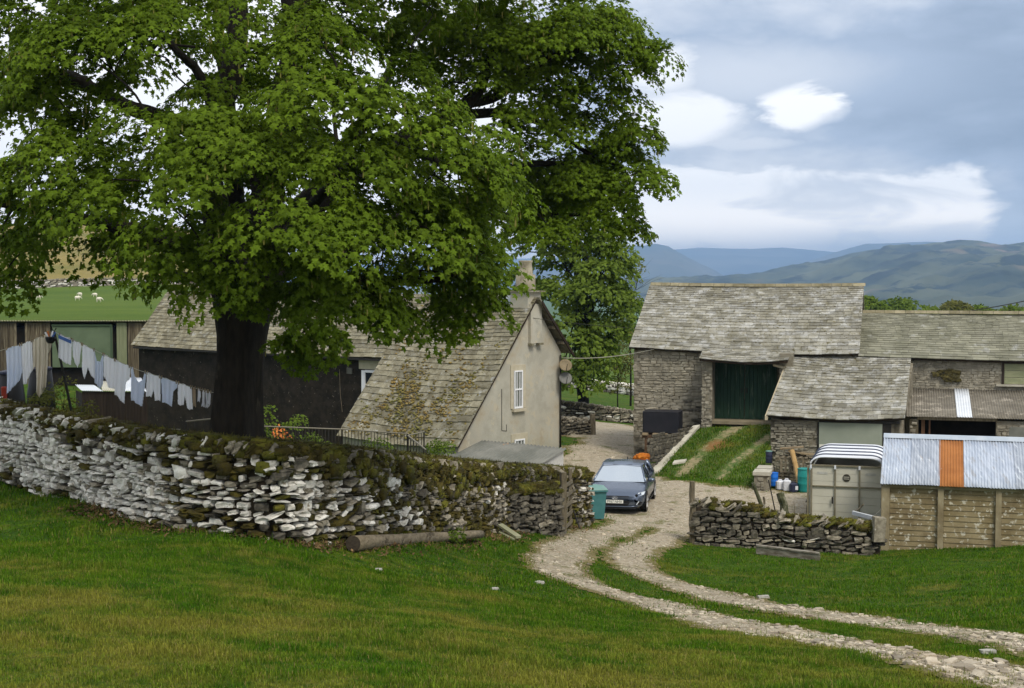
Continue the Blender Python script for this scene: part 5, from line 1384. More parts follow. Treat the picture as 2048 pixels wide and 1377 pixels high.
for k in range(60):
    v = rt.normal(0, 1, 3); v /= np.linalg.norm(v); v[2] = abs(v[2])
    kk = .6 + .4 * rt.random()
    c = np.array((-6.0, 28.5, 5.6)) + v * kk * np.array((7.0, 6.5, 9.5))
    pyy = HOR - c[2] / c[1] * F
    if pyy < -60: UPPER.append((CX + c[0] / c[1] * F, pyy, 170, 95, c[1]))
axis = (-5.0, 28.0, 0.0)
S, O = pads_to_sprays(PADS, axis, .50, 4.4, rt, axis2=(0.8, 38.0, 0.0))
rad = rt.uniform(.34, .66, len(S))
A1, T1 = spray_leaves(S, O, rad, 150, .108, .42, rt, .28, .65)
S2, O2 = pads_to_sprays(UPPER, axis, .6, 1.5, rt)
A2, T2 = spray_leaves(S2, O2, rt.uniform(.5, .8, len(S2)), 30, .24, .35, rt)
# twigs from the nearest limb to the sprays, and side branches to the cushions
sk = np.array([list(p) for p, r in skel])
for px, py, rx, ry, d in PADS:
    c = P(px, py, d); dd = np.linalg.norm(sk - np.array(c), axis=1); i = int(dd.argmin())
    if dd[i] < .3: continue
    p0 = skel[i][0]; r0 = min(skel[i][1] * .55, .03 + .022 * dd[i])
    m1 = p0.lerp(c, .35) + Vector((random.gauss(0, .12), random.gauss(0, .12), .12 * dd[i] + .05)); m2 = p0.lerp(c, .72) + Vector((random.gauss(0, .1), random.gauss(0, .1), .10 * dd[i]))
    q, rr = limb(mb, [p0, m1, m2, c], r0, .014, 6, 3)
    sk = np.vstack([sk, [list(p) for p in q[2:]]]); skel += [(p, r) for p, r in zip(q[2:], rr[2:])]
sk2 = np.array([list(p) for p, r in skel])
pick_ = rt.choice(len(S), int(len(S) * .3), replace=False)
for i in pick_:
    c = S[i]; dd = np.linalg.norm(sk2 - c, axis=1); j = int(dd.argmin())
    if dd[j] < .12 or dd[j] > 2.2: continue
    p0 = Vector(sk2[j]); p1 = Vector(c)
    mb.tube([p0, p0.lerp(p1, .5) + Vector((0, 0, .08 * dd[j])), p1], [.016, .011, .006], 5)
mb.build('trunk', [M_BARK], syc, smooth=True)
V1, F1_ = batch(LEAF_V, LEAF_F, A1, T1); V2, F2_ = batch(LEAF_V, LEAF_F, A2, T2)
print('sycamore leaves', len(T1), len(T2))
np_mesh('crown', np.vstack([V1, V2]), np.vstack([F1_, F2_ + len(V1)]), [M_LEAF], syc)
# hanging flower tassels
k = rt.choice(len(T1), 3600, replace=False); B_ = T1[k] - UP3 * .02; Np = len(B_)
ln = rt.uniform(.06, .15, Np); rr_ = rt.uniform(.007, .013, Np)
A = np.zeros((Np, 3, 3)); A[:, 0, 0] = rr_; A[:, 1, 1] = rr_; A[:, 2, 2] = ln / 2
V, Fc = stones_np(B_ - UP3 * (ln / 2)[:, None], A, .15)
tag(np_mesh('flower_tassels', V, Fc, [M_CATK], syc), kind='stuff')

# --- other trees: trunk, limbs, crown of leaf clumps
DENS = 2.2
def make_tree(name, label, base, pads, leaf, lmat, per=26, srad=.5, cover=2.0, seed=1, tr=.25, group=None, simple=True, bare=0, wild=.5, inner=.5, cat='tree', droop=.3, zlow=-.6):
    r_ = np.random.default_rng(seed); random.seed(seed)
    root = thing(name, label, cat, base, group=group)
    S, O = pads_to_sprays(pads, Vector((base.x, base.y + 4, base.z)), srad, cover, r_, zlow=zlow, inner=inner)
    A, T = spray_leaves(S, O, r_.uniform(.7, 1.3, len(S)) * srad, int(per * DENS), leaf, droop, r_, wild)
    V, Fc = batch(LEAF2_V if simple else LEAF_V, LEAF2_F if simple else LEAF_F, A, T)
    np_mesh('crown', V, Fc, [lmat], root)
    mb = MB(); cs = [P(p[0], p[1], p[4]) for p in pads]
    top = max(c.z for c in cs); mid = sum(cs, Vector()) / len(cs)
    ht = top - base.z
    trunk_top = Vector((base.x * .4 + mid.x * .6, base.y * .4 + mid.y * .6, base.z + ht * .62))
    q, rr = limb(mb, [base - UPV * .2, base + UPV * ht * .2, base.lerp(trunk_top, .7), trunk_top], tr, tr * .4, 8)
    for c in cs:
        j = random.randint(len(q) // 3, len(q) - 1)
        b0 = q[j]
        limb(mb, [b0, b0.lerp(c, .5) + UPV * .08 * (c - b0).length, c], rr[j] * .55, tr * .07, 6, 3)
        for _ in range(bare):
            a = c + Vector((random.gauss(0, 1), random.gauss(0, 1), random.gauss(0, .8))) * .9
            mb.tube([b0.lerp(c, .6), b0.lerp(c, .6).lerp(a, .6) + UPV * .1, a], [tr * .12, tr * .08, tr * .03], 5)
    mb.build('trunk', [M_BARK], root, smooth=True)
    return root
make_tree('ash_tree', 'dense bushy green tree rising behind the farmhouse gable', gpt(1165, 84),
    [(1160, 470, 70, 50, 84), (1210, 510, 50, 45, 83), (1120, 520, 50, 50, 85), (1235, 570, 38, 50, 83), (1180, 590, 60, 50, 82), (1120, 600, 50, 50, 84), (1215, 640, 45, 42, 82.5), (1150, 660, 60, 45, 82), (1195, 700, 40, 36, 82), (1170, 730, 26, 24, 82), (1130, 430, 50, 36, 86), (1210, 455, 30, 26, 84), (1245, 545, 26, 40, 83), (1225, 495, 36, 34, 83), (1170, 445, 50, 30, 84), (1140, 400, 60, 40, 86), (1100, 400, 50, 50, 87), (1200, 560, 50, 50, 82), (1250, 610, 20, 36, 83), (1160, 755, 36, 22, 82), (1205, 745, 24, 22, 82), (1125, 745, 30, 26, 83), (1235, 680, 24, 40, 83), (1080, 470, 50, 50, 86), (1060, 560, 60, 50, 87), (1100, 690, 40, 40, 84)],
    .30, M_LEAF2, per=34, srad=.75, cover=3.6, seed=41, tr=.38, bare=2)
make_tree('ash_tree', 'thin half bare tree standing just right of the bushy tree', gpt(1262, 96),
    [(1266, 520, 16, 10, 96), (1248, 535, 14, 10, 96), (1280, 540, 12, 10, 95), (1262, 555, 14, 12, 96), (1240, 560, 10, 8, 96)], .20, leaf_mat('pale_leaves', (0.13, 0.15, 0.06), (0.17, 0.18, 0.08), (0.10, 0.13, 0.05)), per=9, srad=.55, cover=1.6, seed=42, tr=.08, bare=5)
make_tree('sapling', 'yellow brown sapling in thin leaf between house and barn', gpt(1236, 92),
    [(1238, 640, 18, 22, 92), (1222, 670, 16, 20, 92), (1250, 680, 16, 22, 91.5), (1238, 710, 18, 18, 92), (1256, 720, 10, 16, 91), (1228, 730, 14, 14, 92), (1245, 745, 18, 20, 92), (1262, 690, 10, 30, 95), (1215, 700, 16, 26, 92), (1240, 770, 14, 14, 91)], .17, M_LEAFY, per=20, srad=.5, cover=2.2, seed=43, tr=.05, bare=6)
make_tree('oak_tree', 'dark rounded tree in the far field left of the barn roof', gpt(1278, 190),
    [(1272, 620, 22, 22, 190), (1290, 640, 22, 22, 188), (1262, 650, 20, 20, 190), (1300, 615, 20, 18, 192), (1280, 665, 24, 16, 189)], .6, M_LEAF2, per=26, srad=1.3, cover=2.4, seed=44, tr=.4)
random.seed(9)
FT = [(1745, 612, 34, 18, 205, 'broad green tree directly right of the barn gable', 0), (1800, 616, 40, 18, 215, 'wide dark green tree second from the barn gable', 1), (1868, 626, 30, 12, 220, 'low pale olive bush tree behind the middle of the byre ridge', 0),
      (1915, 620, 26, 14, 200, 'yellow green round tree rising over the byre ridge', 2), (1965, 628, 26, 10, 210, 'small bluish green tree right of the yellow round one', 1), (2022, 626, 34, 12, 205, 'last green tree at the picture edge above the byre ridge', 0), (2085, 620, 36, 16, 205, 'tree beyond the picture edge above the byre', 1)]
for i, (px, py, rx, ry, d, lab, mm) in enumerate(FT):
    if px > 2060: continue
    pads = [(px + random.uniform(-.7, .7) * rx, py + random.uniform(-.5, .6) * ry - 3, rx * random.uniform(.35, .6), ry * random.uniform(.6, .9), d + random.uniform(-2, 2)) for _ in range(9)]
    make_tree('broadleaf_tree', lab, gpt(px, d), pads, .55, (M_LEAF2, M_LEAFD, M_LEAFY)[mm], per=24, srad=1.1, cover=2.2, seed=60 + i, tr=.3, group='trees beyond the byre roof')
# shrubs and garden plants
make_tree('garden_shrub', 'straggly yellow green shrub at the foot of the washing line prop', gpt(125, 33), [(120, 790, 42, 26, 33), (95, 800, 40, 20, 33.4), (160, 805, 36, 20, 32.6), (60, 800, 30, 16, 33.5), (185, 815, 20, 14, 32.4), (130, 770, 20, 10, 33)], .075, M_LEAFY, per=16, srad=.22, cover=1.6, seed=51, tr=.025, cat='shrub', bare=1)
make_tree('garden_shrub', 'leafy rambling shrub against the dark wall right of the trunk', gpt(540, 49), [(530, 830, 22, 22, 49), (545, 860, 24, 26, 49), (590, 838, 20, 12, 49.5), (525, 880, 16, 22, 48.6), (575, 880, 20, 20, 49)], .13, M_LEAFD, per=16, srad=.32, cover=1.9, seed=52, tr=.03, cat='shrub', bare=1)
make_tree('garden_shrub', 'low climbing greenery on the middle of the railing', gpt(640, 49), [(632, 895, 14, 22, 49), (655, 900, 12, 14, 49), (622, 880, 8, 12, 49), (760, 880, 20, 14, 48.5), (785, 895, 20, 22, 48.6), (740, 905, 24, 16, 48.5)], .11, M_LEAFD, per=14, srad=.28, cover=1.5, seed=53, tr=.02, cat='shrub')
make_tree('garden_bush', 'rounded bright green bush beside the corrugated shed', gpt(878, 50), [(876, 905, 26, 24, 50), (862, 915, 18, 18, 49.6), (890, 900, 16, 20, 50.2), (878, 890, 14, 12, 50)], .09, M_LEAFD, per=30, srad=.3, cover=2.4, seed=54, tr=.03, cat='bush')
M_RED = mat('red_petals', (0.45, 0.10, 0.03), (0.55, 0.22, 0.05), sc=9, isl=.3)
make_tree('flowering_plant', 'small plant with orange red flowers behind the railing', gpt(560, 48), [(556, 862, 8, 9, 48), (560, 875, 12, 12, 48)], .10, M_RED, per=7, srad=.2, cover=1.5, seed=55, tr=.015, cat='plant')

make_tree('weed', 'small leafy dock weed growing against the lying log', ghit(905, 1078), [(900, 1072, 14, 6, 28.4), (915, 1070, 12, 6, 28.6)], .075, M_LEAFD, per=12, srad=.14, cover=1.6, seed=56, tr=.006, cat='weed')
# ------------------------------------------------------------------ car
M_CARP = mat('blue_grey_car_paint', (0.13, 0.16, 0.22), rough=.2, metal=.65, spec=.6)
M_CGLASS = mat('car_glass', (0.02, 0.025, 0.03), rough=.04, spec=1.0)
M_BLACKP = mat('black_plastic', (0.012, 0.012, 0.013), rough=.5)
M_TYRE = mat('tyre_rubber', (0.014, 0.014, 0.014), rough=.85)
M_ALLOY = mat('alloy_wheel', (0.50, 0.50, 0.51), rough=.35, metal=.6)
M_LAMP = mat('headlamp_glass', (0.55, 0.60, 0.66), rough=.12, spec=.9)
M_CHROME = mat('chrome', (0.70, 0.71, 0.73), rough=.2, metal=.9)
M_PLATE = mat('number_plate_white', (0.78, 0.78, 0.74), rough=.5)
M_INK = mat('black_ink', (0.01, 0.01, 0.01), rough=.6)
cx_, cy_ = 3.09, 44.2
car = thing('parked_car', 'blue grey hatchback car parked facing the camera beside the wheelie bin', 'car', (cx_, cy_, gz1(cx_, cy_ + 1) + .03), R(-11)); car.scale = (.99, .95, .87)
# body: loft of half sections along y (0 = nose). columns: y, width, sill z, waist z, deck z (bonnet / belt), nose inset
def loft(name, secs, mats, parent, smooth=True, capf=True):
    V, Fc = [], []; n = len(secs[0])
    for s in secs: V += s
    for i in range(len(secs) - 1):
        for k in range(n - 1):
            Fc.append((i * n + k, i * n + k + 1, (i + 1) * n + k + 1, (i + 1) * n + k))
    if capf:
        Fc.append(tuple(range(n - 1, -1, -1))); Fc.append(tuple((len(secs) - 1) * n + k for k in range(n)))
    mb = MB(); mb.add([Vector(p) for p in V], Fc)
    return mb.build(name, mats, parent, smooth, local=True)
def half(y, w, zs, zm, zd, top=.86, crown=.03):
    h = [(0, y, zs), (w * .80, y, zs), (w * .94, y, zs + .06), (w, y, zs + .22), (w * 1.0, y, zm), (w * .985, y, zm + (zd - zm) * .55), (w * .93, y, zd - .02), (w * top, y, zd), (w * .45, y, zd + crown), (0, y, zd + crown * 1.3)]
    return h + [(-x, yy, z) for x, yy, z in h[-2:0:-1]]
secs = [half(.02, .60, .30, .42, .56, .8, .0), half(.07, .72, .24, .45, .66, .86, .01), half(.22, .82, .20, .48, .745, .86, .02), half(.5, .875, .19, .5, .80, .86, .03), half(.9, .895, .19, .52, .87, .86, .035), half(1.25, .90, .19, .54, .93, .86, .03),
        half(1.6, .90, .19, .55, .945, .9, .01), half(2.4, .90, .19, .56, .96, .9, .01), half(3.2, .90, .20, .58, .98, .9, .01), half(3.8, .885, .22, .60, .99, .88, .01), half(4.1, .86, .25, .62, .97, .86, .01), half(4.28, .80, .30, .6, .88, .84, 0), half(4.34, .72, .34, .58, .80, .8, 0)]
body = loft('body', secs, [M_CARP], car)
# cabin: glass shell plus roof and pillars
def ring(y, w, z): return [(-w, y, z), (w, y, z)]
cab = [(1.22, .80, .945), (1.98, .605, 1.405), (2.3, .625, 1.445), (3.1, .615, 1.435), (3.75, .58, 1.36), (4.18, .70, .975)]
mb = MB(); V = []; Fc = []
for y, w, z in cab: V += [(-w, y, z), (w, y, z)]
for i in range(1, 5): Fc.append((2 * i, 2 * i + 1, 2 * i + 3, 2 * i + 2))
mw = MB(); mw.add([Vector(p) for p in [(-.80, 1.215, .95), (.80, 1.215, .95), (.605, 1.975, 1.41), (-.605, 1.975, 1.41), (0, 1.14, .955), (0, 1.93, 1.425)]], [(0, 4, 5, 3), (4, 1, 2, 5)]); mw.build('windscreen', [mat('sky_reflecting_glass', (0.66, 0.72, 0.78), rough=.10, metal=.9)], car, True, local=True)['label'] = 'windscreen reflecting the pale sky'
sb = [(1.25, .845, .95), (4.10, .83, .97)]
V += [(-.845, 1.35, .95), (.845, 1.35, .95), (-.835, 4.05, .97), (.835, 4.05, .97)]
b_ = 12
Fc += [(0, 2, 4, 6, 8, 10, b_ + 2, b_), (1, b_ + 1, b_ + 3, 11, 9, 7, 5, 3)]
mb.add([Vector(p) for p in V], Fc); mb.build('window_glass', [M_CGLASS], car, local=True)
mb = MB()
mb.add([Vector(p) for p in [(-.60, 1.93, 1.395), (.60, 1.93, 1.395), (.64, 2.3, 1.452), (.63, 3.1, 1.444), (.585, 3.78, 1.37), (-.585, 3.78, 1.37), (-.63, 3.1, 1.444), (-.64, 2.3, 1.452), (0, 1.92, 1.42), (0, 2.3, 1.478), (0, 3.1, 1.47), (0, 3.8, 1.39)]],
       [(0, 8, 9, 7), (8, 1, 2, 9), (7, 9, 10, 6), (9, 2, 3, 10), (6, 10, 11, 5), (10, 3, 4, 11)]); roof_ = mb.build('roof', [M_CARP], car, True, local=True)
mb = MB(); mb.lathe([(.022, 0), (.008, .10)], (0, 3.55, 1.42), 8); mb.build('aerial', [M_BLACKP], roof_, local=True)
mb = MB(); mb.add([Vector(p) for p in [(-.30, 2.05, 1.436), (.30, 2.05, 1.436), (.30, 2.55, 1.481), (-.30, 2.55, 1.481)]], [(0, 1, 2, 3)]); mb.build('sunroof', [M_CGLASS], roof_, local=True)
for s in (-1, 1):
    mb = MB()
    mb.tube([(s * .82, 1.2, .945), (s * .615, 1.98, 1.415)], .030, 6); mb.tube([(s * .835, 2.55, .96), (s * .63, 2.55, 1.445)], .03, 6); mb.tube([(s * .83, 3.6, .97), (s * .60, 3.45, 1.41)], .05, 6); mb.tube([(s * .76, 4.15, .975), (s * .60, 3.74, 1.37)], .05, 6)
    mb.tube([(s * .61, 1.98, 1.42), (s * .645, 2.3, 1.452), (s * .635, 3.1, 1.444), (s * .59, 3.75, 1.37)], .022, 6)
    mb.build('pillar', [M_CARP], car, True, local=True)
    mb = MB(); mb.lathe([(.02, -.10), (.075, -.07), (.085, .0), (.07, .08), (.02, .10)], (s * .98, 1.42, 1.0), 10, Matrix(((0, 0, 1), (0, .8, 0), (.85, 0, 0)))); mr = mb.build('wing_mirror', [M_CARP], car, True, local=True)
    mb = MB(); mb.tube([(s * .87, 1.42, .95), (s * .95, 1.42, .98)], .02, 6); mb.build('mirror_arm', [M_BLACKP], mr, local=True)
    # headlamp swept round the corner
    mb = MB(); mb.prism([(s * .42, .115, .615), (s * .66, .10, .60), (s * .85, .26, .66), (s * .875, .50, .745), (s * .74, .24, .735), (s * .50, .12, .66)], (0, -.0, 0) if False else (s * .012, -.03, .006)); hl = mb.build('headlight', [M_LAMP], car, local=True)
    mb = MB(); mb.lathe([(.045, 0), (.045, .02)], (s * .66, .065, .655), 10, Matrix(((1, 0, 0), (0, 0, -1), (0, 1, 0)))); mb.build('lens', [M_BLACKP], hl, local=True)
    mb = MB(); mb.prism([(s * .60, .03, .30), (s * .80, .13, .30), (s * .84, .2, .40), (s * .70, .035, .47)], (0, -.02, 0)); air = mb.build('air_intake', [M_BLACKP], car, local=True)
    mb = MB(); mb.tube([(s * .66, .0, .34), (s * .735, .02, .46)], .016, 5); mb.build('daytime_lamp', [M_LAMP], air, local=True)
    for wy in (.86, 3.48):
        Mx = Matrix(((0, 0, s), (0, 1, 0), (1, 0, 0)))
        mb = MB(); mb.lathe([(.20, -.10), (.30, -.11), (.325, -.07), (.325, .06), (.30, .095), (.215, .10)], (s * .80, wy, .325), 28, Mx, cap=True); ty_ = mb.build('tyre', [M_TYRE], car, True, local=True)
        mb = MB(); mb.lathe([(.0, .04), (.212, .07), (.225, .105)], (s * .80, wy, .325), 24, Mx, 1, cap=False); mb.lathe([(.225, .108), (.205, .112)], (s * .80, wy, .325), 24, Mx, 0, cap=False); mb.lathe([(.05, .05), (.05, .115), (.0, .118)], (s * .80, wy, .325), 12, Mx, 0, cap=False)
        for q in range(5):
            w0 = q * 2 * math.pi / 5 + .3
            for dw in (-.13, .13):
                mb.tube([(s * .905, wy + .04 * math.cos(w0), .325 + .04 * math.sin(w0)), (s * .905, wy + .21 * math.cos(w0 + dw), .325 + .21 * math.sin(w0 + dw))], .017, 5, 0)
        mb.build('rim', [M_ALLOY, M_BLACKP], ty_, local=True)
        mb = MB(); mb.lathe([(.37, .0), (.37, .012), (.0, .012)], (s * .893, wy, .335), 28, Mx, cap=False); mb.build('wheel_arch', [M_BLACKP], car, local=True)
    mb = MB(); mb.prism([(s * .905, 1.30, .25), (s * .905, 3.05, .25), (s * .905, 3.05, .30), (s * .905, 1.30, .30)], (s * .012, 0, 0)); mb.build('sill_trim', [M_BLACKP], car, local=True)
mb = MB(); mb.prism([(-.40, .03, .30), (.40, .03, .30), (.50, .06, .50), (.42, .065, .625), (-.42, .065, .625), (-.50, .06, .50)], (0, -.028, 0)); gr_ = mb.build('grille', [M_BLACKP], car, local=True)
mb = MB()
for z in (.36, .56, .60): mb.obox((-.42, -.004, z), (.84, 0, 0), (0, -.008, 0), (0, 0, .012))
mb.build('grille_bars', [mat('dark_grey_plastic', (0.06, 0.06, 0.065), rough=.4)], gr_, local=True)
mb = MB()
for k in range(14):
    a, b = 2 * math.pi * k / 14, 2 * math.pi * (k + 1) / 14
    mb.tube([(.085 * math.cos(a), -.008, .565 + .043 * math.sin(a)), (.085 * math.cos(b), -.008, .565 + .043 * math.sin(b))], .007, 4)
mb.tube([(-.04, -.01, .535), (-.025, -.01, .595)], .008, 4); mb.tube([(.025, -.01, .535), (.04, -.01, .595)], .008, 4); mb.tube([(-.032, -.01, .56), (.032, -.01, .57)], .007, 4)
mb.build('emblem', [M_CHROME], gr_, local=True)
mb = MB(); mb.obox((-.26, -.004, .38), (.52, 0, 0), (0, -.014, 0), (0, 0, .112)); pl_ = mb.build('number_plate', [M_PLATE], car, local=True)
tcu = bpy.data.curves.new('plate_text', 'FONT'); tcu.body = 'PF67 NHX'; tcu.size = .125; tcu.align_x = 'CENTER'; tcu.extrude = .001; tcu.space_character = .95
to = bpy.data.objects.new('plate_text', tcu); COL.objects.link(to)
bpy.context.view_layer.update()
tm = bpy.data.meshes.new_from_object(to.evaluated_get(bpy.context.evaluated_depsgraph_get()))
bpy.data.objects.remove(to)
tm.materials.clear(); tm.materials.append(M_INK)
to = bpy.data.objects.new('plate_letters', tm); COL.objects.link(to); to.parent = pl_; to.location = (0, -.0195, .395); to.rotation_euler = (math.pi / 2, 0, 0); to.scale = (.86, 1, 1)
mb = MB(); mb.prism([(-.62, .03, .19), (.62, .03, .19), (.70, .06, .29), (-.70, .06, .29)], (0, -.03, 0)); bmp = mb.build('lower_bumper', [M_BLACKP], car, local=True)
mb = MB(); mb.tube([(-.72, .05, .30), (-.5, -.005, .265), (.5, -.005, .265), (.72, .05, .30)], .018, 6); mb.build('splitter', [M_CARP], bmp, True, local=True)
mb = MB(); mb.tube([(-.62, 1.24, .965), (-.05, 1.22, .965)], .013, 5); mb.tube([(0, 1.22, .965), (.60, 1.24, .965)], .013, 5); mb.build('wiper', [M_BLACKP], car, local=True)
for s in (-1, 1):
    for y in (1.36, 2.55):
        mb = MB(); mb.obox((s * .893, y, .80), (s * .022, 0, 0), (0, .015 if False else .18, 0), (0, 0, .03)); mb.build('door_handle', [M_CARP], car, local=True) if y > 2 else mb.build('door_handle', [M_CARP], car, local=True)

# ------------------------------------------------------------------ wheelie bin
M_BIN = mat('teal_plastic', (0.055, 0.175, 0.185), (0.07, 0.205, 0.215), sc=4, rough=.45)
M_BINL = mat('faded_teal_lid', (0.13, 0.26, 0.235), (0.17, 0.30, 0.27), sc=4, rough=.5)
bp = P(1193, 1034, 42.9)
wb = thing('wheelie_bin', 'teal wheelie bin standing at the wall end in front of the car', 'bin', (bp.x, bp.y, gz1(bp.x, bp.y)), R(8)); wb.scale = (.92, .92, .92)
mb = MB(); mb.hexa([(-.20, -.22, .06), (.20, -.22, .06), (.20, .22, .06), (-.20, .22, .06), (-.27, -.30, .98), (.27, -.30, .98), (.27, .32, .98), (-.27, .32, .98)]); wbb = mb.build('bin_body', [M_BIN], wb, local=True)
mb = MB(); mb.box((0, -.01, .955), (.60, .66, .05)); mb.build('rim', [M_BIN], wbb, local=True)
mb = MB(); mb.add([Vector(p) for p in [(-.30, -.35, .985), (.30, -.35, .985), (.31, .34, .985), (-.31, .34, .985), (-.29, -.33, 1.01), (.29, -.33, 1.01), (.29, .32, 1.05), (-.29, .32, 1.05), (0, -.3, 1.03), (0, .3, 1.09)]], [(3, 2, 1, 0), (0, 1, 5, 8, 4), (1, 2, 6, 5), (2, 3, 7, 9, 6), (3, 0, 4, 7), (4, 8, 9, 7), (8, 5, 6, 9)])
mb.tube([(-.2, .40, .98), (.2, .40, .98)], .02, 6); mb.build('lid', [M_BINL], wb, local=True)
for s in (-1, 1):
    mb = MB(); mb.lathe([(.10, -.02), (.10, .02)], (s * .23, .2, .10), 14, Matrix(((0, 0, 1), (0, 1, 0), (1, 0, 0)))); mb.build('wheel', [M_TYRE], wb, local=True)

# ------------------------------------------------------------------ livestock trailer
M_TRP = mat('drab_grey_panel', (0.52, 0.505, 0.425), (0.58, 0.565, 0.485), sc=1.5, rough=.6, c3=(0.50, 0.49, 0.44), sc3=1.1, t3=.6, w3=.1)
M_TRW = mat('white_trailer_roof', (0.62, 0.66, 0.74), (0.70, 0.73, 0.79), sc=2, rough=.4)
M_GAPSHADE = mat('roof_gap_shade', (0.05, 0.06, 0.09), rough=.6)  # dark bars paint the shade in the gaps between the roof's corrugation steps
M_TRF = mat('trailer_frame', (0.20, 0.18, 0.125), (0.26, 0.235, 0.17), sc=4, rough=.5, metal=.2)
tp0 = P(1692, 1050, 43.6)
TZ = P(0, 1064, 43.6).z
trl = thing('livestock_trailer', 'drab livestock trailer with rounded white ribbed roof beside the garage', 'trailer', (tp0.x, tp0.y, TZ), R(-16))
TW, TLn = 1.06, 3.6
zfl, zrail = .36, -5.79 - TZ; ztop = -5.56 - TZ
def arch(n=7, r=.42, w=TW):
    pts = [(-w, zrail)]
    for k in range(1, n + 1):
        a = math.pi - math.pi / 2 * k / n; pts.append((-w + r + r * math.cos(a), ztop - (ztop - zrail) + (ztop - zrail) * math.sin(a)))
    return pts + [(-x, z) for x, z in pts[::-1]]
ar = arch()
mb = MB()
V = [(x, y, z) for y in (0, TLn) for x, z in ar]; na = len(ar)
V += [(x * .985, y, z - .03) for y in (0, TLn) for x, z in ar]
Fc = [(k, k + 1, na + k + 1, na + k) for k in range(na - 1)] + [(2 * na + k, 3 * na + k, 3 * na + k + 1, 2 * na + k + 1) for k in range(na - 1)] + [(k, 2 * na + k, 2 * na + k + 1, k + 1) for k in range(na - 1)]
mb.add([Vector(p) for p in V], Fc); trf = mb.build('roof', [M_TRW], trl, True, local=True)
for y in (.62, 1.42, 2.22, 3.02):
    mb = MB(); mb.tube([(x * 1.0, y, z - .02) for x, z in ar], .06, 6); mb.build('gap_shade_bar', [M_GAPSHADE], trf, True, local=True)
mb = MB(); mb.tube([(x, -.01, z) for x, z in ar], .022, 6); mb.build('roof_edge', [M_TRW], trf, True, local=True)
for s in (-1, 1):
    mb = MB(); mb.obox((s * TW - .02, 0, zfl), (.04, 0, 0), (0, TLn, 0), (0, 0, zrail - zfl - .18)); mb.obox((s * TW - .02, 0, zrail - .06), (.04, 0, 0), (0, TLn, 0), (0, 0, .06)); mb.build('side_panel', [M_TRP], trl, local=True)
mb = MB(); mb.obox((-TW, TLn - .04, zfl), (2 * TW, 0, 0), (0, .04, 0), (0, 0, ztop - zfl - .05)); mb.build('front_panel', [M_TRP], trl, local=True)
mb = MB(); mb.obox((-TW, 0, zfl - .08), (2 * TW, 0, 0), (0, TLn, 0), (0, 0, .08)); mb.build('floor', [M_TRF], trl, local=True)
# rear ramp gate of three panels with horizontal plank lines
mb = MB()
zz = zfl
for k in range(7):
    h_ = (zrail - .04 - zfl) / 7; mb.obox((-TW + .05, -.035 - .002 * (k % 2), zz + .004), (2 * TW - .1, 0, 0), (0, .035, 0), (0, 0, h_ - .006)); zz += h_
rg = mb.build('tail_ramp', [M_TRP], trl, local=True)
mb = MB()
for x in (-TW + .02, -TW / 3, TW / 3, TW - .06): mb.obox((x, -.075, zfl - .05), (.05, 0, 0), (0, .04, 0), (0, 0, zrail - zfl + .05))
mb.obox((-TW, -.076, zrail - .04), (2 * TW, 0, 0), (0, .05, 0), (0, 0, .045)); mb.obox((-TW + .01, -.078, zfl + (zrail - zfl) * .60), (2 * TW - .02, 0, 0), (0, .044, 0), (0, 0, .03)); mb.build('gate_frame', [M_TRF], rg, local=True)
for x in (-TW, -TW / 3, TW / 3, TW - .05):
    mb = MB(); mb.box((x + .025, -.085, zrail - .06), (.055, .045, .11)); mb.build('corner_cap', [M_TRW], rg, local=True)
mb = MB(); mb.lathe([(.115, 0), (.115, .012)], (0, -.036, zfl + (zrail - zfl) * .77), 18, Matrix(((1, 0, 0), (0, 0, -1), (0, 1, 0))))
bdg = mb.build('round_badge', [mat('dark_badge', (0.05, 0.045, 0.035), rough=.5)], rg, local=True)
mb = MB()
for dz in (-.035, .02): mb.obox((-.085, -.050, zfl + (zrail - zfl) * .77 + dz), (.17, 0, 0), (0, -.004, 0), (0, 0, .016))
mb.build('badge_stripes', [M_TRP], bdg, local=True)
for x in (-.70, .70):
    mb = MB(); mb.obox((x - .15, -.039, zrail - .28), (.30, 0, 0), (0, -.006, 0), (0, 0, .07)); mb.build('name_sticker', [mat('pale_sticker', (0.50, 0.50, 0.47), (0.40, 0.40, 0.36), sc=14, rough=.5)], rg, local=True)
mb = MB(); mb.obox((-.42, -.09, zfl + .48), (.04, 0, 0), (0, -.03, 0), (0, 0, .2)); mb.build('latch', [M_IRON], rg, local=True)
for s in (-1, 1):
    mb = MB(); mb.obox((s * (TW + .06) - .03, -.02, .1), (.06, 0, 0), (0, .06, 0), (0, 0, zrail - .15)); mb.build('spring_post', [M_TRF], trl, local=True)
    for y in (1.5, 2.2):
        mb = MB(); mb.lathe([(.12, -.08), (.28, -.09), (.31, -.05), (.31, .05), (.28, .09), (.12, .08)], (s * (TW + .12), y, .31), 20, Matrix(((0, 0, 1), (0, 1, 0), (1, 0, 0)))); mb.build('wheel', [M_TYRE], trl, True, local=True)
    mb = MB(); mb.obox((s * TW + (0 if s > 0 else -.22), 1.1, .66), (.22, 0, 0), (0, 1.5, 0), (0, 0, .03)); mb.build('mudguard', [M_IRON], trl, local=True)

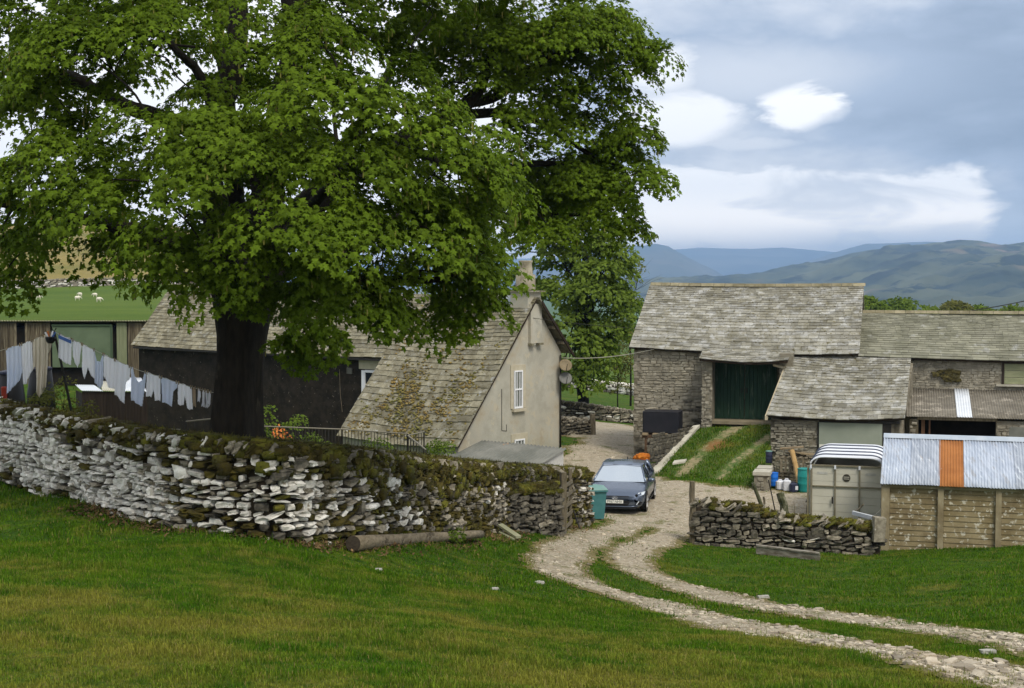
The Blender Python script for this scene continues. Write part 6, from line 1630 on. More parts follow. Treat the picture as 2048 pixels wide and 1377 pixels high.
# ------------------------------------------------------------------ sectional concrete garage
ga, gb = P(1770, 1104, 40.0), P(2048, 1094, 39.0)
gu = gb - ga; gu.z = 0; gu.normalize(); gv = Vector((-gu.y, gu.x, 0))
gze, gzr = P(0, 968, 40).z, P(0, 873, 42.2).z
LG, DG = 5.9, 4.6
gar = thing('concrete_garage', 'sectional concrete garage with tin roof and one rust orange sheet', 'garage', ga)
G0 = Vector((ga.x, ga.y, 0)) + gv * .12
gzb = -8.1
posts = [((px - CX) / F * ga.y - ga.x) / (gu.x - (px - CX) / F * gu.y) for px in (1772, 1886, 2003)] 
posts.append(posts[-1] + (posts[-1] - posts[-2]))
for i, x in enumerate(posts):
    mb = MB(); mb.obox(G0 + gu * (x - .06) - gv * .10 + UPV * gzb, gu * (.15 if i else .22), gv * .16, UPV * (gze - gzb - .10)); mb.build('post', [M_POST], gar)
for i in range(len(posts) - 1):
    x0, x1 = posts[i] + (.165 if i == 0 else .095), posts[i + 1] - .065
    mb = MB(); z = gzb; k = 0
    pf = []
    while z < gze - .12:
        z1 = min(z + .147, gze - .1)
        a0 = G0 + gu * x0
        mb.prism([a0 - gv * .015 + UPV * z, a0 - gv * .0 + UPV * (z1 - .012), a0 + gv * .012 + UPV * z1, a0 + gv * .10 + UPV * z1, a0 + gv * .10 + UPV * z], gu * (x1 - x0)); z = z1
    mb.build('wall_panel', [M_CONC], gar)
mb = MB()
a0 = G0 + gu * (posts[0] + .02)
mb.prism([a0 + gv * .08 + UPV * gzb, a0 + gv * (DG) + UPV * gzb, a0 + gv * DG + UPV * (gze - .05), a0 + gv * DG / 2 + UPV * (gzr - .08), a0 + gv * .08 + UPV * (gze - .12)], gu * .08)
a1 = G0 + gu * (LG - .2)
mb.prism([a1 + gv * .08 + UPV * gzb, a1 + gv * (DG) + UPV * gzb, a1 + gv * DG + UPV * (gze - .05), a1 + gv * DG / 2 + UPV * (gzr - .08), a1 + gv * .08 + UPV * (gze - .12)], gu * .08)
mb.obox(a0 + gv * (DG - .08) + UPV * gzb, gu * (LG - .3), gv * .08, UPV * (gze - gzb - .1))
mb.build('end_wall', [M_CONC], gar)
e0 = G0 + gu * (posts[0] - .07) - gv * .20 + UPV * gze
rdir = gv * (DG / 2 + .2) + UPV * (gzr - gze)
sx_ = lambda px: ((px - CX) / F * ga.y - ga.x) / (gu.x - (px - CX) / F * gu.y)
shx = [posts[0] - .07]
for px in (1826, 1884, 1935, 1985, 2040): shx.append(sx_(px))
shx += [shx[-1] + .72, LG]
for i in range(len(shx) - 1):
    a, b = shx[i], shx[i + 1]
    mb = MB(); mb.corr(e0 + gu * (a - shx[0] - .02) + UPV * (.012 * (i % 2)) + Vector((0, 0, random.uniform(-.006, .006))), gu * (b - a + .03), rdir, .076, .013, wob=.006)
    o = mb.build('roof_sheet', [M_TINOR if i == 2 else (M_TIN2 if i in (1, 5) else M_TIN)], gar, smooth=True)
    if i == 2: o['label'] = 'rust orange painted roof sheet'
mb = MB(); mb.corr(e0 + rdir + UPV * .01, gu * (LG - shx[0]), gv * (DG / 2 + .2) - UPV * (gzr - gze), .076, .012); mb.build('roof_sheet', [M_TIN], gar, smooth=True)
rp = e0 + rdir + UPV * .02 + gu * -.03
mb = MB(); gg = gu * (LG - shx[0] + .06)
mb.prism([rp - gv * .16 - UPV * .06, rp - gv * .05 + UPV * .035, rp + UPV * .055, rp + gv * .05 + UPV * .035, rp + gv * .16 - UPV * .06, rp + UPV * .02], gg); mb.build('ridge_cap', [mat('blue_grey_ridge_sheet', (0.36, 0.42, 0.50), (0.44, 0.49, 0.56), sc=3, rough=.55)], gar)
mb = MB(); mb.obox(G0 + gu * posts[0] - gv * .08 + UPV * (gze - .1), gu * (LG - .3), gv * .10, UPV * .08); mb.build('eaves_beam', [M_POST], gar)

# ------------------------------------------------------------------ corrugated shed in front of the gable
A_, B_ = P(952, 886, 56.2), P(1132, 892, 53.6)
A_.z = B_.z = (A_.z + B_.z) / 2
su = (B_ - A_); Ls = su.length; su.normalize(); sv = Vector((su.y, -su.x, 0))
Csh = P(1098, 938, 51.6); dl_ = (Csh - B_); dep = dl_.dot(sv)
shd = thing('garden_shed', 'low shed with grey corrugated roof and small whitewashed end by the gable', 'shed', A_.lerp(B_, .5) + UPV * -1.2)
mb = MB(); drop = UPV * (Csh.z - B_.z)
mb.corr(A_ - su * .1, su * (Ls + .12), sv * dep + drop, .17, .034, wob=.02); mb.build('roof', [M_TINGR], shd, smooth=True)
mb = MB(); mb.obox(A_ + UPV * -2.5 + su * .1 + sv * (dep - .25), su * (Ls - .25), -sv * .12, UPV * (2.36 + drop.z)); mb.build('front_wall', [M_DBOARD], shd)
mb = MB(); pB = B_ - su * .10
mb.prism([pB + UPV * -2.4 + sv * .02, pB + UPV * -2.4 + sv * (dep - .2), pB + drop + sv * (dep - .2) - UPV * .1, pB - UPV * .05 + sv * .02], -su * .12); ew = mb.build('end_wall', [mat('whitewashed_block', (0.42, 0.42, 0.41), (0.52, 0.52, 0.51), sc=4, rough=.9, bump=.4)], shd)
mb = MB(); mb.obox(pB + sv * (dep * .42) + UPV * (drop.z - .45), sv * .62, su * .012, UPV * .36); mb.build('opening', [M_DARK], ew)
mb = MB(); mb.obox(pB + sv * (dep * .36) + UPV * (drop.z - .08), sv * .75, su * .06, UPV * .05); mb.build('canopy', [M_OLDWOOD], ew)
mb = MB(); mb.prism([A_ + Vector((-.12, .0, .08)), A_ + Vector((.12, -.05, .14)), A_ + sv * 1.0 + drop * .5 + Vector((-.35, 0, .05)), A_ + sv * 1.0 + drop * .5 + Vector((-.42, .05, .0))], UPV * .05); mb.build('verge_flashing', [M_TINWH], shd)

# ------------------------------------------------------------------ wooden barn and lean-to on the left
wa, wb_ = P(-60, 640, 81), P(312, 640, 81)
zb_ = P(0, 775, 81).z
wdb = thing('wooden_barn', 'dark boarded barn with corrugated roof edge and green sheet doors', 'barn', (wa.lerp(wb_, .5).x, 81, zb_))
zt_ = P(0, 646, 81).z
def wx(px): return (px - CX) / F * 81
def wz(py): return P(0, py, 81).z
segs = [(-60, 28, M_BOARD, 0), (30, 50, M_DARK, .3), (52, 100, M_BOARD, 0), (228, 232, M_DARK, .2), (255, 312, M_BOARD, 0)]
for a, b, mm, inn in segs:
    if mm is M_BOARD:
        mb = MB(); x = wx(a)
        while x < wx(b) - .02:
            w_ = min(random.uniform(.14, .26), wx(b) - x); mb.obox((x, 81 - random.uniform(0, .03), zb_ - .4), (w_ - .012, 0, 0), (0, .06, 0), (0, 0, zt_ - zb_ + .4)); x += w_
        mb.build('boarded_wall', [M_BOARD], wdb)
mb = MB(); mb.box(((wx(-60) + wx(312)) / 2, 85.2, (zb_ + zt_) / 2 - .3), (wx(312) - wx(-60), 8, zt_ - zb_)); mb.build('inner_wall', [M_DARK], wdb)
mb = MB(); mb.corr((wx(-62), 80.7, zt_ + .12), (wx(314) - wx(-62), 0, 0), (0, 8.8, -.9), .15, .035); mb.build('roof', [mat('mossy_sheet', (0.22, 0.21, 0.13), (0.32, 0.31, 0.22), sc=2, rough=.9)], wdb, smooth=True)
mb = MB(); mb.obox((wx(104), 80.93, wz(735)), (wx(225) - wx(104), 0, 0), (0, .06, 0), (0, 0, wz(650) - wz(735))); gd = mb.build('sliding_door', [M_GREENS], wdb)
mb = MB(); mb.obox((wx(104), 80.86, wz(652)), (wx(225) - wx(104), 0, 0), (0, .06, 0), (0, 0, .08)); mb.obox((wx(221), 80.88, wz(735)), (.1, 0, 0), (0, .04, 0), (0, 0, wz(652) - wz(735))); mb.build('door_rail', [mat('green_rail', (0.05, 0.08, 0.045), rough=.7)], gd)
mb = MB(); mb.obox((wx(233), 80.95, wz(765)), (wx(253) - wx(233), 0, 0), (0, .06, 0), (0, 0, wz(646) - wz(765))); mb.build('pale_board_panel', [mat('pale_green_grey_boards', (0.14, 0.16, 0.09), (0.20, 0.215, 0.13), sc=2, st=(6, 6, .4), rough=.9)], wdb)
mb = MB(); mb.obox((wx(28), 80.93, zb_), (.12, 0, 0), (0, .1, 0), (0, 0, zt_ - zb_)); mb.obox((wx(50), 80.93, zb_), (.12, 0, 0), (0, .1, 0), (0, 0, zt_ - zb_)); mb.build('door_post', [M_OLDWOOD], wdb)
ln_ = thing('lean_to_shed', 'dark boarded outbuilding with white corrugated roof at the farmhouse end', 'shed', P(220, 860, 58))
la, lb = P(163, 784, 57), P(292, 787, 55.5); lc, ld = P(150, 772, 63.5), P(290, 752, 66)
lu = lb - la; Ll = lu.length
for k in range(3):
    mb = MB(); p0 = la + lu * (k / 3) + UPV * (.05 + .01 * k); p1 = lc + (ld - lc) * (k / 3)
    mb.corr(p0, lu / 3 * 1.02, (lc - la) * (1 - k / 3) + (ld - lb) * (k / 3), .11, .018); mb.build('roof_sheet', [(M_TINWH, mat('dirty_white_sheet', (0.40, 0.39, 0.31), (0.52, 0.51, 0.44), sc=1.5), M_TINWH)[k]], ln_, smooth=True)
mb = MB(); x = 0
while x < 1:
    mb.obox(la + lu * x + Vector((0, .06 + random.uniform(0, .02), -3.4)), lu * .045, Vector((.0, .05, 0)), UPV * 3.42); x += .048
mb.build('boarded_wall', [M_DBOARD], ln_)
mb = MB(); mb.prism([la + Vector((.03, .12, -3.4)), la + Vector((.03, .12, -.1)), lc + Vector((.03, 0, -.2)), lc + Vector((.03, 0, -3.4))], (.06, 0, 0)); mb.build('side_wall', [M_DBOARD], ln_)

# ------------------------------------------------------------------ black oil tank on a timber stand
s0, s1 = P(1284, 868, 57.0), P(1362, 872, 56.6)
tu = BU; tv_ = BV
stn = thing('tank_stand', 'rusty stand on legs carrying the black tank against the barn', 'stand', (s0.x, s0.y, gz1(s0.x, s0.y)))
wS = (s1 - s0).length; zS = P(0, 876, 57).z; zG = -7.75
mb = MB(); mb.obox(Vector((s0.x, s0.y, zS)), tu * wS, tv_ * .09, UPV * .11); mb.obox(Vector((s0.x, s0.y, zS)) + tv_ * 1.0, tu * wS, tv_ * .09, UPV * .11); rail_ = mb.build('beam', [mat('rusty_timber', (0.07, 0.042, 0.025), (0.12, 0.075, 0.045), sc=4, rough=.9)], stn)
for k, f in enumerate((.02, .28, .52, .78)):
    mb = MB(); mb.obox(Vector((s0.x, s0.y, zS + .11)) + tu * (wS * f) - tv_ * .1, tu * .2, tv_ * 1.25, UPV * .08); mb.build('bearer', [M_TIMBER], stn)
for f, b_ in ((.10, 0), (.93, 0), (.04, 1.0), (.97, 1.0)):
    mb = MB(); mb.obox(Vector((s0.x, s0.y, zG)) + tu * (wS * f - .05) + tv_ * (b_ + .01), tu * .10, tv_ * .08, UPV * (zS - zG)); mb.build('leg', [bpy.data.materials['rusty_timber']], stn)
mb = MB(); mb.tube([Vector((s0.x, s0.y, zS)) + tu * wS * .2, Vector((s0.x, s0.y, zG + .4)) + tu * wS * .12], .03, 6); mb.tube([Vector((s0.x, s0.y, zG + .42)) + tu * wS * .0 + tv_ * .04, Vector((s0.x, s0.y, zG + .42)) + tu * wS * .98 + tv_ * .04], .04, 6); mb.build('brace', [M_IRON], stn)
t0 = Vector((P(1285, 866, 57).x, 57.1, zS + .20)); tH = P(0, 824, 57).z - t0.z
mb = MB(); c8 = .05; w8, d8 = wS * .94, 1.0
pr = [(c8, 0), (w8 - c8, 0), (w8, c8), (w8, d8 - c8), (w8 - c8, d8), (c8, d8), (0, d8 - c8), (0, c8)]
mb.prism([t0 + tu * x + tv_ * y for x, y in pr], UPV * tH); tk = mb.build('oil_tank', [mat('black_tank', (0.012, 0.013, 0.018), (0.018, 0.018, 0.024), sc=3, rough=.55)])
tag(tk, 'matt black rectangular tank resting on the rusty stand', 'tank')
# orange bundle behind the car
ob = P(1280, 925, 52.5); C, A = [], []
for k in range(26):
    r = random.uniform(.05, .11); C.append(np.array((ob.x + random.gauss(0, .13), ob.y + random.gauss(0, .08), gz1(ob.x, ob.y) + .72 + random.gauss(0, .09)))); A.append(np.diag([r * 1.3, r, r]))
V, Fc = stones_np(np.array(C), np.array(A), .25); mb = MB(); mb.np(V, Fc)
mb.tube([(ob.x, ob.y, gz1(ob.x, ob.y)), (ob.x, ob.y, gz1(ob.x, ob.y) + .62)], [.16, .20], 12, 1)
tag(mb.build('orange_net_bundle', [mat('orange_net', (0.42, 0.11, 0.01), (0.55, 0.19, 0.02), sc=14, rough=.8, isl=.35), M_BLACKP]), 'bundle of bright orange netting standing behind the car roof', 'net bundle')

# ------------------------------------------------------------------ odds and ends by the lean-to
M_BLUED = mat('blue_plastic', (0.01, 0.13, 0.55), (0.02, 0.16, 0.60), sc=4, rough=.4)
M_TEALB = mat('teal_butt_plastic', (0.012, 0.20, 0.19), (0.018, 0.23, 0.215), sc=4, rough=.45)
M_WPL = mat('milky_plastic', (0.58, 0.60, 0.66), (0.66, 0.67, 0.72), sc=6, rough=.45)
M_NAVY = mat('navy_plastic', (0.02, 0.024, 0.05), (0.03, 0.034, 0.065), sc=5, rough=.5)
def drum(name, label, px, py, d, r, h, mm, cat, tilt=0.0, lid=None):
    p = P(px, py, d); zg = p.z
    t_ = thing(name, label, cat, (p.x, p.y, zg)); t_.rotation_euler = (0, tilt, 0)
    mb = MB(); mb.lathe([(r * .93, 0), (r, .03 * h), (r * 1.03, .1 * h), (r, .33 * h), (r * 1.04, .36 * h), (r, .39 * h), (r, .62 * h), (r * 1.04, .65 * h), (r, .68 * h), (r * 1.0, .94 * h), (r * .9, h)], (0, 0, 0), 20)
    mb.build('drum_body', [mm], t_, True, local=True)
    mb = MB(); mb.lathe([(r * 1.05, .955 * h), (r * 1.05, .99 * h), (r * .6, 1.015 * h)], (0, 0, 0), 20); mb.build('lid', [lid or mm], t_, local=True)
    return t_
drum('water_butt', 'tall teal plastic water butt beside the livestock trailer', 1608, 984, 49.6, .22, .80, M_TEALB, 'water butt')
drum('blue_drum', 'bright blue plastic drum at the foot of the pallets', 1547, 972, 50.3, .155, .46, M_BLUED, 'drum')
drum('blue_barrel', 'dark navy barrel standing on the stone parapet end', 1538, 926, 51.6, .115, .42, M_NAVY, 'barrel', lid=M_BINL)
def jerry(px, py, d, w_, h_, mm, name, label, rz):
    p = P(px, py, d); t_ = thing(name, label, 'jerry can', p, rz)
    mb = MB(); c = w_ * .18; dd_ = w_ * .8
    pr = [(-w_ / 2 + c, -dd_ / 2), (w_ / 2 - c, -dd_ / 2), (w_ / 2, -dd_ / 2 + c), (w_ / 2, dd_ / 2 - c), (w_ / 2 - c, dd_ / 2), (-w_ / 2 + c, dd_ / 2), (-w_ / 2, dd_ / 2 - c), (-w_ / 2, -dd_ / 2 + c)]
    n_ = len(pr); V = [(x, y, 0) for x, y in pr] + [(x, y, h_ * .82) for x, y in pr] + [(x * .6, y * .6, h_ * .95) for x, y in pr]
    Fc = [tuple(range(n_ - 1, -1, -1)), tuple(range(2 * n_, 3 * n_))] + [(l * n_ + i, l * n_ + (i + 1) % n_, (l + 1) * n_ + (i + 1) % n_, (l + 1) * n_ + i) for l in (0, 1) for i in range(n_)]
    mb.add([Vector(v) for v in V], Fc); mb.build('can_body', [mm], t_, local=True)
    mb = MB(); mb.tube([(-w_ * .3, 0, h_ * .9), (-w_ * .2, 0, h_ * 1.04), (w_ * .1, 0, h_ * 1.04), (w_ * .15, 0, h_ * .93)], .018, 6); mb.build('handle', [mm], t_, local=True)
    mb = MB(); mb.lathe([(.03, h_ * .93), (.03, h_ * 1.02)], (w_ * .3, 0, 0), 10); mb.build('cap', [M_BLACKP], t_, local=True)
    return t_
jerry(1561, 978, 49.9, .30, .30, M_WPL, 'jerry_can', 'squat milky plastic can beside the blue drum', .2)
jerry(1574, 981, 49.7, .26, .38, M_WPL, 'jerry_can', 'taller white plastic can between the squat can and the black one', -.3)
jy = jerry(1587, 983, 49.5, .26, .30, M_NAVY, 'jerry_can', 'black plastic can with a pale label next to the teal butt', .1)
mb = MB(); mb.obox((.03, -.112, .06), (.09, 0, 0), (0, -.005, 0), (0, 0, .13)); mb.build('label_patch', [M_WPL], jy, local=True)
# pallets and timber
def pallet(loc, rz, label, tilt=0):
    t_ = thing('pallet', label, 'pallet', loc, rz, 'wooden pallets stacked against the lean-to'); t_.rotation_euler = (tilt, 0, rz)
    for y in (0, .36, .72):
        mb = MB(); mb.obox((0, y, .02), (1.1, 0, 0), (0, .09, 0), (0, 0, .08)); mb.build('bearer', [M_OLDWOOD], t_, local=True)
    for k in range(6):
        mb = MB(); mb.obox((k * .2, -.02, .101), (.1, 0, 0), (0, .85, 0), (0, 0, .02)); mb.build('slat', [M_OLDWOOD], t_, local=True)
    for k in (0, 2.5, 5):
        mb = MB(); mb.obox((k * .2, -.02, 0), (.1, 0, 0), (0, .85, 0), (0, 0, .019)); mb.build('slat', [M_OLDWOOD], t_, local=True)
    return t_
pb = P(1557, 972, 51.0); zg_ = gz1(pb.x, pb.y)
labs = ['lowest flat pallet of the stack behind the drums', 'second flat pallet of the stack behind the drums', 'third flat pallet of the stack behind the drums', 'topmost flat pallet of the stack, just under the loose boards']
for k, l in enumerate(labs): pallet((pb.x - .12, pb.y, zg_ + .0 + .125 * k + (.42 if k == 3 else 0)), R(-15), l)
up_ = pallet((pb.x + .05, pb.y - .02, zg_ + .40), R(-15), 'pallet standing on edge in the middle of the stack', R(84)); up_.scale = (.75, .6, .6)
mb = MB(); p0 = P(1598, 968, 49.9); p1 = P(1584, 902, 50.9)
mb.tube([p0, p0.lerp(p1, .5) + Vector((.02, 0, 0)), p1], [.075, .085, .09], 8); tag(mb.build('timber_post', [mat('orange_timber', (0.30, 0.19, 0.075), (0.38, 0.25, 0.11), sc=4, rough=.85, st=(2, 2, .3))]), 'thick tan timber post leaning on the pallet stack', 'post')
for k in range(7):
    p = P(1560 + 10 * k + random.uniform(-6, 6), 905 + random.uniform(-6, 6) + k * 1.5, 51.0 + random.uniform(0, .5)); a = random.uniform(-.35, .25)
    mb = MB(); mb.obox(p, Vector((math.cos(a) * .8, -.2, math.sin(a) * .35)), Vector((.05, .25, 0)), UPV * .05)
    tag(mb.build('loose_board', [M_OLDWOOD if k % 2 else M_TIMBER]), 'weathered board lying loose on top of the pallet stack', 'board', group='loose boards on the pallets')
# rotten stakes and rods behind the right wall
def stake(px0, py0, px1, py1, d, r0, r1, mm, name, label, lean=0.0, cap=False):
    mb = MB(); p0, p1 = P(px0, py0, d), P(px1, py1, d + lean)
    n_ = 5; mb.tube([p0.lerp(p1, i / n_) + Vector((random.gauss(0, 1), random.gauss(0, 1), 0)) * r0 * .12 for i in range(n_ + 1)], [r0 + (r1 - r0) * i / n_ for i in range(n_ + 1)], 9)
    return tag(mb.build(name, [mm], smooth=False), label, 'post')
M_MOSSP = mat('mossy_post_wood', (0.05, 0.055, 0.025), (0.12, 0.12, 0.07), sc=8, rough=1, bump=.6, c3=(0.22, 0.21, 0.16), sc3=4, t3=.62)
stake(1530, 1030, 1506, 966, 40.9, .055, .05, M_MOSSP, 'fence_stake', 'thin mossy stake leaning left behind the right wall')
stake(1552, 1030, 1537, 960, 41.1, .018, .016, M_IRON, 'iron_rod', 'thin rusty iron rod leaning behind the right wall')
stake(1532, 1025, 1527, 994, 40.9, .035, .03, M_OLDWOOD, 'fence_stake', 'short broken brown stake beside the leaning one')
stake(1575, 1045, 1560, 986, 40.7, .12, .11, M_MOSSP, 'fence_post', 'fat mossy old post with a pale cut top behind the right wall')
stake(1590, 1035, 1588, 1003, 40.6, .009, .006, M_OLDWOOD, 'twig', 'dry upright twig growing from the mossy wall top')
stake(1385, 1094, 1385, 963, 39.95, .10, .075, M_OLDWOOD, 'gate_post', 'weathered square headed gate post ending the right hand wall')
# steel channel and white plank lying against the garage corner
mb = MB(); p0, p1 = P(1704, 1030, 40.3), P(1768, 1046, 39.3)
mb.obox(p0, p1 - p0, Vector((.05, .10, 0)), UPV * .10); tag(mb.build('steel_channel', [mat('pale_steel', (0.45, 0.48, 0.52), (0.55, 0.57, 0.6), sc=4, rough=.45)]), 'pale steel channel resting across the wall top', 'steel bar')
mb = MB(); p0, p1 = P(1727, 1050, 39.4), P(1760, 1022, 39.6); mb.obox(p0, p1 - p0, Vector((.03, .06, 0)), Vector((.05, 0, .06))); tag(mb.build('wooden_plank', [mat('silvery_wood', (0.34, 0.33, 0.31), (0.44, 0.43, 0.41), sc=5, rough=.8)]), 'short silvery plank leaning beside the garage corner', 'plank')
mb = MB(); p0, p1 = P(1708, 1028, 40.4), P(1727, 1009, 40.2); mb.tube([p0, p1], .025, 6); tag(mb.build('iron_bar', [M_OLDWOOD]), 'thin brown bar sticking up from the steel channel', 'bar')
mb = MB(); p0 = P(1748, 1085, 38.95); mb.prism([p0 + UPV * -.0, p0 + Vector((.30, .05, 0)), p0 + Vector((.34, .05, .62)), p0 + Vector((.02, 0, .66))], (0, .3, 0)); tag(mb.build('end_stone', [M_STONE]), 'single large upright stone at the garage end of the wall', 'stone')
# plank on the grass by the right wall
a, b = P(1512, 1105, 38.4), P(1640, 1114, 37.4); a.z = gz1(a.x, a.y) + .02; b.z = gz1(b.x, b.y) - .03
mb = MB(); mb.obox(a, b - a, Vector((.03, .12, 0)), UPV * .20); mb.obox(a + UPV * .20 + Vector((-.01, -.02, 0)), (b - a) * .995, Vector((.03, .16, 0)), UPV * .035)
tag(mb.build('timber_beam', [mat('grey_sleeper', (0.13, 0.11, 0.085), (0.30, 0.28, 0.24), sc=4, rough=.95, bump=.5, st=(1, 1, 3))]), 'grey timber beam sinking into the grass below the right wall', 'beam')
# the long log
p0, p1 = P(706, 1086, 23.3), P(962, 1060, 31.0)
a = Vector((p0.x, p0.y, gz1(p0.x, p0.y) + .10)); b = Vector((p1.x, p1.y, gz1(p1.x, p1.y) + .16))
mb = MB(); n_ = 12; pts = [a.lerp(b, i / n_) + Vector((0, 0, .004 * math.sin(i * 1.3))) for i in range(n_ + 1)]
lift = max(0, max(gz1(q.x, q.y) + .05 - q.z for q in pts)); pts = [q + UPV * lift * .7 for q in pts]
mb.tube(pts, [.128 - .045 * i / n_ for i in range(n_ + 1)], 14)
lg = mb.build('log', [mat('log_wood', (0.15, 0.122, 0.08), (0.26, 0.215, 0.15), sc=3, rough=.95, bump=.7, bsc=22, st=(5, 1.2, 5), c3=(0.07, 0.055, 0.035), sc3=1.4, t3=.6)], smooth=True); tag(lg, 'long weathered round pole lying on the grass below the garden wall', 'log')
dq = (pts[0] - pts[1]).normalized(); mq = dq.to_track_quat('Z', 'Y').to_matrix()
mb = MB(); mb.lathe([(.127, .001), (.122, .006), (.0, .006)], pts[0], 14, mq, cap=False); mb.build('cut_end', [mat('cut_wood_end', (0.03, 0.024, 0.018), (0.06, 0.048, 0.034), sc=20, rough=1)], lg, local=False)
for o in lg.children: pass
p0 = P(995, 1052, 33.6); p0.z = gz1(p0.x, p0.y) + .02
mb = MB(); q0 = p0; q1 = p0 + Vector((.42, -.35, -.06)); mb.prism([q0 + UPV * .18, q0 + Vector((.12, .1, .18)), q1 + Vector((.12, .1, .02)), q1 + UPV * .02], UPV * .05); mb.prism([q0 + Vector((-.05, 0, .05)), q0 + Vector((.06, .05, .05)), q1 + Vector((-.02, .02, -.02)), q1 + Vector((-.1, 0, -.02))], UPV * .04)
tag(mb.build('broken_board', [mat('greenish_plank', (0.20, 0.21, 0.13), (0.27, 0.27, 0.18), sc=4, rough=.9)]), 'broken pale green board propped at the foot of the dark wall stub', 'board')

# ------------------------------------------------------------------ field gate folded back beside the stub wall
g0 = gpt(1127, 36.4); g1 = gpt(1141, 38.6)
gate = thing('field_gate', 'weathered wooden field gate swung open end-on beside the dark wall stub', 'gate', g0)
gd_ = g1 - g0; gl_ = gd_.length
for nm, p, hh, r in (('hinge_post', g0, P(0, 945, 36.4).z - g0.z, .085), ('end_post', g1, P(0, 938, 38.6).z - g1.z, .045)):
    mb = MB(); mb.box(p + UPV * (hh / 2 - .1), (r * 1.6, r * 1.8, hh + .2), 0, Matrix.Rotation(.3, 3, 'Z')); mb.build(nm, [M_OLDWOOD], gate)
for k in range(5):
    z = .15 + k * .26; mb = MB(); mb.obox(g0 + UPV * z + Vector((.05, .05, 0)), gd_ * .98, Vector((.03, 0, 0)), UPV * .09); mb.build('bar', [M_OLDWOOD], gate)
mb = MB(); mb.obox(g0 + UPV * .15 + Vector((.02, .05, 0)), gd_ * .95 + UPV * 1.05, Vector((.028, 0, 0)), UPV * .09); mb.build('brace', [M_OLDWOOD], gate)
mb = MB(); mb.tube([gpt(1148, 39.5) + UPV * .45, gpt(1161, 38.6) + UPV * .02], .022, 6); tag(mb.build('iron_bar', [M_IRON]), 'dark bar leaning on the wall behind the gate', 'bar')
mb = MB(); p = gpt(1117, 36.35); mb.box(p + UPV * .52, (.16, .2, 1.25), 0, Matrix.Rotation(.2, 3, 'Z')); tag(mb.build('gate_post', [M_DARKST]), 'dark stone gate post closing the short wall stub', 'post')
p = gpt(1186, 66.3); mb = MB(); mb.tube([p - UPV * .1, p + UPV * .95], [.15, .13], 10); tag(mb.build('gate_post', [M_OLDWOOD]), 'grey gate post at the end of the wall behind the farmhouse', 'post')

# ------------------------------------------------------------------ garden railing
M_RAIL = mat('railing_iron', (0.02, 0.018, 0.015), (0.04, 0.036, 0.03), sc=6, rough=.6)
def railing(a, b, ha, hb, label, bars, hand=None):
    t_ = thing('railing', label, 'railing', a)
    mb = MB(); mb.tube([a + UPV * ha, b + UPV * hb], .022, 6); mb.build('handrail', [hand or M_RAIL], t_)
    mb = MB(); mb.tube([a + UPV * .12, b + UPV * .12], .015, 6); mb.build('lower_rail', [M_RAIL], t_)
    for q, h in ((a, ha), (b, hb)):
        mb = MB(); mb.tube([q - UPV * .2, q + UPV * h], .028, 6); mb.build('post', [M_RAIL], t_)
    mb = MB()
    for k in range(1, bars):
        f = k / bars; q = a.lerp(b, f); mb.tube([q + UPV * .12, q + UPV * (ha + (hb - ha) * f)], .011, 5)
    mb.build('upright_bars', [M_RAIL], t_)
M_RAILW = mat('pale_worn_rail', (0.20, 0.18, 0.14), rough=.5)
def rp_(px, py, d, dz): q = P(px, py, d); q.z -= dz; return q
ra, rb, rc = rp_(498, 852, 46, 1.05), rp_(684, 859, 46, 1.05), rp_(815, 868, 45, 1.05)
railing(ra, rb, 1.05, 1.05, 'black iron garden railing left part, by the tree trunk', 28, M_RAILW)
railing(rb, rc, 1.05, 1.05, 'black iron garden railing right part, before the low mossy eaves', 20, M_RAILW)
rd = rp_(848, 866, 47.5, 1.05); railing(rc, rd, 1.0, 1.08, 'short return of the railing running back to the house', 6, M_RAILW)
re_ = rp_(852, 900, 43.5, .95); railing(rc + Vector((.02, -.05, 0)), re_, 1.0, .95, 'sloping stair handrail going down from the railing corner', 6, M_RAILW)
rl1, rl2 = rp_(372, 842, 36, 1.0), rp_(425, 838, 36, 1.0)
railing(rl1, rl2, .98, 1.0, 'short thin fence rail left of the tree trunk', 3, M_RAILW)

# ------------------------------------------------------------------ satellite dishes, cables
M_DISH = mat('grey_dish', (0.12, 0.12, 0.115), (0.16, 0.16, 0.15), sc=5, rough=.6); M_DISHB = mat('brown_dish', (0.16, 0.125, 0.07), (0.21, 0.165, 0.10), sc=5, rough=.6)
for k, (py, mm, lab) in enumerate(((731, M_DISHB, 'brownish satellite dish, upper of two on the house corner'), (757, M_DISH, 'dark grey satellite dish, lower of two on the house corner'))):
    c = P(1131, py, 59.6); t_ = thing('satellite_dish', lab, 'satellite dish', c, group='satellite dishes on the house corner')
    nrm_ = Vector((.15, -.85, .5)).normalized(); mq = nrm_.to_track_quat('Z', 'Y').to_matrix()
    mb = MB(); mb.lathe([(.0, -.05), (.12, -.042), (.20, -.02), (.265, .012), (.27, .02), (.20, -.008), (.12, -.03), (.0, -.038)], c, 22, mq, cap=False); mb.build('dish', [mm], t_, True)
    mb = MB(); lo = c + mq @ Vector((0, -.28, .0)); fp = c + mq @ Vector((0, -.12, .34)); mb.tube([lo, fp], .014, 5); mb.build('feed_arm', [M_IRON], t_)
    mb = MB(); mb.tube([c - nrm_ * .05, c - nrm_ * .16 + Vector((-.05, .1, 0)), Vector((1.95, 59.93, c.z + .02))], .02, 6); mb.build('bracket', [M_IRON], t_)
def cable(a, b, sag, r, mm, label, cat='cable'):
    pts = [a.lerp(b, i / 20) - UPV * sag * 4 * (i / 20) * (1 - i / 20) for i in range(21)]
    mb = MB(); mb.tube(pts, r, 5); return tag(mb.build('overhead_cable', [mm], smooth=True), label, cat)
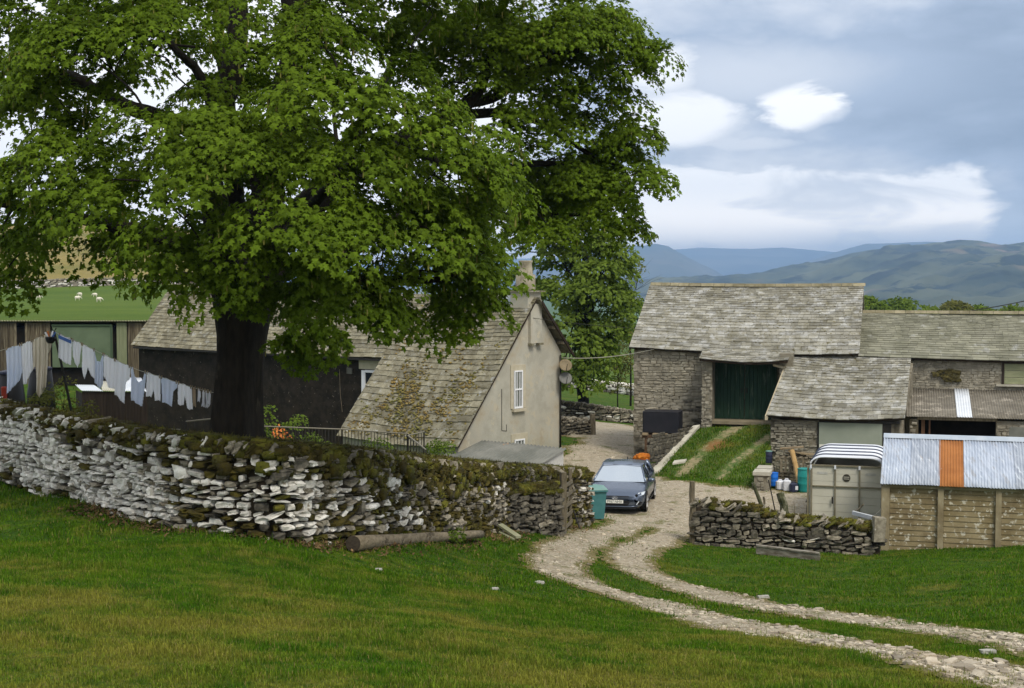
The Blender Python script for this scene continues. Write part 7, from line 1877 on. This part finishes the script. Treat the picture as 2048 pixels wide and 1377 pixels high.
M_CABP = mat('pale_cable', (0.36, 0.35, 0.29), rough=.6)
cable(P(1122, 716, 59.9), P(1308, 699, 58.6), .14, .016, M_CABP, 'pale cable slung between the house corner and the barn eaves')
cable(P(1063, 636, 58.3), P(1285, 658, 60.5), .05, .010, M_IRON, 'thin dark wire from the gable top towards the barn')
cable(P(1700, 640, 66), P(2140, 580, 72), .35, .022, M_IRON, 'dark overhead wire rising to the right above the byre roof')

# ------------------------------------------------------------------ washing
M_CLOTHW = mat('white_cotton', (0.88, 0.89, 0.92), (0.92, 0.92, 0.94), sc=3, rough=.9, trans=.5)
M_CLOTHB = mat('pale_blue_cotton', (0.70, 0.76, 0.87), (0.76, 0.80, 0.89), sc=3, rough=.9, trans=.5)
M_CLOTHC = mat('cream_cotton', (0.64, 0.58, 0.47), (0.70, 0.64, 0.53), sc=3, rough=.9, trans=.2)
M_CLOTHBR = mat('tan_cotton', (0.36, 0.27, 0.18), (0.42, 0.33, 0.23), sc=3, rough=.9)
M_STRAP = mat('blue_band', (0.06, 0.13, 0.36), rough=.8)
prop_top = P(108, 664, 31.0); prop_bot = gpt(152, 31.4)
ps = thing('clothes_prop', 'dark leaning pole holding up the washing line', 'prop', prop_bot)
mb = MB(); mb.tube([prop_bot - UPV * .1, prop_bot.lerp(prop_top, .5), prop_top + UPV * .02], [.032, .028, .024], 8); mb.build('pole', [M_IRON], ps)
mb = MB(); mb.tube([prop_top + Vector((-.05, 0, .08)), prop_top, prop_top + Vector((.05, 0, .08))], .012, 5); mb.build('fork', [M_IRON], ps)
LPTS = [P(-120, 715, 31.5), P(0, 702, 31.3), P(52, 686, 31.2), P(100, 667, 31.05), prop_top, P(150, 682, 30.8), P(190, 701, 30.4), P(225, 718, 30.1), P(275, 740, 29.7), P(330, 757, 29.2), P(380, 774, 28.8), P(432, 787, 28.4)]
ll = MB(); ll.tube(LPTS, .006, 5); tag(ll.build('washing_line', [M_CABP]), 'washing line running from the prop to the tree trunk', 'line')
_lx = [q.x / q.y * F + CX for q in LPTS]
def line_at(px):
    i = max(0, min(len(_lx) - 2, int(np.searchsorted(_lx, px)) - 1)); f = (px - _lx[i]) / (_lx[i + 1] - _lx[i])
    return LPTS[i].lerp(LPTS[i + 1], f)
def garment(name, label, cat, px0, px1, outline, mm, seed, yl=None):
    """cloth hung on the line between two picture columns; outline: closed polygon in (0..1 along line, metres below it)"""
    rg_ = random.Random(seed)
    a, b = line_at(px0), line_at(px1); al = b - a; wl = al.length
    ph, k1 = rg_.uniform(0, 6), rg_.uniform(2.2, 3.6)
    # grid of the bounding box clipped by the outline
    nx, nz = 46, 46; zmax = max(z for x, z in outline); xs0 = min(x for x, z in outline); xs1 = max(x for x, z in outline)
    def inn(x, z):
        r = False; n_ = len(outline)
        for i in range(n_):
            (x1, z1), (x2, z2) = outline[i], outline[(i + 1) % n_]
            if (z1 > z) != (z2 > z) and x < (x2 - x1) * (z - z1) / (z2 - z1 + 1e-12) + x1: r = not r
        return r
    V, ids = [], {}
    def vid(i, j):
        if (i, j) in ids: return ids[i, j]
        x = xs0 + (xs1 - xs0) * i / nx; z = zmax * j / nz
        fold = (.010 + .022 * z) * math.sin(k1 * x * 6.28 + ph + z * 2) + .015 * z * math.sin(5 * z + ph)
        p = a + al * x - UPV * (1.22 * z + .012 * math.sin(x * 9 + ph)) + Vector((.03 * z * math.sin(3 * z + ph), fold, 0))
        ids[i, j] = len(V); V.append(p); return ids[i, j]
    Fc = []
    for i in range(nx):
        for j in range(nz):
            if inn(xs0 + (xs1 - xs0) * (i + .5) / nx, zmax * (j + .5) / nz): Fc.append((vid(i, j), vid(i + 1, j), vid(i + 1, j + 1), vid(i, j + 1)))
    n_ = len(V); V2 = V + [v + Vector((0, .012, 0)) for v in V]
    eds = {}
    for f in Fc:
        for q in range(4): eds[(f[q], f[(q + 1) % 4])] = 1
    F2 = [f[::-1] for f in Fc] + [tuple(n_ + q for q in f) for f in Fc]
    for (p, q) in eds:
        if (q, p) not in eds: F2.append((p, q, n_ + q, n_ + p))
    mb = MB(); mb.add(V2, F2); o = mb.build(name, [mm], smooth=True)
    tag(o, label, cat, group='washing on the line')
    for px in (px0 + (px1 - px0) * .06, px0 + (px1 - px0) * .94):
        PEG.append(line_at(px))
    return o
PEG = []
rect = lambda h, s=.0: [(0, 0), (1, 0), (1 - s, h), (s, h)]
trou = lambda h, c=.35: [(0, 0), (1, 0), (1.04, h), (.62, h * 1.02), (.5, h * c), (.36, h * .96), (-.06, h * .97)]
tee = lambda h, s=.28: [(0, .0), (.30, .0), (.42, .05), (.58, .05), (.70, 0), (1, .0), (1.10, .22), (.86, .24), (.84, h), (.14, h), (.14, .24), (-.10, .22)]
vest = lambda h: [(0, 0), (.14, 0), (.22, .14), (.5, .20), (.78, .14), (.9, 0), (1, 0), (.92, .2), (.78, h), (.06, h * .95), (.02, .2)]
garment('hung_shirt', 'pale blue shirt hanging at the left end of the line', 'shirt', 10, 40, [(0, 0), (1, 0), (1.05, .5), (.8, .62), (.5, .70), (.0, .78)], M_CLOTHB, 1)
garment('hung_shirt', 'white shirt with a long tail, second from the left on the line', 'shirt', 41, 63, [(0, 0), (1, 0), (1, .48), (.55, .62), (.3, .70), (0, .70)], M_CLOTHW, 2)
garment('hung_trousers', 'cream trousers with long legs hanging left of the prop', 'trousers', 64, 88, [(0, 0), (1, 0), (1.02, .95), (.55, 1.04), (.42, .98), (.2, .48), (-.05, .50)], M_CLOTHC, 3)
garment('hung_jacket', 'cream short jacket hanging just left of the prop top', 'jacket', 84, 101, [(0, 0), (1, 0), (1.05, .22), (.60, .33), (.5, .92), (.05, .90)], M_CLOTHC, 4)
b1 = garment('hung_cloth', 'square white cloth with a blue band just right of the prop', 'cloth', 117, 143, [(0, 0), (1, 0), (.96, .44), (.85, .46), (.0, .42)], M_CLOTHW, 5)
a_, b_q = line_at(118), line_at(143); mb = MB(); mb.obox(a_ - UPV * .015 + Vector((0, -.06, 0)), b_q - a_, Vector((0, -.012, 0)), -UPV * .07); mb.build('band', [M_STRAP], b1, local=True)
garment('hung_cloth', 'plain white cloth hanging at a slant next to the banded one', 'cloth', 144, 163, [(0, 0), (1, 0), (.7, .36), (.5, .44), (.05, .30)], M_CLOTHW, 6)
garment('hung_shirt', 'white shirt with two hanging sleeves, third right of the prop', 'shirt', 163, 188, [(0, 0), (1, 0), (1.02, .50), (.7, .46), (.45, .34), (.2, .58), (-.05, .40)], M_CLOTHW, 7)
garment('hung_vest', 'narrow pale blue vest hanging by one strap in the middle', 'vest', 186, 206, [(0, 0), (.1, 0), (.25, .18), (.6, .16), (.9, 0), (1, 0), (.85, .5), (.6, .62), (.1, .55), (-.1, .3)], M_CLOTHB, 8)
garment('hung_sheet', 'plain white pillowcase in the middle of the line', 'pillowcase', 206, 229, [(0, 0), (1, 0), (.98, .50), (.45, .50), (.03, .36)], M_CLOTHW, 9)
garment('hung_shirt', 'white tee shirt with one sleeve out, before the corrugated lean-to', 'shirt', 229, 259, [(0, 0), (1, 0), (.95, .22), (.74, .30), (.62, .66), (.0, .58)], M_CLOTHW, 10)
garment('hung_vest', 'pale blue vest with a deep scooped neck', 'vest', 260, 291, vest(.58), M_CLOTHB, 11)
garment('hung_shorts', 'white shorts hanging right of the scooped vest', 'shorts', 292, 319, trou(.40, .6), M_CLOTHW, 12)
garment('hung_shirt', 'pale blue tee shirt with a sleeve hanging out to the right', 'shirt', 320, 353, [(0, 0), (1, 0), (.98, .09), (.74, .16), (.62, .42), (.05, .40)], M_CLOTHB, 13)
garment('hung_shorts', 'white shorts nearest the socks', 'shorts', 354, 381, trou(.36, .5), M_CLOTHW, 14)
garment('hung_sock', 'tan sock beside the white shorts', 'sock', 383, 389, [(0, 0), (1, 0), (1, .30), (.1, .30)], M_CLOTHBR, 15)
garment('hung_sock', 'single short white sock in the gap', 'sock', 394, 399, [(0, 0), (1, 0), (1.1, .12), (.6, .2), (-.2, .2)], M_CLOTHW, 16)
garment('hung_sock', 'white sock, left of the last three by the trunk', 'sock', 403, 408, [(0, 0), (1, 0), (.9, .16), (1.1, .27), (-.3, .26), (.1, .14)], M_CLOTHW, 17)
garment('hung_sock', 'white sock, middle of the last three by the trunk', 'sock', 409, 413, [(0, 0), (1, 0), (.9, .16), (1.3, .26), (-.2, .27), (.1, .14)], M_CLOTHW, 18)
garment('hung_sock', 'white sock nearest the trunk', 'sock', 415, 420, [(0, 0), (1, 0), (.9, .2), (.3, .23), (-.2, .18)], M_CLOTHW, 19)
pg = MB(); pg.box((0, 0, .0), (.018, .022, .07)); pg0 = pg.build('clothes_peg', [M_TIMBER], local=True)
tag(pg0, 'small wooden clothes peg clipping washing to the line', 'peg', 'clothes pegs on the line'); pg0.location = PEG[0]
for q in PEG[1:]:
    c = pg0.copy(); COL.objects.link(c); c.location = q
# peg bag at the prop head: dark, white and red oddments
pgb = thing('peg_basket', 'little hanging peg basket of mixed colours at the prop head', 'peg basket', prop_top + Vector((-.06, -.05, -.1)))
mb = MB(); mb.lathe([(.05, -.12), (.09, -.08), (.11, 0), (.10, .02)], prop_top + Vector((-.06, -.05, -.12)), 12); mb.build('basket', [M_BLACKP], pgb)
for k, mm in enumerate((M_CLOTHW, M_RED, M_TIMBER, M_CLOTHW, M_STRAP)):
    mb = MB(); mb.box(prop_top + Vector((-.13 + .04 * k, -.07 - .01 * k, -.06 + .02 * (k % 2))), (.03, .03, .12), 0, Matrix.Rotation(.3 * (k - 2), 3, 'Y')); mb.build('peg', [mm], pgb)
# dark bins in the garden
for px, py, d, r, h, lab in ((82, 790, 36, .30, .62, 'dark conical compost bin behind the trousers on the line'), (22, 800, 35, .30, .62, 'dark bin half cut off at the left edge of the picture')):
    p = P(px, py, d); t_ = thing('compost_bin', lab, 'bin', p)
    mb = MB(); mb.lathe([(r * 1.15, -.5), (r * 1.1, 0), (r * .85, h)], (0, 0, 0), 16); mb.build('bin_body', [M_BLACKP], t_, True, local=True)
    mb = MB(); mb.lathe([(r * .9, h), (r * .9, h + .05), (r * .4, h + .09)], (0, 0, 0), 16); mb.build('lid', [M_NAVY], t_, local=True)
p = P(8, 766, 34.6); mb = MB(); mb.lathe([(.06, -.5), (.075, -.12), (.07, -.1), (.03, -.09)], p, 12); tag(mb.build('red_bucket', [mat('red_plastic', (0.25, 0.03, 0.015), rough=.5)]), 'red bucket glimpsed at the far left edge', 'bucket')

# ------------------------------------------------------------------ sheep far up the field
def make_sheep():
    t_ = thing('sheep', '', 'sheep', (0, 0, 0), 0, 'sheep grazing on the far green field')
    mb = MB()
    prof = [(-.52, .10, .62), (-.46, .22, .64), (-.25, .29, .66), (.05, .30, .66), (.28, .27, .68), (.44, .19, .72), (.56, .12, .74), (.68, .10, .66), (.80, .085, .50), (.90, .05, .40)]
    n_ = 12; V = []
    for x, r, z in prof:
        for k in range(n_):
            w_ = 2 * math.pi * k / n_; V.append((x, r * .85 * math.cos(w_), z + r * math.sin(w_)))
    Fc = [(i * n_ + k, i * n_ + (k + 1) % n_, (i + 1) * n_ + (k + 1) % n_, (i + 1) * n_ + k) for i in range(len(prof) - 1) for k in range(n_)]
    mb.add([Vector(v) for v in V], Fc + [tuple(range(n_ - 1, -1, -1)), tuple((len(prof) - 1) * n_ + k for k in range(n_))])
    for x, y in ((-.38, .13), (-.38, -.13), (.30, .13), (.30, -.13)):
        mb.tube([(x, y, .5), (x + .03, y, .26), (x, y, 0)], [.075, .045, .04], 6)
    for s in (-1, 1): mb.tube([(.70, s * .08, .70), (.68, s * .19, .70)], [.035, .015], 5)
    mb.build('fleece', [mat('fleece', (0.62, 0.58, 0.48), (0.72, 0.69, 0.60), sc=6, rough=1)], t_, True, local=True)
    return t_
sh0 = make_sheep()
for i, (px, py, rz, lab) in enumerate(((77, 600, .2, 'lone white sheep furthest left on the far field'), (160, 594, 2.8, 'white sheep highest up, left of the pair'), (155, 602, .3, 'white sheep just below the highest one'), (190, 595, 3.0, 'white sheep higher of the right hand two'), (198, 605, -.2, 'white sheep lowest and furthest right on the far field'))):
    q = P(px, py, 1.0); best = ghit(px, py, 90, 420)
    if i == 0:
        sh0.location = best; sh0.rotation_euler = (0, 0, rz); sh0['label'] = lab; sh0.scale = (.85,) * 3
    else: dup(sh0, best, rz, lab)
M_FIELDST = mat('field_stone', (0.30, 0.29, 0.26), (0.46, 0.45, 0.41), sc=9, rough=.95, bump=.5)
# stones on the grass
for px, py, r, lab in ((1526, 1198, .07, 'white flat stone on the grass inside the track bend'), (990, 1180, .04, 'small white stone on the lawn left of the track'), (757, 1141, .035, 'tiny pale stone on the lawn below the log end'), (1976, 1309, .06, 'pale flat stone on the strip between the ruts'), (1078, 1168, .05, 'white stone at the outer edge of the track bend')):
    p = ghit(px, py); V, Fc = stones_np(np.array([[p.x, p.y, p.z + r * .35]]), np.array([[[r * 1.6, .2 * r, 0], [-.1 * r, r * .8, 0], [0, 0, r * .6]]]), .12)
    o = np_mesh('stone', V, Fc, M_FIELDST); tag(o, lab, 'stone')
make_grass()
